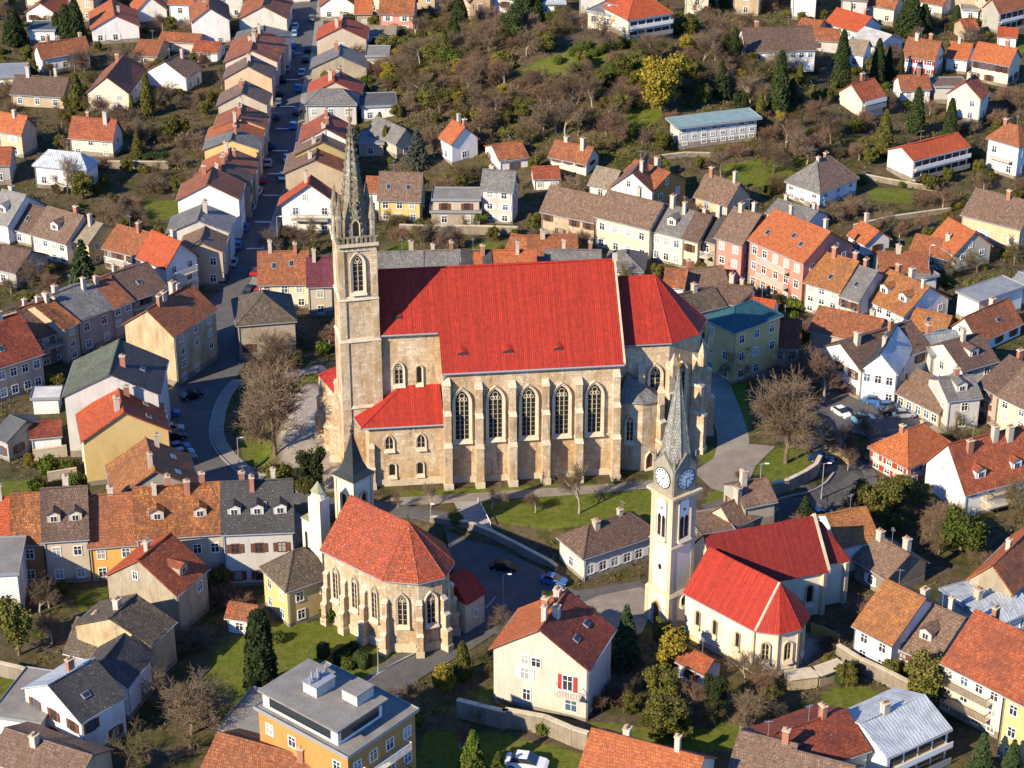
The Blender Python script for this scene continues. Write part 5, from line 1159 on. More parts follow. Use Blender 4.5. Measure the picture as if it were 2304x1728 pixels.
def np_mesh(name,co,fc,mats,smooth=False,k=4):
    me=D.meshes.new(name); me.vertices.add(len(co)); me.vertices.foreach_set('co',co.astype(np.float32).ravel())
    me.loops.add(fc.size); me.loops.foreach_set('vertex_index',fc.astype(np.int32).ravel())
    me.polygons.add(len(fc)); me.polygons.foreach_set('loop_start',np.arange(0,fc.size,k,dtype=np.int32)); me.polygons.foreach_set('loop_total',np.full(len(fc),k,dtype=np.int32))
    if smooth: me.polygons.foreach_set('use_smooth',np.ones(len(fc),bool))
    for m in mats: me.materials.append(m)
    me.update(calc_edges=True); me.validate(); return me
gm=D.materials.new('ground_soil_and_grass'); gm.use_nodes=True; t=gm.node_tree; bb=t.nodes['Principled BSDF']; bb.inputs['Roughness'].default_value=.95; bb.inputs['Specular IOR Level'].default_value=.1
pos=wpos(t); at_=t.nodes.new('ShaderNodeAttribute'); at_.attribute_name='cover'
sep=t.nodes.new('ShaderNodeSeparateColor'); t.links.new(at_.outputs['Color'],sep.inputs[0])
n1=noise(t,pos,.16,6,.65); n2=noise(t,pos,1.3,6,.75); n3=noise(t,pos,.5,5,.7)
soil=mixc(t,ramp(t,n2,.35,.7),(0.05,0.036,0.022),(0.15,0.11,0.068))
wild=mixc(t,ramp(t,n3,.4,.62),(0.035,0.042,0.010),(0.105,0.08,0.032))
base=mixc(t,ramp(t,n1,.42,.55),soil,wild)
lawn=mixc(t,ramp(t,n2,.3,.7),(0.05,0.07,0.008),(0.135,0.15,0.02))
lawn=mixc(t,ramp(t,n3,.5,.72),lawn,(0.15,0.13,0.04))
ad=t.nodes.new('ShaderNodeMath'); ad.operation='ADD'; t.links.new(sep.outputs[0],ad.inputs[0]); 
mm=t.nodes.new('ShaderNodeMath'); mm.operation='MULTIPLY_ADD'; t.links.new(n2,mm.inputs[0]); mm.inputs[1].default_value=1.5; mm.inputs[2].default_value=-.75; t.links.new(mm.outputs[0],ad.inputs[1])
c=mixc(t,ramp(t,ad.outputs[0],.4,.6),base,lawn)
c=mixc(t,sep.outputs[1],c,mixc(t,ramp(t,n2,.35,.65),(0.26,0.22,0.17),(0.36,0.31,0.25)))
t.links.new(c,bb.inputs['Base Color']); bump(t,bb,noise(t,pos,3,6,.8),.8,.15)
me=np_mesh('ground',np.stack([xf,yf,Z],1),fc,[gm],True)
cov=np.zeros((len(xf),4),np.float32); cov[:,3]=1
for p in LAWN: cov[:,0]=np.maximum(cov[:,0],np.clip((pdist(xf,yf,p)+.6)/1.2,0,1))
for p in GRAVEL: cov[:,1]=np.maximum(cov[:,1],np.clip((pdist(xf,yf,p)+.6)/1.2,0,1))
ca_=me.color_attributes.new('cover','FLOAT_COLOR','POINT'); ca_.data.foreach_set('color',cov.ravel())
go=D.objects.new('ground',me); C.objects.link(go); go['kind']='structure'
def pave_build(t,b,col):
    pos=wpos(t); c=mixc(t,ramp(t,noise(t,pos,.5,7,.7),.35,.65),mul(col,.7),col)
    c=mixc(t,ramp(t,noise(t,pos,6,5,.7),.3,.7),mixc(t,1,c,(.78,.78,.78),'MULTIPLY'),c); t.links.new(c,b.inputs['Base Color']); bump(t,b,noise(t,pos,8,3),.2,.03)
ASPH=mat('asphalt',(0.115,0.108,0.10),.9,0,pave_build); PAVE=mat('light_paving',(0.30,0.26,0.21),.9,0,pave_build); GRAV=mat('gravel',(0.27,0.23,0.18),.95,0,pave_build); KERB=mat('kerb_stone',(0.34,0.32,0.28),.9,0,pave_build); LINE=mat('road_paint',(0.6,0.6,0.58),.7)
ROADPOLY=[]
def smooth(pts,n=5):
    P_=[Vector(p) for p in pts]; out=[]
    for i in range(len(P_)-1):
        a=P_[max(i-1,0)];b=P_[i];c=P_[i+1];d=P_[min(i+2,len(P_)-1)]
        for k in range(n):
            t=k/n; out.append(.5*((2*b)+(c-a)*t+(2*a-5*b+4*c-d)*t*t+(-a+3*b-3*c+d)*t**3))
    out.append(P_[-1]); return out
def ribbon(name,pts,wl,wr,m,dz=.06,parent=None,kind=True,n=5,cross=3):
    ps=smooth(pts,n); b=MB(); rows=[]
    for i,p in enumerate(ps):
        d=(ps[min(i+1,len(ps)-1)]-ps[max(i-1,0)]); d.z=0; d.normalize(); nn=Vector((-d.y,d.x,0)); row=[]
        for k in range(cross+1):
            q=p+nn*(wl-(wl+wr)*k/cross); row.append(Vector((q.x,q.y,terr(q.x,q.y)+dz)))
        rows.append(row)
    for r0,r1 in zip(rows,rows[1:]):
        for k in range(cross): b.poly([r0[k],r0[k+1],r1[k+1],r1[k]])
    o=b.build(name,m); 
    if kind: o['kind']='structure'
    ROADPOLY.append([tuple(r[0][:2]) for r in rows]+[tuple(r[-1][:2]) for r in reversed(rows)])
    return o
def paved(name,poly,m,dz):
    b=MB(); b.poly([(x,y,terr(x,y)+dz) for x,y in poly]); o=b.build(name,m); o['kind']='structure'; ROADPOLY.append(poly); return o
def kerb(pts,wd=.25,h=.14,n=5):
    ps=smooth(pts,n); b=MB()
    for p,q in zip(ps,ps[1:]):
        d=(q-p); d.z=0
        if d.length<.05: continue
        d.normalize(); nn=Vector((-d.y,d.x,0))*wd/2
        za,zb=terr(p.x,p.y),terr(q.x,q.y)
        b.hull2([Vector((*(p-nn)[:2],za-.1)),Vector((*(p+nn)[:2],za-.1)),Vector((*(p+nn)[:2],za+h)),Vector((*(p-nn)[:2],za+h))],[Vector((*(q-nn)[:2],zb-.1)),Vector((*(q+nn)[:2],zb-.1)),Vector((*(q+nn)[:2],zb+h)),Vector((*(q-nn)[:2],zb+h))])
    o=b.build('kerb',KERB); o['kind']='structure'
st=[at(x,y) for x,y in reversed(((730,-40),(719,27),(705,136),(688,200),(676,298),(660,390),(634,456),(606,540),(588,600),(566,655)))]
ribbon('road',st,8.0,-.6,ASPH); ribbon('pavement',st,.55,1.2,PAVE,.10)
kerb([Vector((p.x-.6,p.y,0)) for p in st])
cv_=[at(x,y) for x,y in ((560,655),(515,690),(506,740),(500,800),(470,850),(436,895),(425,950),(438,1010),(480,1062),(545,1105),(640,1140),(760,1180),(900,1210),(1020,1235))]
ribbon('road',cv_,4.0,4.0,ASPH,.065)
inn=[at(x,y) for x,y in ((520,860),(490,900),(473,960),(478,1000),(507,1039),(572,1093),(640,1120))]
kerb(inn); ribbon('pavement',[p+Vector((1.0,.8,0)) for p in inn],.9,.9,PAVE,.075)
paved('road',ppoly([(1000,1215),(1120,1243),(1235,1290),(1262,1318),(1300,1330),(1440,1308),(1470,1330),(1440,1400),(1400,1440),(1340,1395),(1280,1365),(1210,1350),(1150,1385),(1120,1430),(1060,1400),(1050,1340),(1020,1290)]),ASPH,.07)
paved('plaza',ppoly([(1300,1362),(1345,1342),(1440,1322),(1480,1340),(1445,1425),(1400,1440),(1345,1395)]),GRAV,.09)
lw=[at(x,y) for x,y in ((1150,1352),(1085,1402),(1010,1450),(920,1500),(850,1552),(800,1600),(760,1660))]
ribbon('road',lw,2.7,2.7,ASPH,.075); kerb([at(x,y) for x,y in ((1115,1345),(1080,1378),(960,1455),(870,1505),(815,1545))])
rr_=[at(x,y) for x,y in ((1600,1195),(1680,1165),(1770,1142),(1860,1115),(1925,1080),(1915,1045),(1880,1015),(1860,980),(1875,930),(1900,890),(1870,850),(1800,800))]
ribbon('road',rr_,2.8,2.8,ASPH,.068)
paved('car_park',ppoly([(1850,890),(1960,885),(2040,915),(2120,945),(2060,975),(1960,985),(1880,965)]),ASPH,.074)
kerb([at(x,y) for x,y in ((1710,1135),(1800,1115),(1850,1098),(1875,1070))])
ribbon('path',[at(x,y) for x,y in ((880,1130),(960,1126),(1060,1120),(1168,1112),(1258,1107),(1380,1098),(1461,1091),(1560,1085))],1.1,1.1,GRAV,.05)
ribbon('path',[at(x,y) for x,y in ((1640,1040),(1650,990),(1630,920),(1600,850),(1560,800))],2.2,2.2,PAVE,.06)
ribbon('path',[at(x,y) for x,y in ((636,846),(680,838),(730,826))],1.2,1.2,PAVE,.07)
paved('plaza',ppoly([(1560,1062),(1625,1020),(1690,1000),(1745,1005),(1700,1050),(1685,1085),(1660,1120),(1600,1100)]),GRAV,.08)
# street markings
for k in range(0,9):
    p=at(*[(612-0*k,560),(630,500),(645,440),(655,392),(665,340),(674,290),(680,240),(688,180),(695,120)][k]); 
    b=MB(); b.box(-3.2,-.2,-.2,.2,0,.008); o=b.build('road_marking',LINE,None,(p.x-1.2,p.y,terr(p.x,p.y)+.075)); o['kind']='structure'
ribbon('road_marking',[at(x,y) for x,y in ((1090,1275),(1200,1300),(1290,1340))],.08,.08,LINE,.078)
# stairs down from the churchyard
b=MB(); 
for k in range(13):
    tq=k/12; p=at(1050+30*tq,1133+58*tq); b.box(p.x-1.6,p.x+1.6,p.y-.22,p.y+.22,p.z-.3,p.z+.2)
o=b.build('stone_stairs',KERB); tag(o,'broad stone stairway descending through the lawn in front of the gothic church','stairs')
b=MB(); pts=[at(1076,1133),at(1104,1190)]; b.tube(pts[0]+Vector((0,0,.9)),pts[1]+Vector((0,0,.9)),.06,.06,6)
for k in range(6): p=pts[0].lerp(pts[1],k/5); b.tube(p-Vector((0,0,.1)),p+Vector((0,0,.9)),.05,.05,5)
tag(b.build('handrail',WHITEF),'pale handrail along the right side of the stone stairway','railing')
# ---------------------------------------------------------------- walls, hedges, lamps
def wall_line(pts,h_,w_,m,label,cat='garden wall',cap=True):
    ps=[at(*p) for p in pts]; b=MB()
    for p,q in zip(ps,ps[1:]):
        n=max(1,int((q-p).length/3))
        for k in range(n):
            a=p.lerp(q,k/n); c=p.lerp(q,(k+1)/n); d=(c-a); d.z=0; d.normalize(); nn=Vector((-d.y,d.x,0))*w_/2
            za=terr(a.x,a.y); zc=terr(c.x,c.y)
            f=lambda v,s,z: Vector((v.x+nn.x*s,v.y+nn.y*s,z))
            b.hull2([f(a,-1,za-1),f(a,1,za-1),f(a,1,za+h_),f(a,-1,za+h_)],[f(c,-1,zc-1),f(c,1,zc-1),f(c,1,zc+h_),f(c,-1,zc+h_)],0)
            if cap: b.hull2([f(a,-1.3,za+h_),f(a,1.3,za+h_),f(a,1.3,za+h_+.1),f(a,-1.3,za+h_+.1)],[f(c,-1.3,zc+h_),f(c,1.3,zc+h_),f(c,1.3,zc+h_+.1),f(c,-1.3,zc+h_+.1)],1)
    o=b.build('garden_wall' if 'fence' not in cat else 'fence',[m,TRIMST]); tag(o,label,cat); return o
WST=mat('rubble_wall',(0.27,0.225,0.17),.95,0,wall_build(1.0)); WOOD=mat('ochre_boards',(0.36,0.22,0.07),.9,0,wall_build(.5))
Q_=lambda rc,L_: [P(rc,p) for p in L_]
wall_line(Q_('13',[(1700,1230),(2100,1330)])+Q_('23',[(0,1310),(330,1370),(560,1470),(690,1510)]),2.3,.5,WST,'long mottled stone retaining wall below the tall pale gable house')
wall_line(Q_('03',[(-40,880),(180,930),(330,990)]),1.8,.4,WST,'weathered stone garden wall at the left edge above the grass')
wall_line(Q_('32',[(20,985),(250,930),(390,860),(480,800),(515,730)]),1.7,.45,WST,'curved dark retaining wall around the round lawn on the right')
wall_line(Q_('12',[(1480,1290),(1800,1370),(2180,1440)])+Q_('22',[(380,1560),(430,1600)]),.8,.4,WST,'low rough stone wall between the road and the church lawn')
wall_line(Q_('33',[(660,745),(840,860),(1060,960),(1250,1060)]),1.9,.45,WST,'stone wall in front of the white row houses at lower right')
wall_line(Q_('33',[(240,990),(480,960),(700,880)]),1.6,1.6,mat('dry_stone',(0.42,0.34,0.22),.95,0,wall_build(.9)),'thick tan coping wall behind the clock tower church apse')
wall_line(Q_('11',[(1220,360),(1500,370),(1850,370),(2200,380)]),1.5,.4,WST,'stone retaining wall below the yellow house and low annex')
wall_line(Q_('00',[(900,1395),(1400,1400)]),1.4,.3,WST,'pale garden wall between square white house and terrace row')
wall_line(Q_('32',[(500,520),(620,620),(760,720)]),1.4,.25,mat('sunlit_plaster',(0.5,0.38,0.2),.9,0,wall_build(.9)),'ochre wall along the road left of the pink mansion')  # ochre is the wall's own colour
wall_line(Q_('33',[(440,560),(560,600),(680,660)]),1.8,.12,WOOD,'ochre board fence behind the clock tower church','fence',False)
wall_line(Q_('01',[(1130,490),(1160,470)]),1,.2,WST,'short wall stub beside the rusty roofed white house')
wall_line(Q_('02',[(280,680),(560,640)]),1.6,.25,wallm('beige'),'beige garden wall left of the yellow gable house')
wall_line(Q_('02',[(400,850),(640,810)]),1.3,.25,wallm('beige'),'lower beige garden wall left of the rust and maroon roof')
wall_line(Q_('31',[(800,330),(1100,260),(1600,190)]),.8,.3,WST,'long low terrace wall on the right hillside')
wall_line(Q_('30',[(870,1480),(1290,1560),(1500,1590)]),.9,.3,WST,'garden wall below the long modern red roofed house')
wall_line(Q_('20',[(1240,1340),(1500,1310),(1750,1310)]),.8,.3,WST,'rough wall below the teal roofed block')
def lamp(px,py,h_,label,arm=.6):
    p=at(px,py); r_=empty('street_lamp',(p.x,p.y,p.z)); tag(r_,label,'street lamp','street lamps')
    b=MB(); b.tube((0,0,-.3),(0,0,h_),.09,.05,8); b.tube((0,0,0),(0,0,.8),.13,.11,8); b.tube((0,0,h_),(arm,0,h_+.15),.04,.04,6); b.build('pole',[ZINC],r_)
    b=MB(); b.hull2([(arm-.1,-.12,h_+.08),(arm+.45,-.09,h_+.1),(arm+.45,.09,h_+.1),(arm-.1,.12,h_+.08)],[(arm-.1,-.08,h_+.22),(arm+.4,-.05,h_+.18),(arm+.4,.05,h_+.18),(arm-.1,.08,h_+.22)]); b.build('lamp_head',[WHITEF],r_)
lamp(*P('11',(212,455)),5,'pale lamp post at the lower end of the long street')
lamp(*P('13',(2080,345)),5,'lamp post beside the road bend right of the monastery church')
lamp(*P('32',(530,1005)),5.5,'tall lamp post on the right hand road below the round lawn')
lamp(*P('22',(2110,985)),5,'lamp post at the gravel plaza right of the clock tower')
lamp(*P('31',(1400,845)),8,'tall pole among the orange roofs on the right',.3)
lamp(*P('13',(1045,870)),4.5,'white lamp post on the lawn below the monastery apse',.1)
lamp(*P('02',(1985,760)),5,'dark lamp post on the pavement inside the curved road')
lamp(*P('12',(1480,1190)),2.6,'short white post on the lawn left of the stairway',.1)
# ---------------------------------------------------------------- vegetation meshes
def leaf_mat(name,c1,c2,c3=None):
    m=D.materials.new(name); m.use_nodes=True; t=m.node_tree; b=t.nodes['Principled BSDF']; b.inputs['Roughness'].default_value=.8; b.inputs['Specular IOR Level'].default_value=.15
    g=t.nodes.new('ShaderNodeNewGeometry'); oi=t.nodes.new('ShaderNodeObjectInfo')
    c=mixc(t,g.outputs['Random Per Island'],c1,c2)
    n=noise(t,scl(t,t.nodes.new('ShaderNodeTexCoord').outputs['Object'],(1,1,1)),.8,3)
    c=mixc(t,ramp(t,n,.42,.6),c,c3 or c2)
    hs=t.nodes.new('ShaderNodeHueSaturation'); t.links.new(c,hs.inputs['Color'])
    mr=t.nodes.new('ShaderNodeMapRange'); mr.inputs[3].default_value=.7; mr.inputs[4].default_value=1.35; t.links.new(oi.outputs['Random'],mr.inputs[0]); t.links.new(mr.outputs[0],hs.inputs['Value'])
    t.links.new(hs.outputs[0],b.inputs['Base Color']); return m
LM={'olive':leaf_mat('olive_foliage',(0.035,0.045,0.008),(0.13,0.12,0.018),(0.10,0.085,0.02)),
 'dark':leaf_mat('dark_evergreen',(0.012,0.025,0.008),(0.045,0.06,0.014),(0.03,0.04,0.012)),
 'spruce':leaf_mat('spruce_needles',(0.012,0.028,0.012),(0.05,0.07,0.022),(0.035,0.05,0.016)),
 'blue':leaf_mat('blue_spruce_needles',(0.04,0.055,0.04),(0.17,0.18,0.13),(0.09,0.1,0.07)),
 'gold':leaf_mat('golden_foliage',(0.10,0.075,0.01),(0.26,0.19,0.02),(0.15,0.12,0.015)),
 'yew':leaf_mat('bright_evergreen',(0.03,0.055,0.006),(0.10,0.13,0.012),(0.07,0.08,0.015)),
 'twig':leaf_mat('bare_twigs',(0.10,0.07,0.045),(0.25,0.18,0.115),(0.15,0.105,0.065)),
 'twigred':leaf_mat('reddish_twigs',(0.12,0.068,0.042),(0.25,0.155,0.10),(0.17,0.105,0.065)),
 'dry':leaf_mat('dry_weeds',(0.05,0.035,0.02),(0.16,0.115,0.07),(0.09,0.075,0.03)),'dryred':leaf_mat('dry_scrub',(0.07,0.045,0.03),(0.2,0.14,0.1),(0.12,0.085,0.05)),
 'twigolive':leaf_mat('mossy_twigs',(0.09,0.07,0.03),(0.21,0.16,0.075),(0.12,0.095,0.04))}
BARK=mat('bark',(0.17,0.125,0.075),.95,0,wall_build(.9)); BARKP=mat('pale_bark',(0.36,0.31,0.24),.95,0,wall_build(.8))
def leaves(pts,nrm,size,rs,asp=1.0):
    n=len(pts); a=rs.normal(size=(n,3))*.9+nrm; a/=np.linalg.norm(a,axis=1)[:,None]+1e-9
    r=rs.normal(size=(n,3)); u=np.cross(a,r); u/=np.linalg.norm(u,axis=1)[:,None]+1e-9; v=np.cross(a,u)
    s=(size*rs.uniform(.5,1.4,n))[:,None]
    co=np.stack([pts-u*s-v*s*asp*.6,pts+u*s*.8-v*s*asp,pts+u*s+v*s*asp*.7,pts-u*s*.7+v*s*asp],1).reshape(-1,3)
    return co,np.arange(4*n).reshape(-1,4)
def lobes_mesh(name,lobes,n,size,rs,m,core=True):
    L_=[];N_=[]
    w_=np.array([l[3]*l[4]*l[5] for l in lobes])**.66; w_/=w_.sum()
    for l,k in zip(lobes,(w_*n).astype(int)):
        d=rs.normal(size=(k,3)); d/=np.linalg.norm(d,axis=1)[:,None]; r=rs.uniform(.55,1.08,k)[:,None]
        r*=1+.18*np.sin(d[:,:1]*7+l[0]*5)*np.cos(d[:,1:2]*6)
        L_.append(np.array(l[:3])+d*r*np.array(l[3:6])); N_.append(d)
    co,fc=leaves(np.concatenate(L_),np.concatenate(N_),size,rs)
    if core:
        b=MB()
        for l in lobes:
            k=len(b.v)
            for a in range(5):
                for e in range(8): t1=math.pi*(a+.5)/5; t2=math.pi*e/4; b.v.append((l[0]+.6*l[3]*math.sin(t1)*math.cos(t2),l[1]+.6*l[4]*math.sin(t1)*math.sin(t2),l[2]+.6*l[5]*math.cos(t1)))
            for a in range(4):
                for e in range(8): b.f.append((k+a*8+e,k+a*8+8+e,k+a*8+8+(e+1)%8,k+a*8+(e+1)%8))
        c2=np.array(b.v); fc=np.concatenate([fc,np.array(b.f)+len(co)]); co=np.concatenate([co,c2])
    return np_mesh(name,co,fc,[m])
def tubes_np(segs,n):
    # segs: array of (p,q,r0,r1)
    p=np.array([s[0] for s in segs]); q=np.array([s[1] for s in segs]); r0=np.array([s[2] for s in segs]); r1=np.array([s[3] for s in segs])
    d=q-p; d/=np.linalg.norm(d,axis=1)[:,None]+1e-9
    h_=np.where(np.abs(d[:,2:3])>.9,np.array([[1.,0,0]]),np.array([[0,0,1.]])); u=np.cross(d,h_); u/=np.linalg.norm(u,axis=1)[:,None]; v=np.cross(d,u)
    co=[]
    for c,r in((p,r0),(q,r1)):
        for k in range(n): t=2*math.pi*k/n; co.append(c+(u*math.cos(t)+v*math.sin(t))*r[:,None])
    co=np.stack(co,1).reshape(-1,3); m=len(segs); base=(np.arange(m)*2*n)[:,None]
    f=[]
    for k in range(n): j=(k+1)%n; f.append(np.concatenate([base+k,base+j,base+n+j,base+n+k],1))
    return co,np.stack(f,1).reshape(-1,4)
def bare(seed,H,spread,lv,trunk=.25,multi=1,twr=.022,droop=0.0,nb=(5,5,4,4)):
    rs=np.random.RandomState(seed); big=[];sm=[]
    def grow(p,d,L_,r,l):
        k=3 if l==0 else 2
        for s in range(k):
            d=d+rs.normal(size=3)*.10*(1+.5*l); d[2]+=.05-droop*l*.05; d/=np.linalg.norm(d)
            q=p+d*L_/k; r2=r*.84; (big if l<=1 else sm).append((p,q,r,max(r2,twr*.6)))
            if l<lv and (s>0 or l>0):
                for m in range(nb[min(l,3)]//k+ (1 if s==k-1 else 0)):
                    a=rs.uniform(0,2*math.pi); tlt=rs.uniform(.35,.95)*spread
                    h_=np.array([1,0,0]) if abs(d[2])>.8 else np.array([0,0,1.]); u=np.cross(d,h_); u/=np.linalg.norm(u); v=np.cross(d,u)
                    e=d*math.cos(tlt)+(u*math.cos(a)+v*math.sin(a))*math.sin(tlt); e/=np.linalg.norm(e)
                    grow(p+(q-p)*rs.uniform(.3,1),e,L_*rs.uniform(.5,.75)*(1.25 if l==0 else 1),max(r2*.55,twr),l+1)
            p=q;r=r2
    if multi==1: grow(np.array([0,0,-.3]),np.array([0,0,1.]),H*.62,H*.026,0)
    else:
        for k in range(multi):
            a=2*math.pi*k/multi; grow(np.array([0,0,-.1]),np.array([math.cos(a)*.7,math.sin(a)*.7,.8]),H*.55,H*.018,1)
    z=max(max(s[1][2] for s in sm),.1); sc=H/z
    f=lambda L_: [(a*sc,b*sc,r,r2) for a,b,r,r2 in L_]
    return f(big),f(sm)
VEG={}
def mk_bare(key,seed,H,spread,lv,m,bark=BARK,**kw):
    big,sm=bare(seed,H,spread,lv,**kw)
    co,fc=tubes_np(sm,3); cm=np_mesh('crown',co,fc,[LM[m]])
    tm=None
    if big: co,fc=tubes_np(big,7); tm=np_mesh('trunk',co,fc,[bark],True)
    VEG[key]=(tm,cm,H)
    print(key,len(sm))
mk_bare('bareA',1,10,.95,4,'twig',nb=(9,8,6,4)); mk_bare('bareB',2,10,.8,4,'twigolive',nb=(8,8,6,4)); mk_bare('bareC',3,10,1.0,4,'twigred',BARKP,nb=(9,8,6,4)); mk_bare('bareD',8,10,.7,4,'twig',BARKP,nb=(7,7,6,4))
mk_bare('bareE',21,10,.78,4,'twig',nb=(12,10,8,5)); mk_bare('shrubA',4,3,.9,4,'twig',multi=7,nb=(5,8,6,5),twr=.016); mk_bare('shrubB',5,3,1.0,4,'twigred',multi=7,nb=(5,8,6,5),twr=.016); mk_bare('shrubC',6,3,.8,4,'twigolive',multi=7,nb=(5,8,6,5),twr=.016)
def trunk_mesh(h_,r,bark=BARK):
    co,fc=tubes_np([(np.array([0,0,-.4]),np.array([.05,0,h_*.5]),r,r*.8),(np.array([.05,0,h_*.5]),np.array([0,0.05,h_]),r*.8,r*.45)],8); return np_mesh('trunk',co,fc,[bark],True)
def mk_lobes(key,H,lobes,n,size,m,seed,th=None,tr=.2):
    VEG[key]=(trunk_mesh(th or H*.5,tr),lobes_mesh('crown',lobes,n,size,np.random.RandomState(seed),LM[m]),H)
def rl(seed,H,w,n,zlo=.3):
    r_=random.Random(seed); o=[(0,0,H*.55,w*.55,w*.55,H*.36)]
    for k in range(n):
        a=r_.uniform(0,6.28); d=w*r_.uniform(.35,.75); z=H*r_.uniform(zlo,.86); s=w*r_.uniform(.28,.45)
        o.append((d*math.cos(a),d*math.sin(a),z,s,s,s*r_.uniform(.8,1.2)))
    return o
mk_lobes('round',5,rl(1,5,2.3,12),5200,.10,'olive',1); mk_lobes('roundB',5,rl(2,5,2.1,14),5200,.10,'yew',2); mk_lobes('ever',8,rl(3,8,2.7,16,.25),6500,.13,'dark',3); mk_lobes('gold',10,rl(4,10,4.0,18,.25),8000,.17,'gold',4)
mk_lobes('goldB',6,rl(14,6,2.0,12,.25),4500,.12,'gold',14); mk_lobes('pine',7,rl(6,7,2.6,10,.5),4500,.13,'olive',6)
mk_lobes('bushA',2,[(0,0,.7,1.1,1.1,.8),(.6,.3,.8,.7,.7,.7),(-.5,-.4,.9,.7,.7,.7),(-.3,.6,1.1,.6,.6,.6)],2200,.075,'olive',7); mk_lobes('bushB',2,[(0,0,.8,1.0,1.0,.9),(.5,-.3,1.0,.6,.6,.7)],2000,.075,'yew',8); mk_lobes('ball',2,[(0,0,.95,1,1,1)],2400,.06,'yew',9)
def cyp(key,H,w,m,seed,blunt=1.0):
    rs=np.random.RandomState(seed); n=9000; t=rs.uniform(0,1,n)**1.15; prof=w*np.minimum(1,(t+.04)/.16)*(1-t)**(.62*blunt)*1.15+.08
    a=rs.uniform(0,2*math.pi,n); rr=prof*(rs.uniform(.72,1.06,n)+.10*np.sin(a*5+t*16)+.06*np.sin(a*9-t*30))
    pts=np.stack([rr*np.cos(a),rr*np.sin(a),t*H],1); nr=np.stack([np.cos(a),np.sin(a),np.full(n,.3)],1)
    co,fc=leaves(pts,nr,.11,rs,1.9)
    b=MB(); k=12
    for i_ in range(k+1):
        tt=i_/k; pr=(w*min(1,(tt+.04)/.16)*(1-tt)**(.62*blunt)*1.15+.02)*.78
        for e in range(10): b.v.append((pr*math.cos(e*.628),pr*math.sin(e*.628),tt*H*.98))
    for i_ in range(k):
        for e in range(10): b.f.append((i_*10+e,i_*10+(e+1)%10,i_*10+10+(e+1)%10,i_*10+10+e))
    fc=np.concatenate([fc,np.array(b.f)+len(co)]); co=np.concatenate([co,np.array(b.v)])
    VEG[key]=(trunk_mesh(H*.3,.18),np_mesh('crown',co,fc,[LM[m]]),H)
cyp('cypress',10,1.15,'dark',1); cyp('cypressB',10,1.7,'olive',2,.85); cyp('cypressC',10,2.0,'dark',3,.8); cyp('cypressD',10,1.35,'dark',5,.5)
def spruce(key,H,w,m,seed,n=15000):
    rs=np.random.RandomState(seed); P_=[];N_=[]; tiers=22
    for k in range(tiers):
        z=H*(.08+.9*k/tiers); R_=w*(1-k/tiers)**.85+.12; nb=int(9+7*(1-k/tiers))
        for j_ in range(nb):
            a=rs.uniform(0,2*math.pi); Rb=R_*rs.uniform(.75,1.12); c_=int(n/tiers/nb*(.3+1.4*(1-k/tiers)))
            s=rs.uniform(.1,1,c_); w2=(.10+.22*Rb*(1-s)*s*2)
            x=s*Rb; y=rs.uniform(-1,1,c_)*w2; zz=z-.34*x*x/ max(Rb,.4)+.12*x+rs.normal(size=c_)*.05
            P_.append(np.stack([x*math.cos(a)-y*math.sin(a),x*math.sin(a)+y*math.cos(a),zz],1)); N_.append(np.tile([[.2*math.cos(a),.2*math.sin(a),1]],(c_,1)))
    co,fc=leaves(np.concatenate(P_),np.concatenate(N_),.10,rs,1.2)
    VEG[key]=(trunk_mesh(H*.95,.16),np_mesh('crown',co,fc,[LM[m]]),H)
spruce('spruce',8,2.3,'spruce',1); spruce('spruceB',8,2.6,'blue',2); spruce('fir',8,2.7,'yew',3)
KN={'bareE':('bare_tree','tree','large bare tree'),'bareA':('bare_tree','tree','bare brown tree'),'bareB':('bare_tree','tree','bare mossy olive tree'),'bareC':('bare_tree','tree','bare reddish tree'),'bareD':('bare_tree','tree','slender bare tree'),
 'shrubA':('leafless_shrub','shrub','leafless brown shrub'),'shrubB':('leafless_shrub','shrub','leafless reddish shrub'),'shrubC':('leafless_shrub','shrub','leafless olive shrub'),
 'round':('evergreen_tree','tree','round olive green tree'),'roundB':('evergreen_tree','tree','rounded bright green tree'),'ever':('evergreen_tree','tree','dense dark evergreen tree'),'gold':('golden_tree','tree','tall golden green tree'),'goldB':('golden_tree','tree','small golden tree'),'pine':('pine_tree','tree','olive pine tree'),
 'bushA':('evergreen_bush','bush','olive evergreen bush'),'bushB':('evergreen_bush','bush','green garden bush'),'ball':('clipped_bush','bush','clipped round bush'),
 'cypress':('cypress_tree','cypress','slim dark cypress'),'cypressB':('cypress_tree','cypress','broad olive cypress'),'cypressC':('cypress_tree','cypress','broad dark cypress'),
 'cypressD':('cypress_tree','cypress','big columnar cypress'),'spruce':('spruce_tree','spruce','dark spruce'),'spruceB':('spruce_tree','spruce','pale frosted spruce'),'fir':('fir_tree','fir','bright green fir')}
PLANTS=[]; VP=[]
def plant(kind,wx,wy,H,wf=1.0,label=None,auto=True,group=None):
    tm,cm,H0=VEG[kind]; nm,cat,desc=KN[kind]; z=terr(wx,wy); s=H/H0
    r_=empty(nm,(wx,wy,z-.05),rnd.uniform(0,6.28)); r_.scale=(s*wf,s*wf,s)
    if tm: inst('trunk',tm,r_,(0,0,0))
    inst('crown',cm,r_,(0,0,0))
    r_['category']=cat; LABELED.append(r_)
    if label: r_['label']=label
    else: PLANTS.append((r_,desc,proj(Vector((wx,wy,z)))))
    if group: r_['group']=group
    VP.append((wx,wy)); return r_
def T(kind,rc,L_,wf=1.0,label=None):
    for q in L_:
        p=G(rc,q[0],q[1]); plant(kind,p.x,p.y,q[2],q[3] if len(q)>3 else wf,label if len(L_)==1 else None)
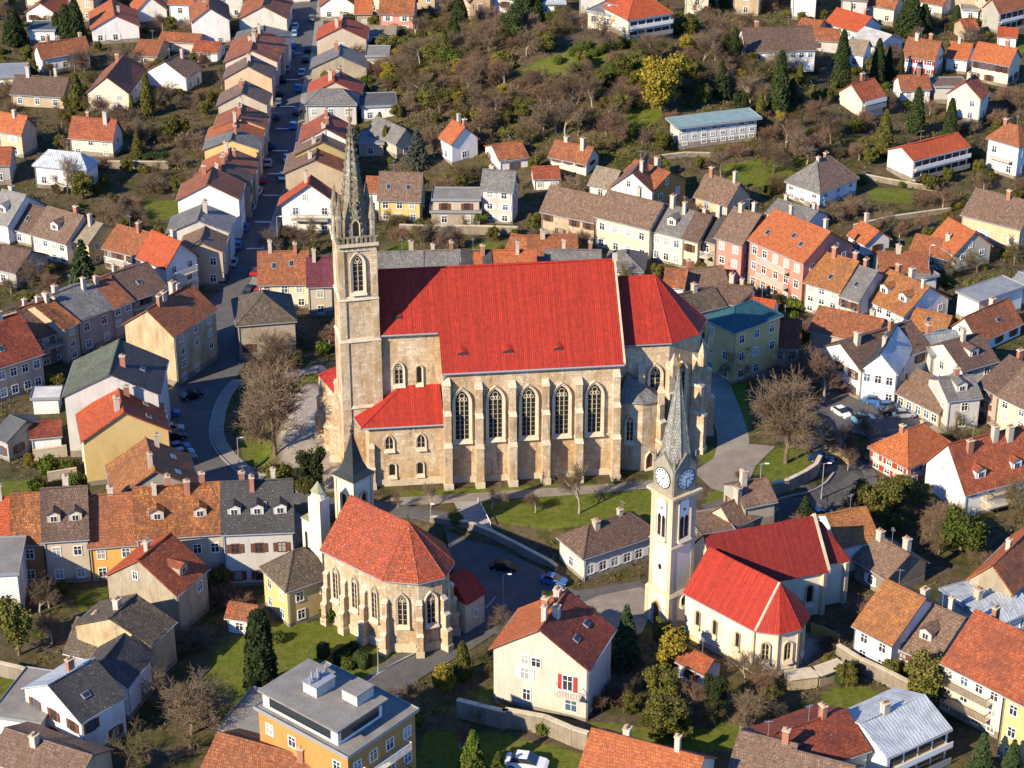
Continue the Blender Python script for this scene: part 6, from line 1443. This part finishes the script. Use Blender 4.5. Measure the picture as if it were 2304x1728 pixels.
def TP(kind,x,y,H,wf=1,label=None):
    p=at(x,y); plant(kind,p.x,p.y,H,wf,label)
TP('bareE',619,1026,15,.9,'large bare tree with mossy trunk in front of the church forecourt')
TP('bareA',618,848,9,1.0,'bare tree behind the forecourt beside the old hipped roof house')
TP('bareE',1768,1042,14,1.0,'great bare spreading tree on the round lawn right of the church')
TP('bareD',1303,1155,8.5,.8,'tall bare tree on the lawn in front of the nave')
TP('bareC',1850,905,10,1.1,'wide bare tree in the shade above the car park'); TP('bareA',1780,880,9,1.0,'bare tree in the shade between cream villa and car park'); TP('bareA',1660,860,7,1,'bare tree shading the cream villa')
TP('bareA',430,1650,9,1.15,'spreading bare tree on the lawn beside the dilapidated house'); TP('bareB',290,1735,7.5,1.1,'bare tree right of the half metal roofed house')
T('bareC','22',[(250,1112,3.6),(1960,900,3.0)]); T('bareD','12',[(1210,1072,3.0),(1480,1072,4),(1990,1088,4.2)]); T('bareD','22',[(900,930,2.5)])
T('bareA','00',[(1010,560,6.5),(560,1610,8),(1540,300,5),(900,130,5),(620,600,6),(1430,920,7),(1180,1180,5),(1480,1400,4.5)]); T('bareC','00',[(700,590,6),(420,640,4),(1350,260,5),(560,1280,4),(1640,1350,4),(60,200,6)])
T('bareD','20',[(715,1090,8),(325,1190,8),(500,1190,8.5),(560,1050,7),(1790,1490,6),(1650,560,8),(1740,520,8)]); T('bareA','20',[(800,395,8.5)],1,'lone bare tree in front of the hilltop villa')
T('bareA','30',[(290,1370,8),(130,1440,6),(610,1190,7),(60,1330,5)],1.1); T('bareC','30',[(240,1230,7),(410,1360,6.5),(500,1010,6),(840,1330,4.5),(480,1280,6),(1430,960,4)],1.1)
T('bareB','32',[(760,1190,7),(1210,1180,7),(2090,1320,7.5),(2190,1120,7),(1640,435,6)]); T('pine','32',[(880,1200,6.5),(1000,1270,7.5),(1100,1180,7)])
T('bareA','33',[(1500,-180,5),(100,1300,4),(20,960,4)]); T('bareC','32',[(1640,1290,5),(1440,1300,5),(640,620,5),(750,760,4),(720,640,4.5)])
T('bareD','23',[(2060,1400,7),(1060,1060,3.5),(1990,960,5)]); T('bareC','23',[(1560,1190,4.5),(1960,1350,5),(2150,1050,4.5),(800,1200,3)]); T('bareB','23',[(1740,1310,4)])
T('bareA','13',[(2085,540,4.5),(1150,1110,2.5),(1290,1110,3)],.8); T('bareD','03',[(340,390,6),(410,330,5)]); T('bareC','13',[(1720,1500,4)])
T('bareA','11',[(430,500,4),(150,520,5),(1400,480,5),(1600,540,5),(1500,440,5),(180,1010+420,6)]); T('bareC','11',[(1120,250,3.5),(1700,500,4.5),(640,1290,5)]); T('bareB','12',[(60,540,6),(400,860,4)])
T('bareA','01',[(270,800,6),(880,250,5),(980,290,5),(1220,330,3)]); T('bareC','21',[(540,480,3.5),(680,520,5),(1290,560,3)]); T('bareB','31',[(1250,380,4),(1820,690,5),(2130,620,5.5),(2180,560,5)],1.1)
T('bareC','31',[(760,240,4),(1180,400,4),(1000,380,4),(1650,350,4)])
# cypresses and conifers
T('cypress','30',[(175,950,12.5,1.15),(690,715,11.5,1.15),(990,685,9.2,1.2),(1080,665,7),(1190,620,5),(1310,1110,9.3,1.3),(1590,1145,8,1.3)])
T('cypressB','30',[(1045,1290,9,1.0),(350,700,4.5),(20,990,5)],1); T('cypressC','30',[(1260,300,9,1.6),(1370,290,7,1.2),(1640,260,6,1.0),(280,900,6)],1)
T('cypressC','00',[(560,350,8.5),(640,345,9.5),(480,320,6),(130,380,8,1.4)]); T('cypressB','00',[(645,910,7.5,1.2),(1230,965,8.8,.8),(1100,965,4.5,.8),(1150,1310,5.5,1.1)])
T('cypressC','10',[(1720,320,9,1.1),(1690,420,6)]); T('cypressB','10',[(1590,520,7,.9),(1480,130,4.5),(1060,1115,4.5),(1110,1250,5),(1630,350,4)]); T('cypressC','20',[(1900,530,7.5,.7),(1700,140,6),(1830,110,6)])
TP('cypressD',590,1562,11.4,1.0,'big dark columnar cypress on the monastery lawn')
T('spruceB','10',[(1370,1380,7.6,1.05)],1,'frosted pale spruce left of the white house with orange roof'); T('spruce','20',[(1790,840,7.5,1.1)],1,'dark layered spruce on the wooded hill'); T('spruce','01',[(710,860,9.8,1.05)],1,'large dark spruce in front of the yellow end house')
TP('spruce',1407,1500,9,.8,'dark narrow spruce between tall pale house and clock tower'); T('spruce','32',[(385,1215,4.6,1.1)],1,'small spruce behind the dark red church roof'); T('fir','13',[(1830,1740,6.6,1.0),(2040,1760,4)],1)
T('ever','20',[(90,370,8.5,1.25),(230,310,9,1.0),(1960,1000,5)],1); T('spruce','33',[(1840,1730,6),(2100,1720,5)],1); T('round','33',[(1400,1150,6.5,1.1),(1500,1050,4.5),(1110,920,2.6),(740,985,3)],1)
T('gold','20',[(1290,1060,10.5,1.1)],1,'large golden tree on the wooded hillside'); T('goldB','23',[(1370,830,6.2,1.1)],1,'golden yellow tree left of the clock church nave'); T('pine','03',[(160,720,8,1.0)],1,'olive tree with white stem at the left edge')
T('round','23',[(1290,1110,4.6),(1330,1400,5.0,1.2),(1050,1210,2.8),(1210,1340,2.8),(1450,1420,3),(2180,1180,3)],1); T('ever','23',[(1740,1190,5.2,.8),(370,330,2.6)],1)
T('roundB','32',[(1680,1450,6.2,1.15)],1,'round bright green tree among gardens on the right'); T('round','32',[(2180,1480,3.5),(1330,1090,4)],1); T('ever','12',[(500,920,6.6,.8)],1,'dark bushy evergreen in front of the forecourt')
T('round','20',[(950,1100,4.2,1.1),(1080,970,3.6,1.1),(1310,1275,3.6,1.2),(1000,610,5,1.3),(1110,590,5,1.1),(1460,610,4),(330,440,4.5,1.3),(480,190,4,1.2),(590,640,3.4),(1650,960,4),(1400,640,3.5),(1540,650,4),(640,830,3.6)],1)
T('ball','20',[(555,468,1.7),(440,517,1.9),(790,455,1.5),(700,385,1.4),(1010,380,1.4)],1); T('roundB','10',[(2130,370,5),(1880,260,4),(1500,270,2)],1); T('ever','10',[(1400,230,3)],1)
T('goldB','13',[(1570,1060,4.6,.8),(1600,1000,4)],1); T('cypressB','13',[(1745,920,5.2,1.1)],1); T('bushA','12',[(230,860,3,1.2),(430,930,2),(1690,1200,1.8)],1)
T('round','00',[(1460,1170,5,1.2),(580,1040,3.5),(1700,960,3),(700,1650,5),(1490,1550,2.6),(1050,1440,3),(1330,600,3)],1)
T('bushB','20',[(640,420,2.2,1.4),(800,430,2,1.3),(960,390,2.4,1.2),(1090,390,2,1.4),(1230,390,2.2,1.4),(680,510,2),(740,470,1.8)],1); T('goldB','02',[(620,1650,3.4,1.1),(250,740,2.6)],1); T('bushB','02',[(400,790,3),(560,780,2.4),(320,930,2.4),(620,880,2,1.5)],1)
T('bushA','30',[(480,810,2.2,1.1),(560,1390,2),(830,1090,3),(620,1080,3),(1440,1560,3,1.2),(1900,1500,2.5)],1); T('bushB','31',[(1960,790,2),(330,990,2,1.6),(160,960,2.2,1.4)],1)
T('bushB','13',[(640,430,2.5),(900,790,1.6,1.2),(230,600,1.4,1.3),(800,830,1.6)],1); T('roundB','11',[(1380,330,2.2),(1900,290,3),(1560,70,2)],1)
def hedge(p,q,w_,h_,label):
    a=at(*p); b_=at(*q); d=(b_-a).length; rs=np.random.RandomState(int(p[0])); n=int(900*d*.5)+600
    f=rs.randint(0,5,n); u=rs.uniform(-d/2,d/2,n); v=rs.uniform(-w_/2,w_/2,n); z=rs.uniform(0,h_,n)
    v=np.where(f==0,-w_/2,np.where(f==1,w_/2,v)); z=np.where(f>=2,h_,z); u=np.where(f==4,np.where(u>0,d/2,-d/2),u); z=np.where(f==4,rs.uniform(0,h_,n),z)
    pts=np.stack([u,v,z],1)+rs.normal(size=(n,3))*.05; co,fc=leaves(pts,np.stack([np.zeros(n),v,z-h_/2],1),.07,rs)
    bb_=MB(); bb_.box(-d/2+.05,d/2-.05,-w_/2+.05,w_/2-.05,-.3,h_-.06); fc=np.concatenate([fc,np.array(bb_.f)+len(co)]); co=np.concatenate([co,np.array(bb_.v)])
    m=(a+b_)/2; o=D.objects.new('hedge',np_mesh('hedge',co,fc,[LM['dark']])); C.objects.link(o); o.location=(m.x,m.y,terr(m.x,m.y)); o.rotation_euler=(0,0,math.atan2(b_.y-a.y,b_.x-a.x)); tag(o,label,'hedge')
hedge(P('13',(555,720)),P('13',(620,740)),1.2,1.6,'short dark clipped hedge on the monastery lawn, left of the others')
hedge(P('13',(700,800)),P('13',(860,700)),1.2,1.4,'middle dark hedge on the monastery lawn')
hedge(P('13',(870,790)),P('13',(960,830)),1.4,1.7,'boxy olive hedge on the lawn left of the lamp post')
hedge(P('33',(660,960)),P('33',(820,890)),1.5,1.8,'clipped hedge behind the small garden lawn at lower right')
hedge(P('10',(1230,300)),P('10',(1440,300)),1.2,1.3,'green hedge right of the pink house'); hedge(P('11',(1510,80)),P('11',(1670,80)),1.4,1.5,'dark hedge beside the boxy annex')
hedge(P('10',(1010,400)),P('10',(1230,420)),1.3,1.2,'long dark hedge below the tan roofed outbuilding'); hedge(P('00',(1190,1320)),P('00',(1400,1300)),1.4,1.0,'hedge above the pale garden wall')
# thickets: hill and gardens
roads=ROADPOLY
def free(xs,ys,margin=.6):
    ok=np.ones(len(xs),bool)
    for f in FOOT+roads: 
        fx=[p[0] for p in f]; fy=[p[1] for p in f]
        m_=(xs>min(fx)-2)&(xs<max(fx)+2)&(ys>min(fy)-2)&(ys<max(fy)+2)
        if m_.any():
            idx=np.where(m_)[0]; ok[idx]&=pdist(xs[idx],ys[idx],f)<-margin
    return ok
def lawnfree(xs,ys,k=None):
    ok=np.ones(len(xs),bool)
    for f in LAWN: ok&=pdist(xs,ys,f)<-.3
    return ok
HILL=ppoly([(880,55),(1130,20),(1260,90),(1330,80),(1500,100),(1560,60),(1700,50),(1760,130),(1790,300),(1700,330),(1660,240),(1500,245),(1440,270),(1440,330),(1250,330),(1160,340),(1090,330),(1010,280),(960,260),(880,240),(850,150)])
rs=np.random.RandomState(77)
hx=np.array([p[0] for p in HILL]); hy=np.array([p[1] for p in HILL])
xs=rs.uniform(hx.min(),hx.max(),2600); ys=rs.uniform(hy.min(),hy.max(),2600)
CLEAR=ppoly([(1130,195),(1150,150),(1240,110),(1330,60),(1530,60),(1530,112),(1400,130),(1370,165),(1290,200)])
ok=(pdist(xs,ys,HILL)>0)&free(xs,ys,1.5)&lawnfree(xs,ys)&(pdist(xs,ys,CLEAR)<0); xs,ys=xs[ok],ys[ok]; n=0; acc=[]
for x,y in zip(xs,ys):
    if all((x-a)**2+(y-b)**2>7 for a,b in acc): acc.append((x,y))
print('hill plants',len(acc))
gl={'b':'bare winter tree in the leafless thicket covering the wooded hill','s':'low leafless shrub in the thicket covering the wooded hill','g':'small olive evergreen scattered in the wooded hill thicket'}
CNT={}
def pick(opts,rs):
    # opts: (kinds, weight, hmin, hmax, widen); skip kinds that already have near 300 of a name
    L_=[q for q in opts if CNT.get(KN[q[0][0]][0],0)<205]
    if not L_: return None
    w_=np.array([q[1] for q in L_]); q=L_[rs.choice(len(L_),p=w_/w_.sum())]; k=q[0][rs.randint(len(q[0]))]; CNT[KN[k][0]]=CNT.get(KN[k][0],0)+1
    return k,rs.uniform(q[2],q[3]),q[4]
for i,(x,y) in enumerate(acc[:330]):
    r_=pick([(['bareA','bareC','bareD','bareB'],.34,4,7.5,1.25),(['shrubA','shrubB','shrubC'],.24,2.2,3.6,1.3),(['round','roundB','goldB'],.30,2.2,4.6,1.25),(['bushA'],.16,1.5,2.8,1.4)],rs)
    if not r_: break
    k=r_[0]; g_='b' if k.startswith('bare') else 's' if k.startswith('shrub') else 'g'
    plant(k,x,y,r_[1],r_[2],gl[g_],group={'b':'bare trees of the hill thicket','s':'leafless shrubs of the hill thicket','g':'evergreens in the hill thicket'}[g_])
# garden shrubs everywhere in view between the houses
xs=rs.uniform(-115,115,9000); ys=rs.uniform(192,470,9000)
vis=(np.abs(xs)<(ys*.262+4)); xs,ys=xs[vis],ys[vis]
ok=free(xs,ys,1.0)&lawnfree(xs,ys)&(pdist(xs,ys,HILL)<0)&(pdist(xs,ys,PLAT)<-3); xs,ys=xs[ok],ys[ok]; acc=[]
for x,y in zip(xs,ys):
    if all((x-a)**2+(y-b)**2>9 for a,b in acc) and all((x-a)**2+(y-b)**2>2.5 for a,b in VP): acc.append((x,y))
print('garden plants',len(acc))
for i,(x,y) in enumerate(acc):
    r_=pick([(['bareA','bareC','bareB'],.2,3,5.8,1.2),(['shrubA','shrubB','shrubC'],.34,1.8,3.6,1.35),(['bushA','bushB'],.3,1.0,2.2,1.05),(['round'],.14,2.0,3.4,.95)],rs)
    if not r_: break
    plant(r_[0],x,y,r_[1],r_[2])
# undergrowth: dense low tufts nobody could count
def tufts(name,xs,ys,per,h_,m,label,seed):
    rs=np.random.RandomState(seed); n=len(xs)*per; bx=np.repeat(xs,per)+rs.normal(size=n)*.45; by=np.repeat(ys,per)+rs.normal(size=n)*.45; z=terr_np(bx,by)
    hh=h_*rs.uniform(.3,1.2,n); pts=np.stack([bx,by,z+hh*rs.uniform(.1,1,n)],1)
    co,fc=leaves(pts,np.tile([[0,0,.6]],(n,1)),.10 if 'leaf' in name else .055,rs,1.0 if 'leaf' in name else 4.0)
    o=D.objects.new('undergrowth',np_mesh('undergrowth',co,fc,[LM[m]])); C.objects.link(o); o['kind']='stuff'; o['label']=label; o['category']='undergrowth'
def scatter(n,seed,hill):
    rs=np.random.RandomState(seed); xs=rs.uniform(-115,115,n); ys=rs.uniform(192,470,n); ok=(np.abs(xs)<(ys*.262+4)); xs,ys=xs[ok],ys[ok]
    ok=free(xs,ys,.35)&lawnfree(xs,ys)&(pdist(xs,ys,PLAT)<-1.5)&(pdist(xs,ys,CLEAR)<0)
    if hill: ok&=pdist(xs,ys,HILL)>-6
    xs,ys=xs[ok],ys[ok]
    f=np.sin(xs*.23+1.3)*np.cos(ys*.19)+np.sin(xs*.07-ys*.11)*.8+rs.normal(size=len(xs))*.35
    return xs,ys,f
xs,ys,f=scatter(16000,5,False); m_=f>-.1
tufts('twig',xs[m_],ys[m_],14,.7,'dry','dry brown brushwood filling the gardens between the houses',1)
tufts('leaf',xs[~m_][::2],ys[~m_][::2],16,.5,'olive','low olive green weeds and ivy covering the garden ground',2)
xs,ys,f=scatter(26000,6,True)
tufts('twig',xs[f>.25],ys[f>.25],26,1.5,'dryred','dense leafless scrub under the trees of the wooded hill',3)
tufts('leaf',xs[f<=.25][::2],ys[f<=.25][::2],22,1.1,'olive','olive green scrub patches on the wooded hill',4)
# ---------------------------------------------------------------- cars
def car_meshes():
    def sec(x,w_,z0,z1): return [(x,-w_,z0),(x,w_,z0),(x,w_*.96,z1),(x,-w_*.96,z1)]
    b=MB(); st_=[(-2.1,.72,.38,.72),(-1.95,.84,.28,.86),(-1.2,.87,.25,.92),(.9,.87,.25,.90),(1.8,.83,.28,.74),(2.08,.66,.36,.62)]
    for a,c in zip(st_,st_[1:]): b.hull2(sec(*a),sec(*c))
    up=[(-1.55,.80,.90,.92),(-1.1,.72,.90,1.42),(.25,.70,.90,1.45),(1.05,.78,.88,.92)]
    b.hull2([(-1.05,-.66,1.40),(-1.05,.66,1.40),(-.95,.62,1.47),(-.95,-.62,1.47)],[(.22,-.66,1.41),(.22,.66,1.41),(.15,.62,1.48),(.15,-.62,1.48)])
    body=b.mesh('body',[mat('car_paint',(0.1,0.1,0.1),.3)])
    g=MB()
    for a,c in zip(up,up[1:]): g.hull2(sec(*a),sec(*c))
    gl_=g.mesh('windows',[GLASS])
    wv=MB(); wv.tube((0,-.1,0),(0,.1,0),.31,.31,14); wv.tube((0,.1,0),(0,.11,0),.18,.18,10,1)
    return body,gl_,wv.mesh('wheel',[mat('tyre',(.02,.02,.02),.8),ZINC])
CB,CG,CW=car_meshes()
HL=MB(); HL.box(-.03,.03,-.17,.17,-.07,.07); HLm=HL.mesh('headlight',[mat('lamp_glass',(.7,.7,.68),.2)])
PAINT={'blue':(0.04,0.12,0.32),'dark blue':(.015,.03,.09),'black':(.012,.012,.014),'white':(.62,.62,.6),'silver':(.33,.35,.37),'red':(.32,.02,.02),'grey':(.12,.12,.125),'pale blue':(.2,.38,.5)}
def carat(px,py,col,ang,label,group=None,sc=.82):
    p=at(px,py); r_=empty('car',(p.x,p.y,terr(p.x,p.y)+.12),ang); r_.scale=(sc,sc,sc); tag(r_,label,'car',group)
    o=inst('body',CB,r_,(0,0,0)); m=mat('paint_'+col,PAINT[col],.3); o.material_slots[0].link='OBJECT'; o.material_slots[0].material=m
    inst('windows',CG,r_,(0,0,0))
    for x in(-1.3,1.3):
        for s in(-1,1): inst('wheel',CW,r_,(x,s*.78,.31),0 if s>0 else math.pi)
    for s in(-1,1): inst('headlight',HLm,r_,(2.05,s*.5,.55))
cols=['dark blue','blue','silver','black','white','grey','blue','dark blue','silver','red','black','pale blue']
left=[('01',1860,765),('01',1890,705),('01',1935,625),('01',1952,565),('01',1995,485),('01',2040,400),('01',2068,335),('01',2105,250),('01',2140,165),('10',75,1610),('10',105,1515),('10',140,1380),('10',165,1310),('10',178,1240),('10',185,1180),('10',190,1010),('10',215,950),('10',232,890),('10',262,815),('10',268,760),('10',296,695),('10',310,600),('10',322,480),('10',335,400),('10',350,300),('10',362,240)]
sdir=lambda rc,x,y:(lambda a,b:math.atan2(b.y-a.y,b.x-a.x))(*( (lambda i:(st[i],st[i+1]))(min(range(len(st)-1),key=lambda k:(st[k]-G(rc,x,y)).length)) ))
ordw=lambda k: words[k]
def dedupe(L_):
    out=[]
    for q in L_:
        p=G(*q)
        if all((p-G(*o)).length>4.6 for o in out): out.append(q)
    return out
left=dedupe(left)
def snap(rc,x,y,off):
    # onto the kerb lane of the street: off metres left of the right hand edge
    p=G(rc,x,y); k=min(range(len(st)-1),key=lambda k:abs((st[k].y+st[k+1].y)/2-p.y)); a,b=st[k],st[k+1]; tt=(p.y-a.y)/(b.y-a.y); xx=a.x+(b.x-a.x)*tt
    return proj(Vector((xx-off,p.y,terr(xx,p.y))))
for i,(rc,x,y) in enumerate(left):
    c=cols[(i*5+3)%12]; q=P(rc,(x,y)) if rc=='01' and y>500 else snap(rc,x,y,4.9); carat(*q,c,sdir(rc,x,y),'%s car, %s up the left kerb of the long street'%(c,ordw(i)),'cars parked along the left kerb of the long street')
right=dedupe([('01',2115,700),('01',2140,640),('10',30,1490),('10',355,1330),('10',415,1060),('10',430,985),('10',445,750),('10',455,620),('10',470,515),('10',480,430),('10',530,170)])
for i,(rc,x,y) in enumerate(right):
    c=cols[(i*7+9)%12]; q=P(rc,(x,y)) if rc=='01' else snap(rc,x,y,1.5); carat(*q,c,sdir(rc,x,y),'%s car, %s up the right kerb of the long street'%(c,ordw(i)),'cars parked along the right kerb of the long street')
carat(*P('10',(375,950)),'black',R(80),'black car driving up the middle of the long street')
carat(*P('01',(2080,855)),'black',R(70),'black car parked beside the cream house with rust roof and skylights'); carat(*P('01',(2150,880)),'red',R(75),'red car close to the cream house corner by the street')
carat(*P('02',(1590,165)),'black',R(35),'black car on the curved road beside the stained tenement')
for i,(x,y,c) in enumerate([(1395,310,'blue'),(1430,440,'silver'),(1450,505,'black'),(1480,595,'blue'),(1515,645,'silver'),(1540,690,'grey')]): carat(*P('02',(x,y)),c,R(8+i*4),'%s car, %s from top beside the yellow gable house'%(c,ordw(i)),'cars parked on the curved road')
carat(*P('23',(405,130)),'blue',R(-20),'small blue car on the shaded road in front of the white house'); carat(*P('12',(2085,1590)),'black',R(-10),'black car on the shaded road right of the monastery church')
carat(*P('32',(880,360)),'pale blue',R(15),'pale car crossing the car park entrance'); carat(*P('32',(695,305)),'white',R(-60),'white car with red load at the dark road left of the car park')
for i,(x,y,c) in enumerate([(970,205,'blue'),(1080,255,'blue'),(1130,300,'black'),(1215,320,'silver'),(800,110,'black')]): carat(*P('32',(x,y)),c,R(-10+5*i),'%s car in the shaded car park, %s'%(c,['left of the red one','in the middle','at the right end','furthest right in sunlight','nearest the road'][i]))
carat(*P('32',(525,690)),'dark blue',R(-10),'dark blue car at the tip of the round lawn'); carat(*P('32',(530,1150)),'pale blue',R(20),'pale blue car behind the small spruce'); carat(*P('23',(180,1660)),'white',R(-12),'white van like car on the lawn at the bottom edge',None,1.15)
# ---------------------------------------------------------------- labels for plants
NUM=['zero','one','two','three','four','five','six','seven','eight','nine','ten']
cand=[q for q in HOUSES if len(q[0].split())<=6]
groups={}
for o,desc,p in PLANTS:
    bst=min(cand,key=lambda q:(q[1][0]-p[0])**2+1.6*(q[1][1]-p[1])**2); dx=p[0]-bst[1][0]; dy=p[1]-bst[1][1]
    rel=('right of' if dx>0 else 'left of') if abs(dx)>abs(dy)*1.1 else ('below' if dy>0 else 'above')
    groups.setdefault((desc,rel,bst[0]),[]).append((p[0],o))
for (desc,rel,s_),L_ in groups.items():
    L_.sort(key=lambda q:q[0])
    for i,(x,o) in enumerate(L_):
        tail='%s the %s'%(rel,s_)
        if len(L_)==1: o['label']='%s %s'%(desc,tail)
        elif i==0: o['label']='leftmost %s %s'%(desc,tail)
        elif i==len(L_)-1: o['label']='rightmost %s %s'%(desc,tail)
        else: o['label']='%s %s from left %s'%(words[i],desc,tail)
seen={}
for o in C.objects:
    if o.parent is None and o.get('label'):
        n=len(o['label'].split())
        if n>16 or n<4: print('LABELLEN',n,o['label'])
        if not o.get('group'): 
            if o['label'] in seen: print('DUP',o['label'])
            seen[o['label']]=1
print('objects',len(C.objects),'houses',len(HOUSES))
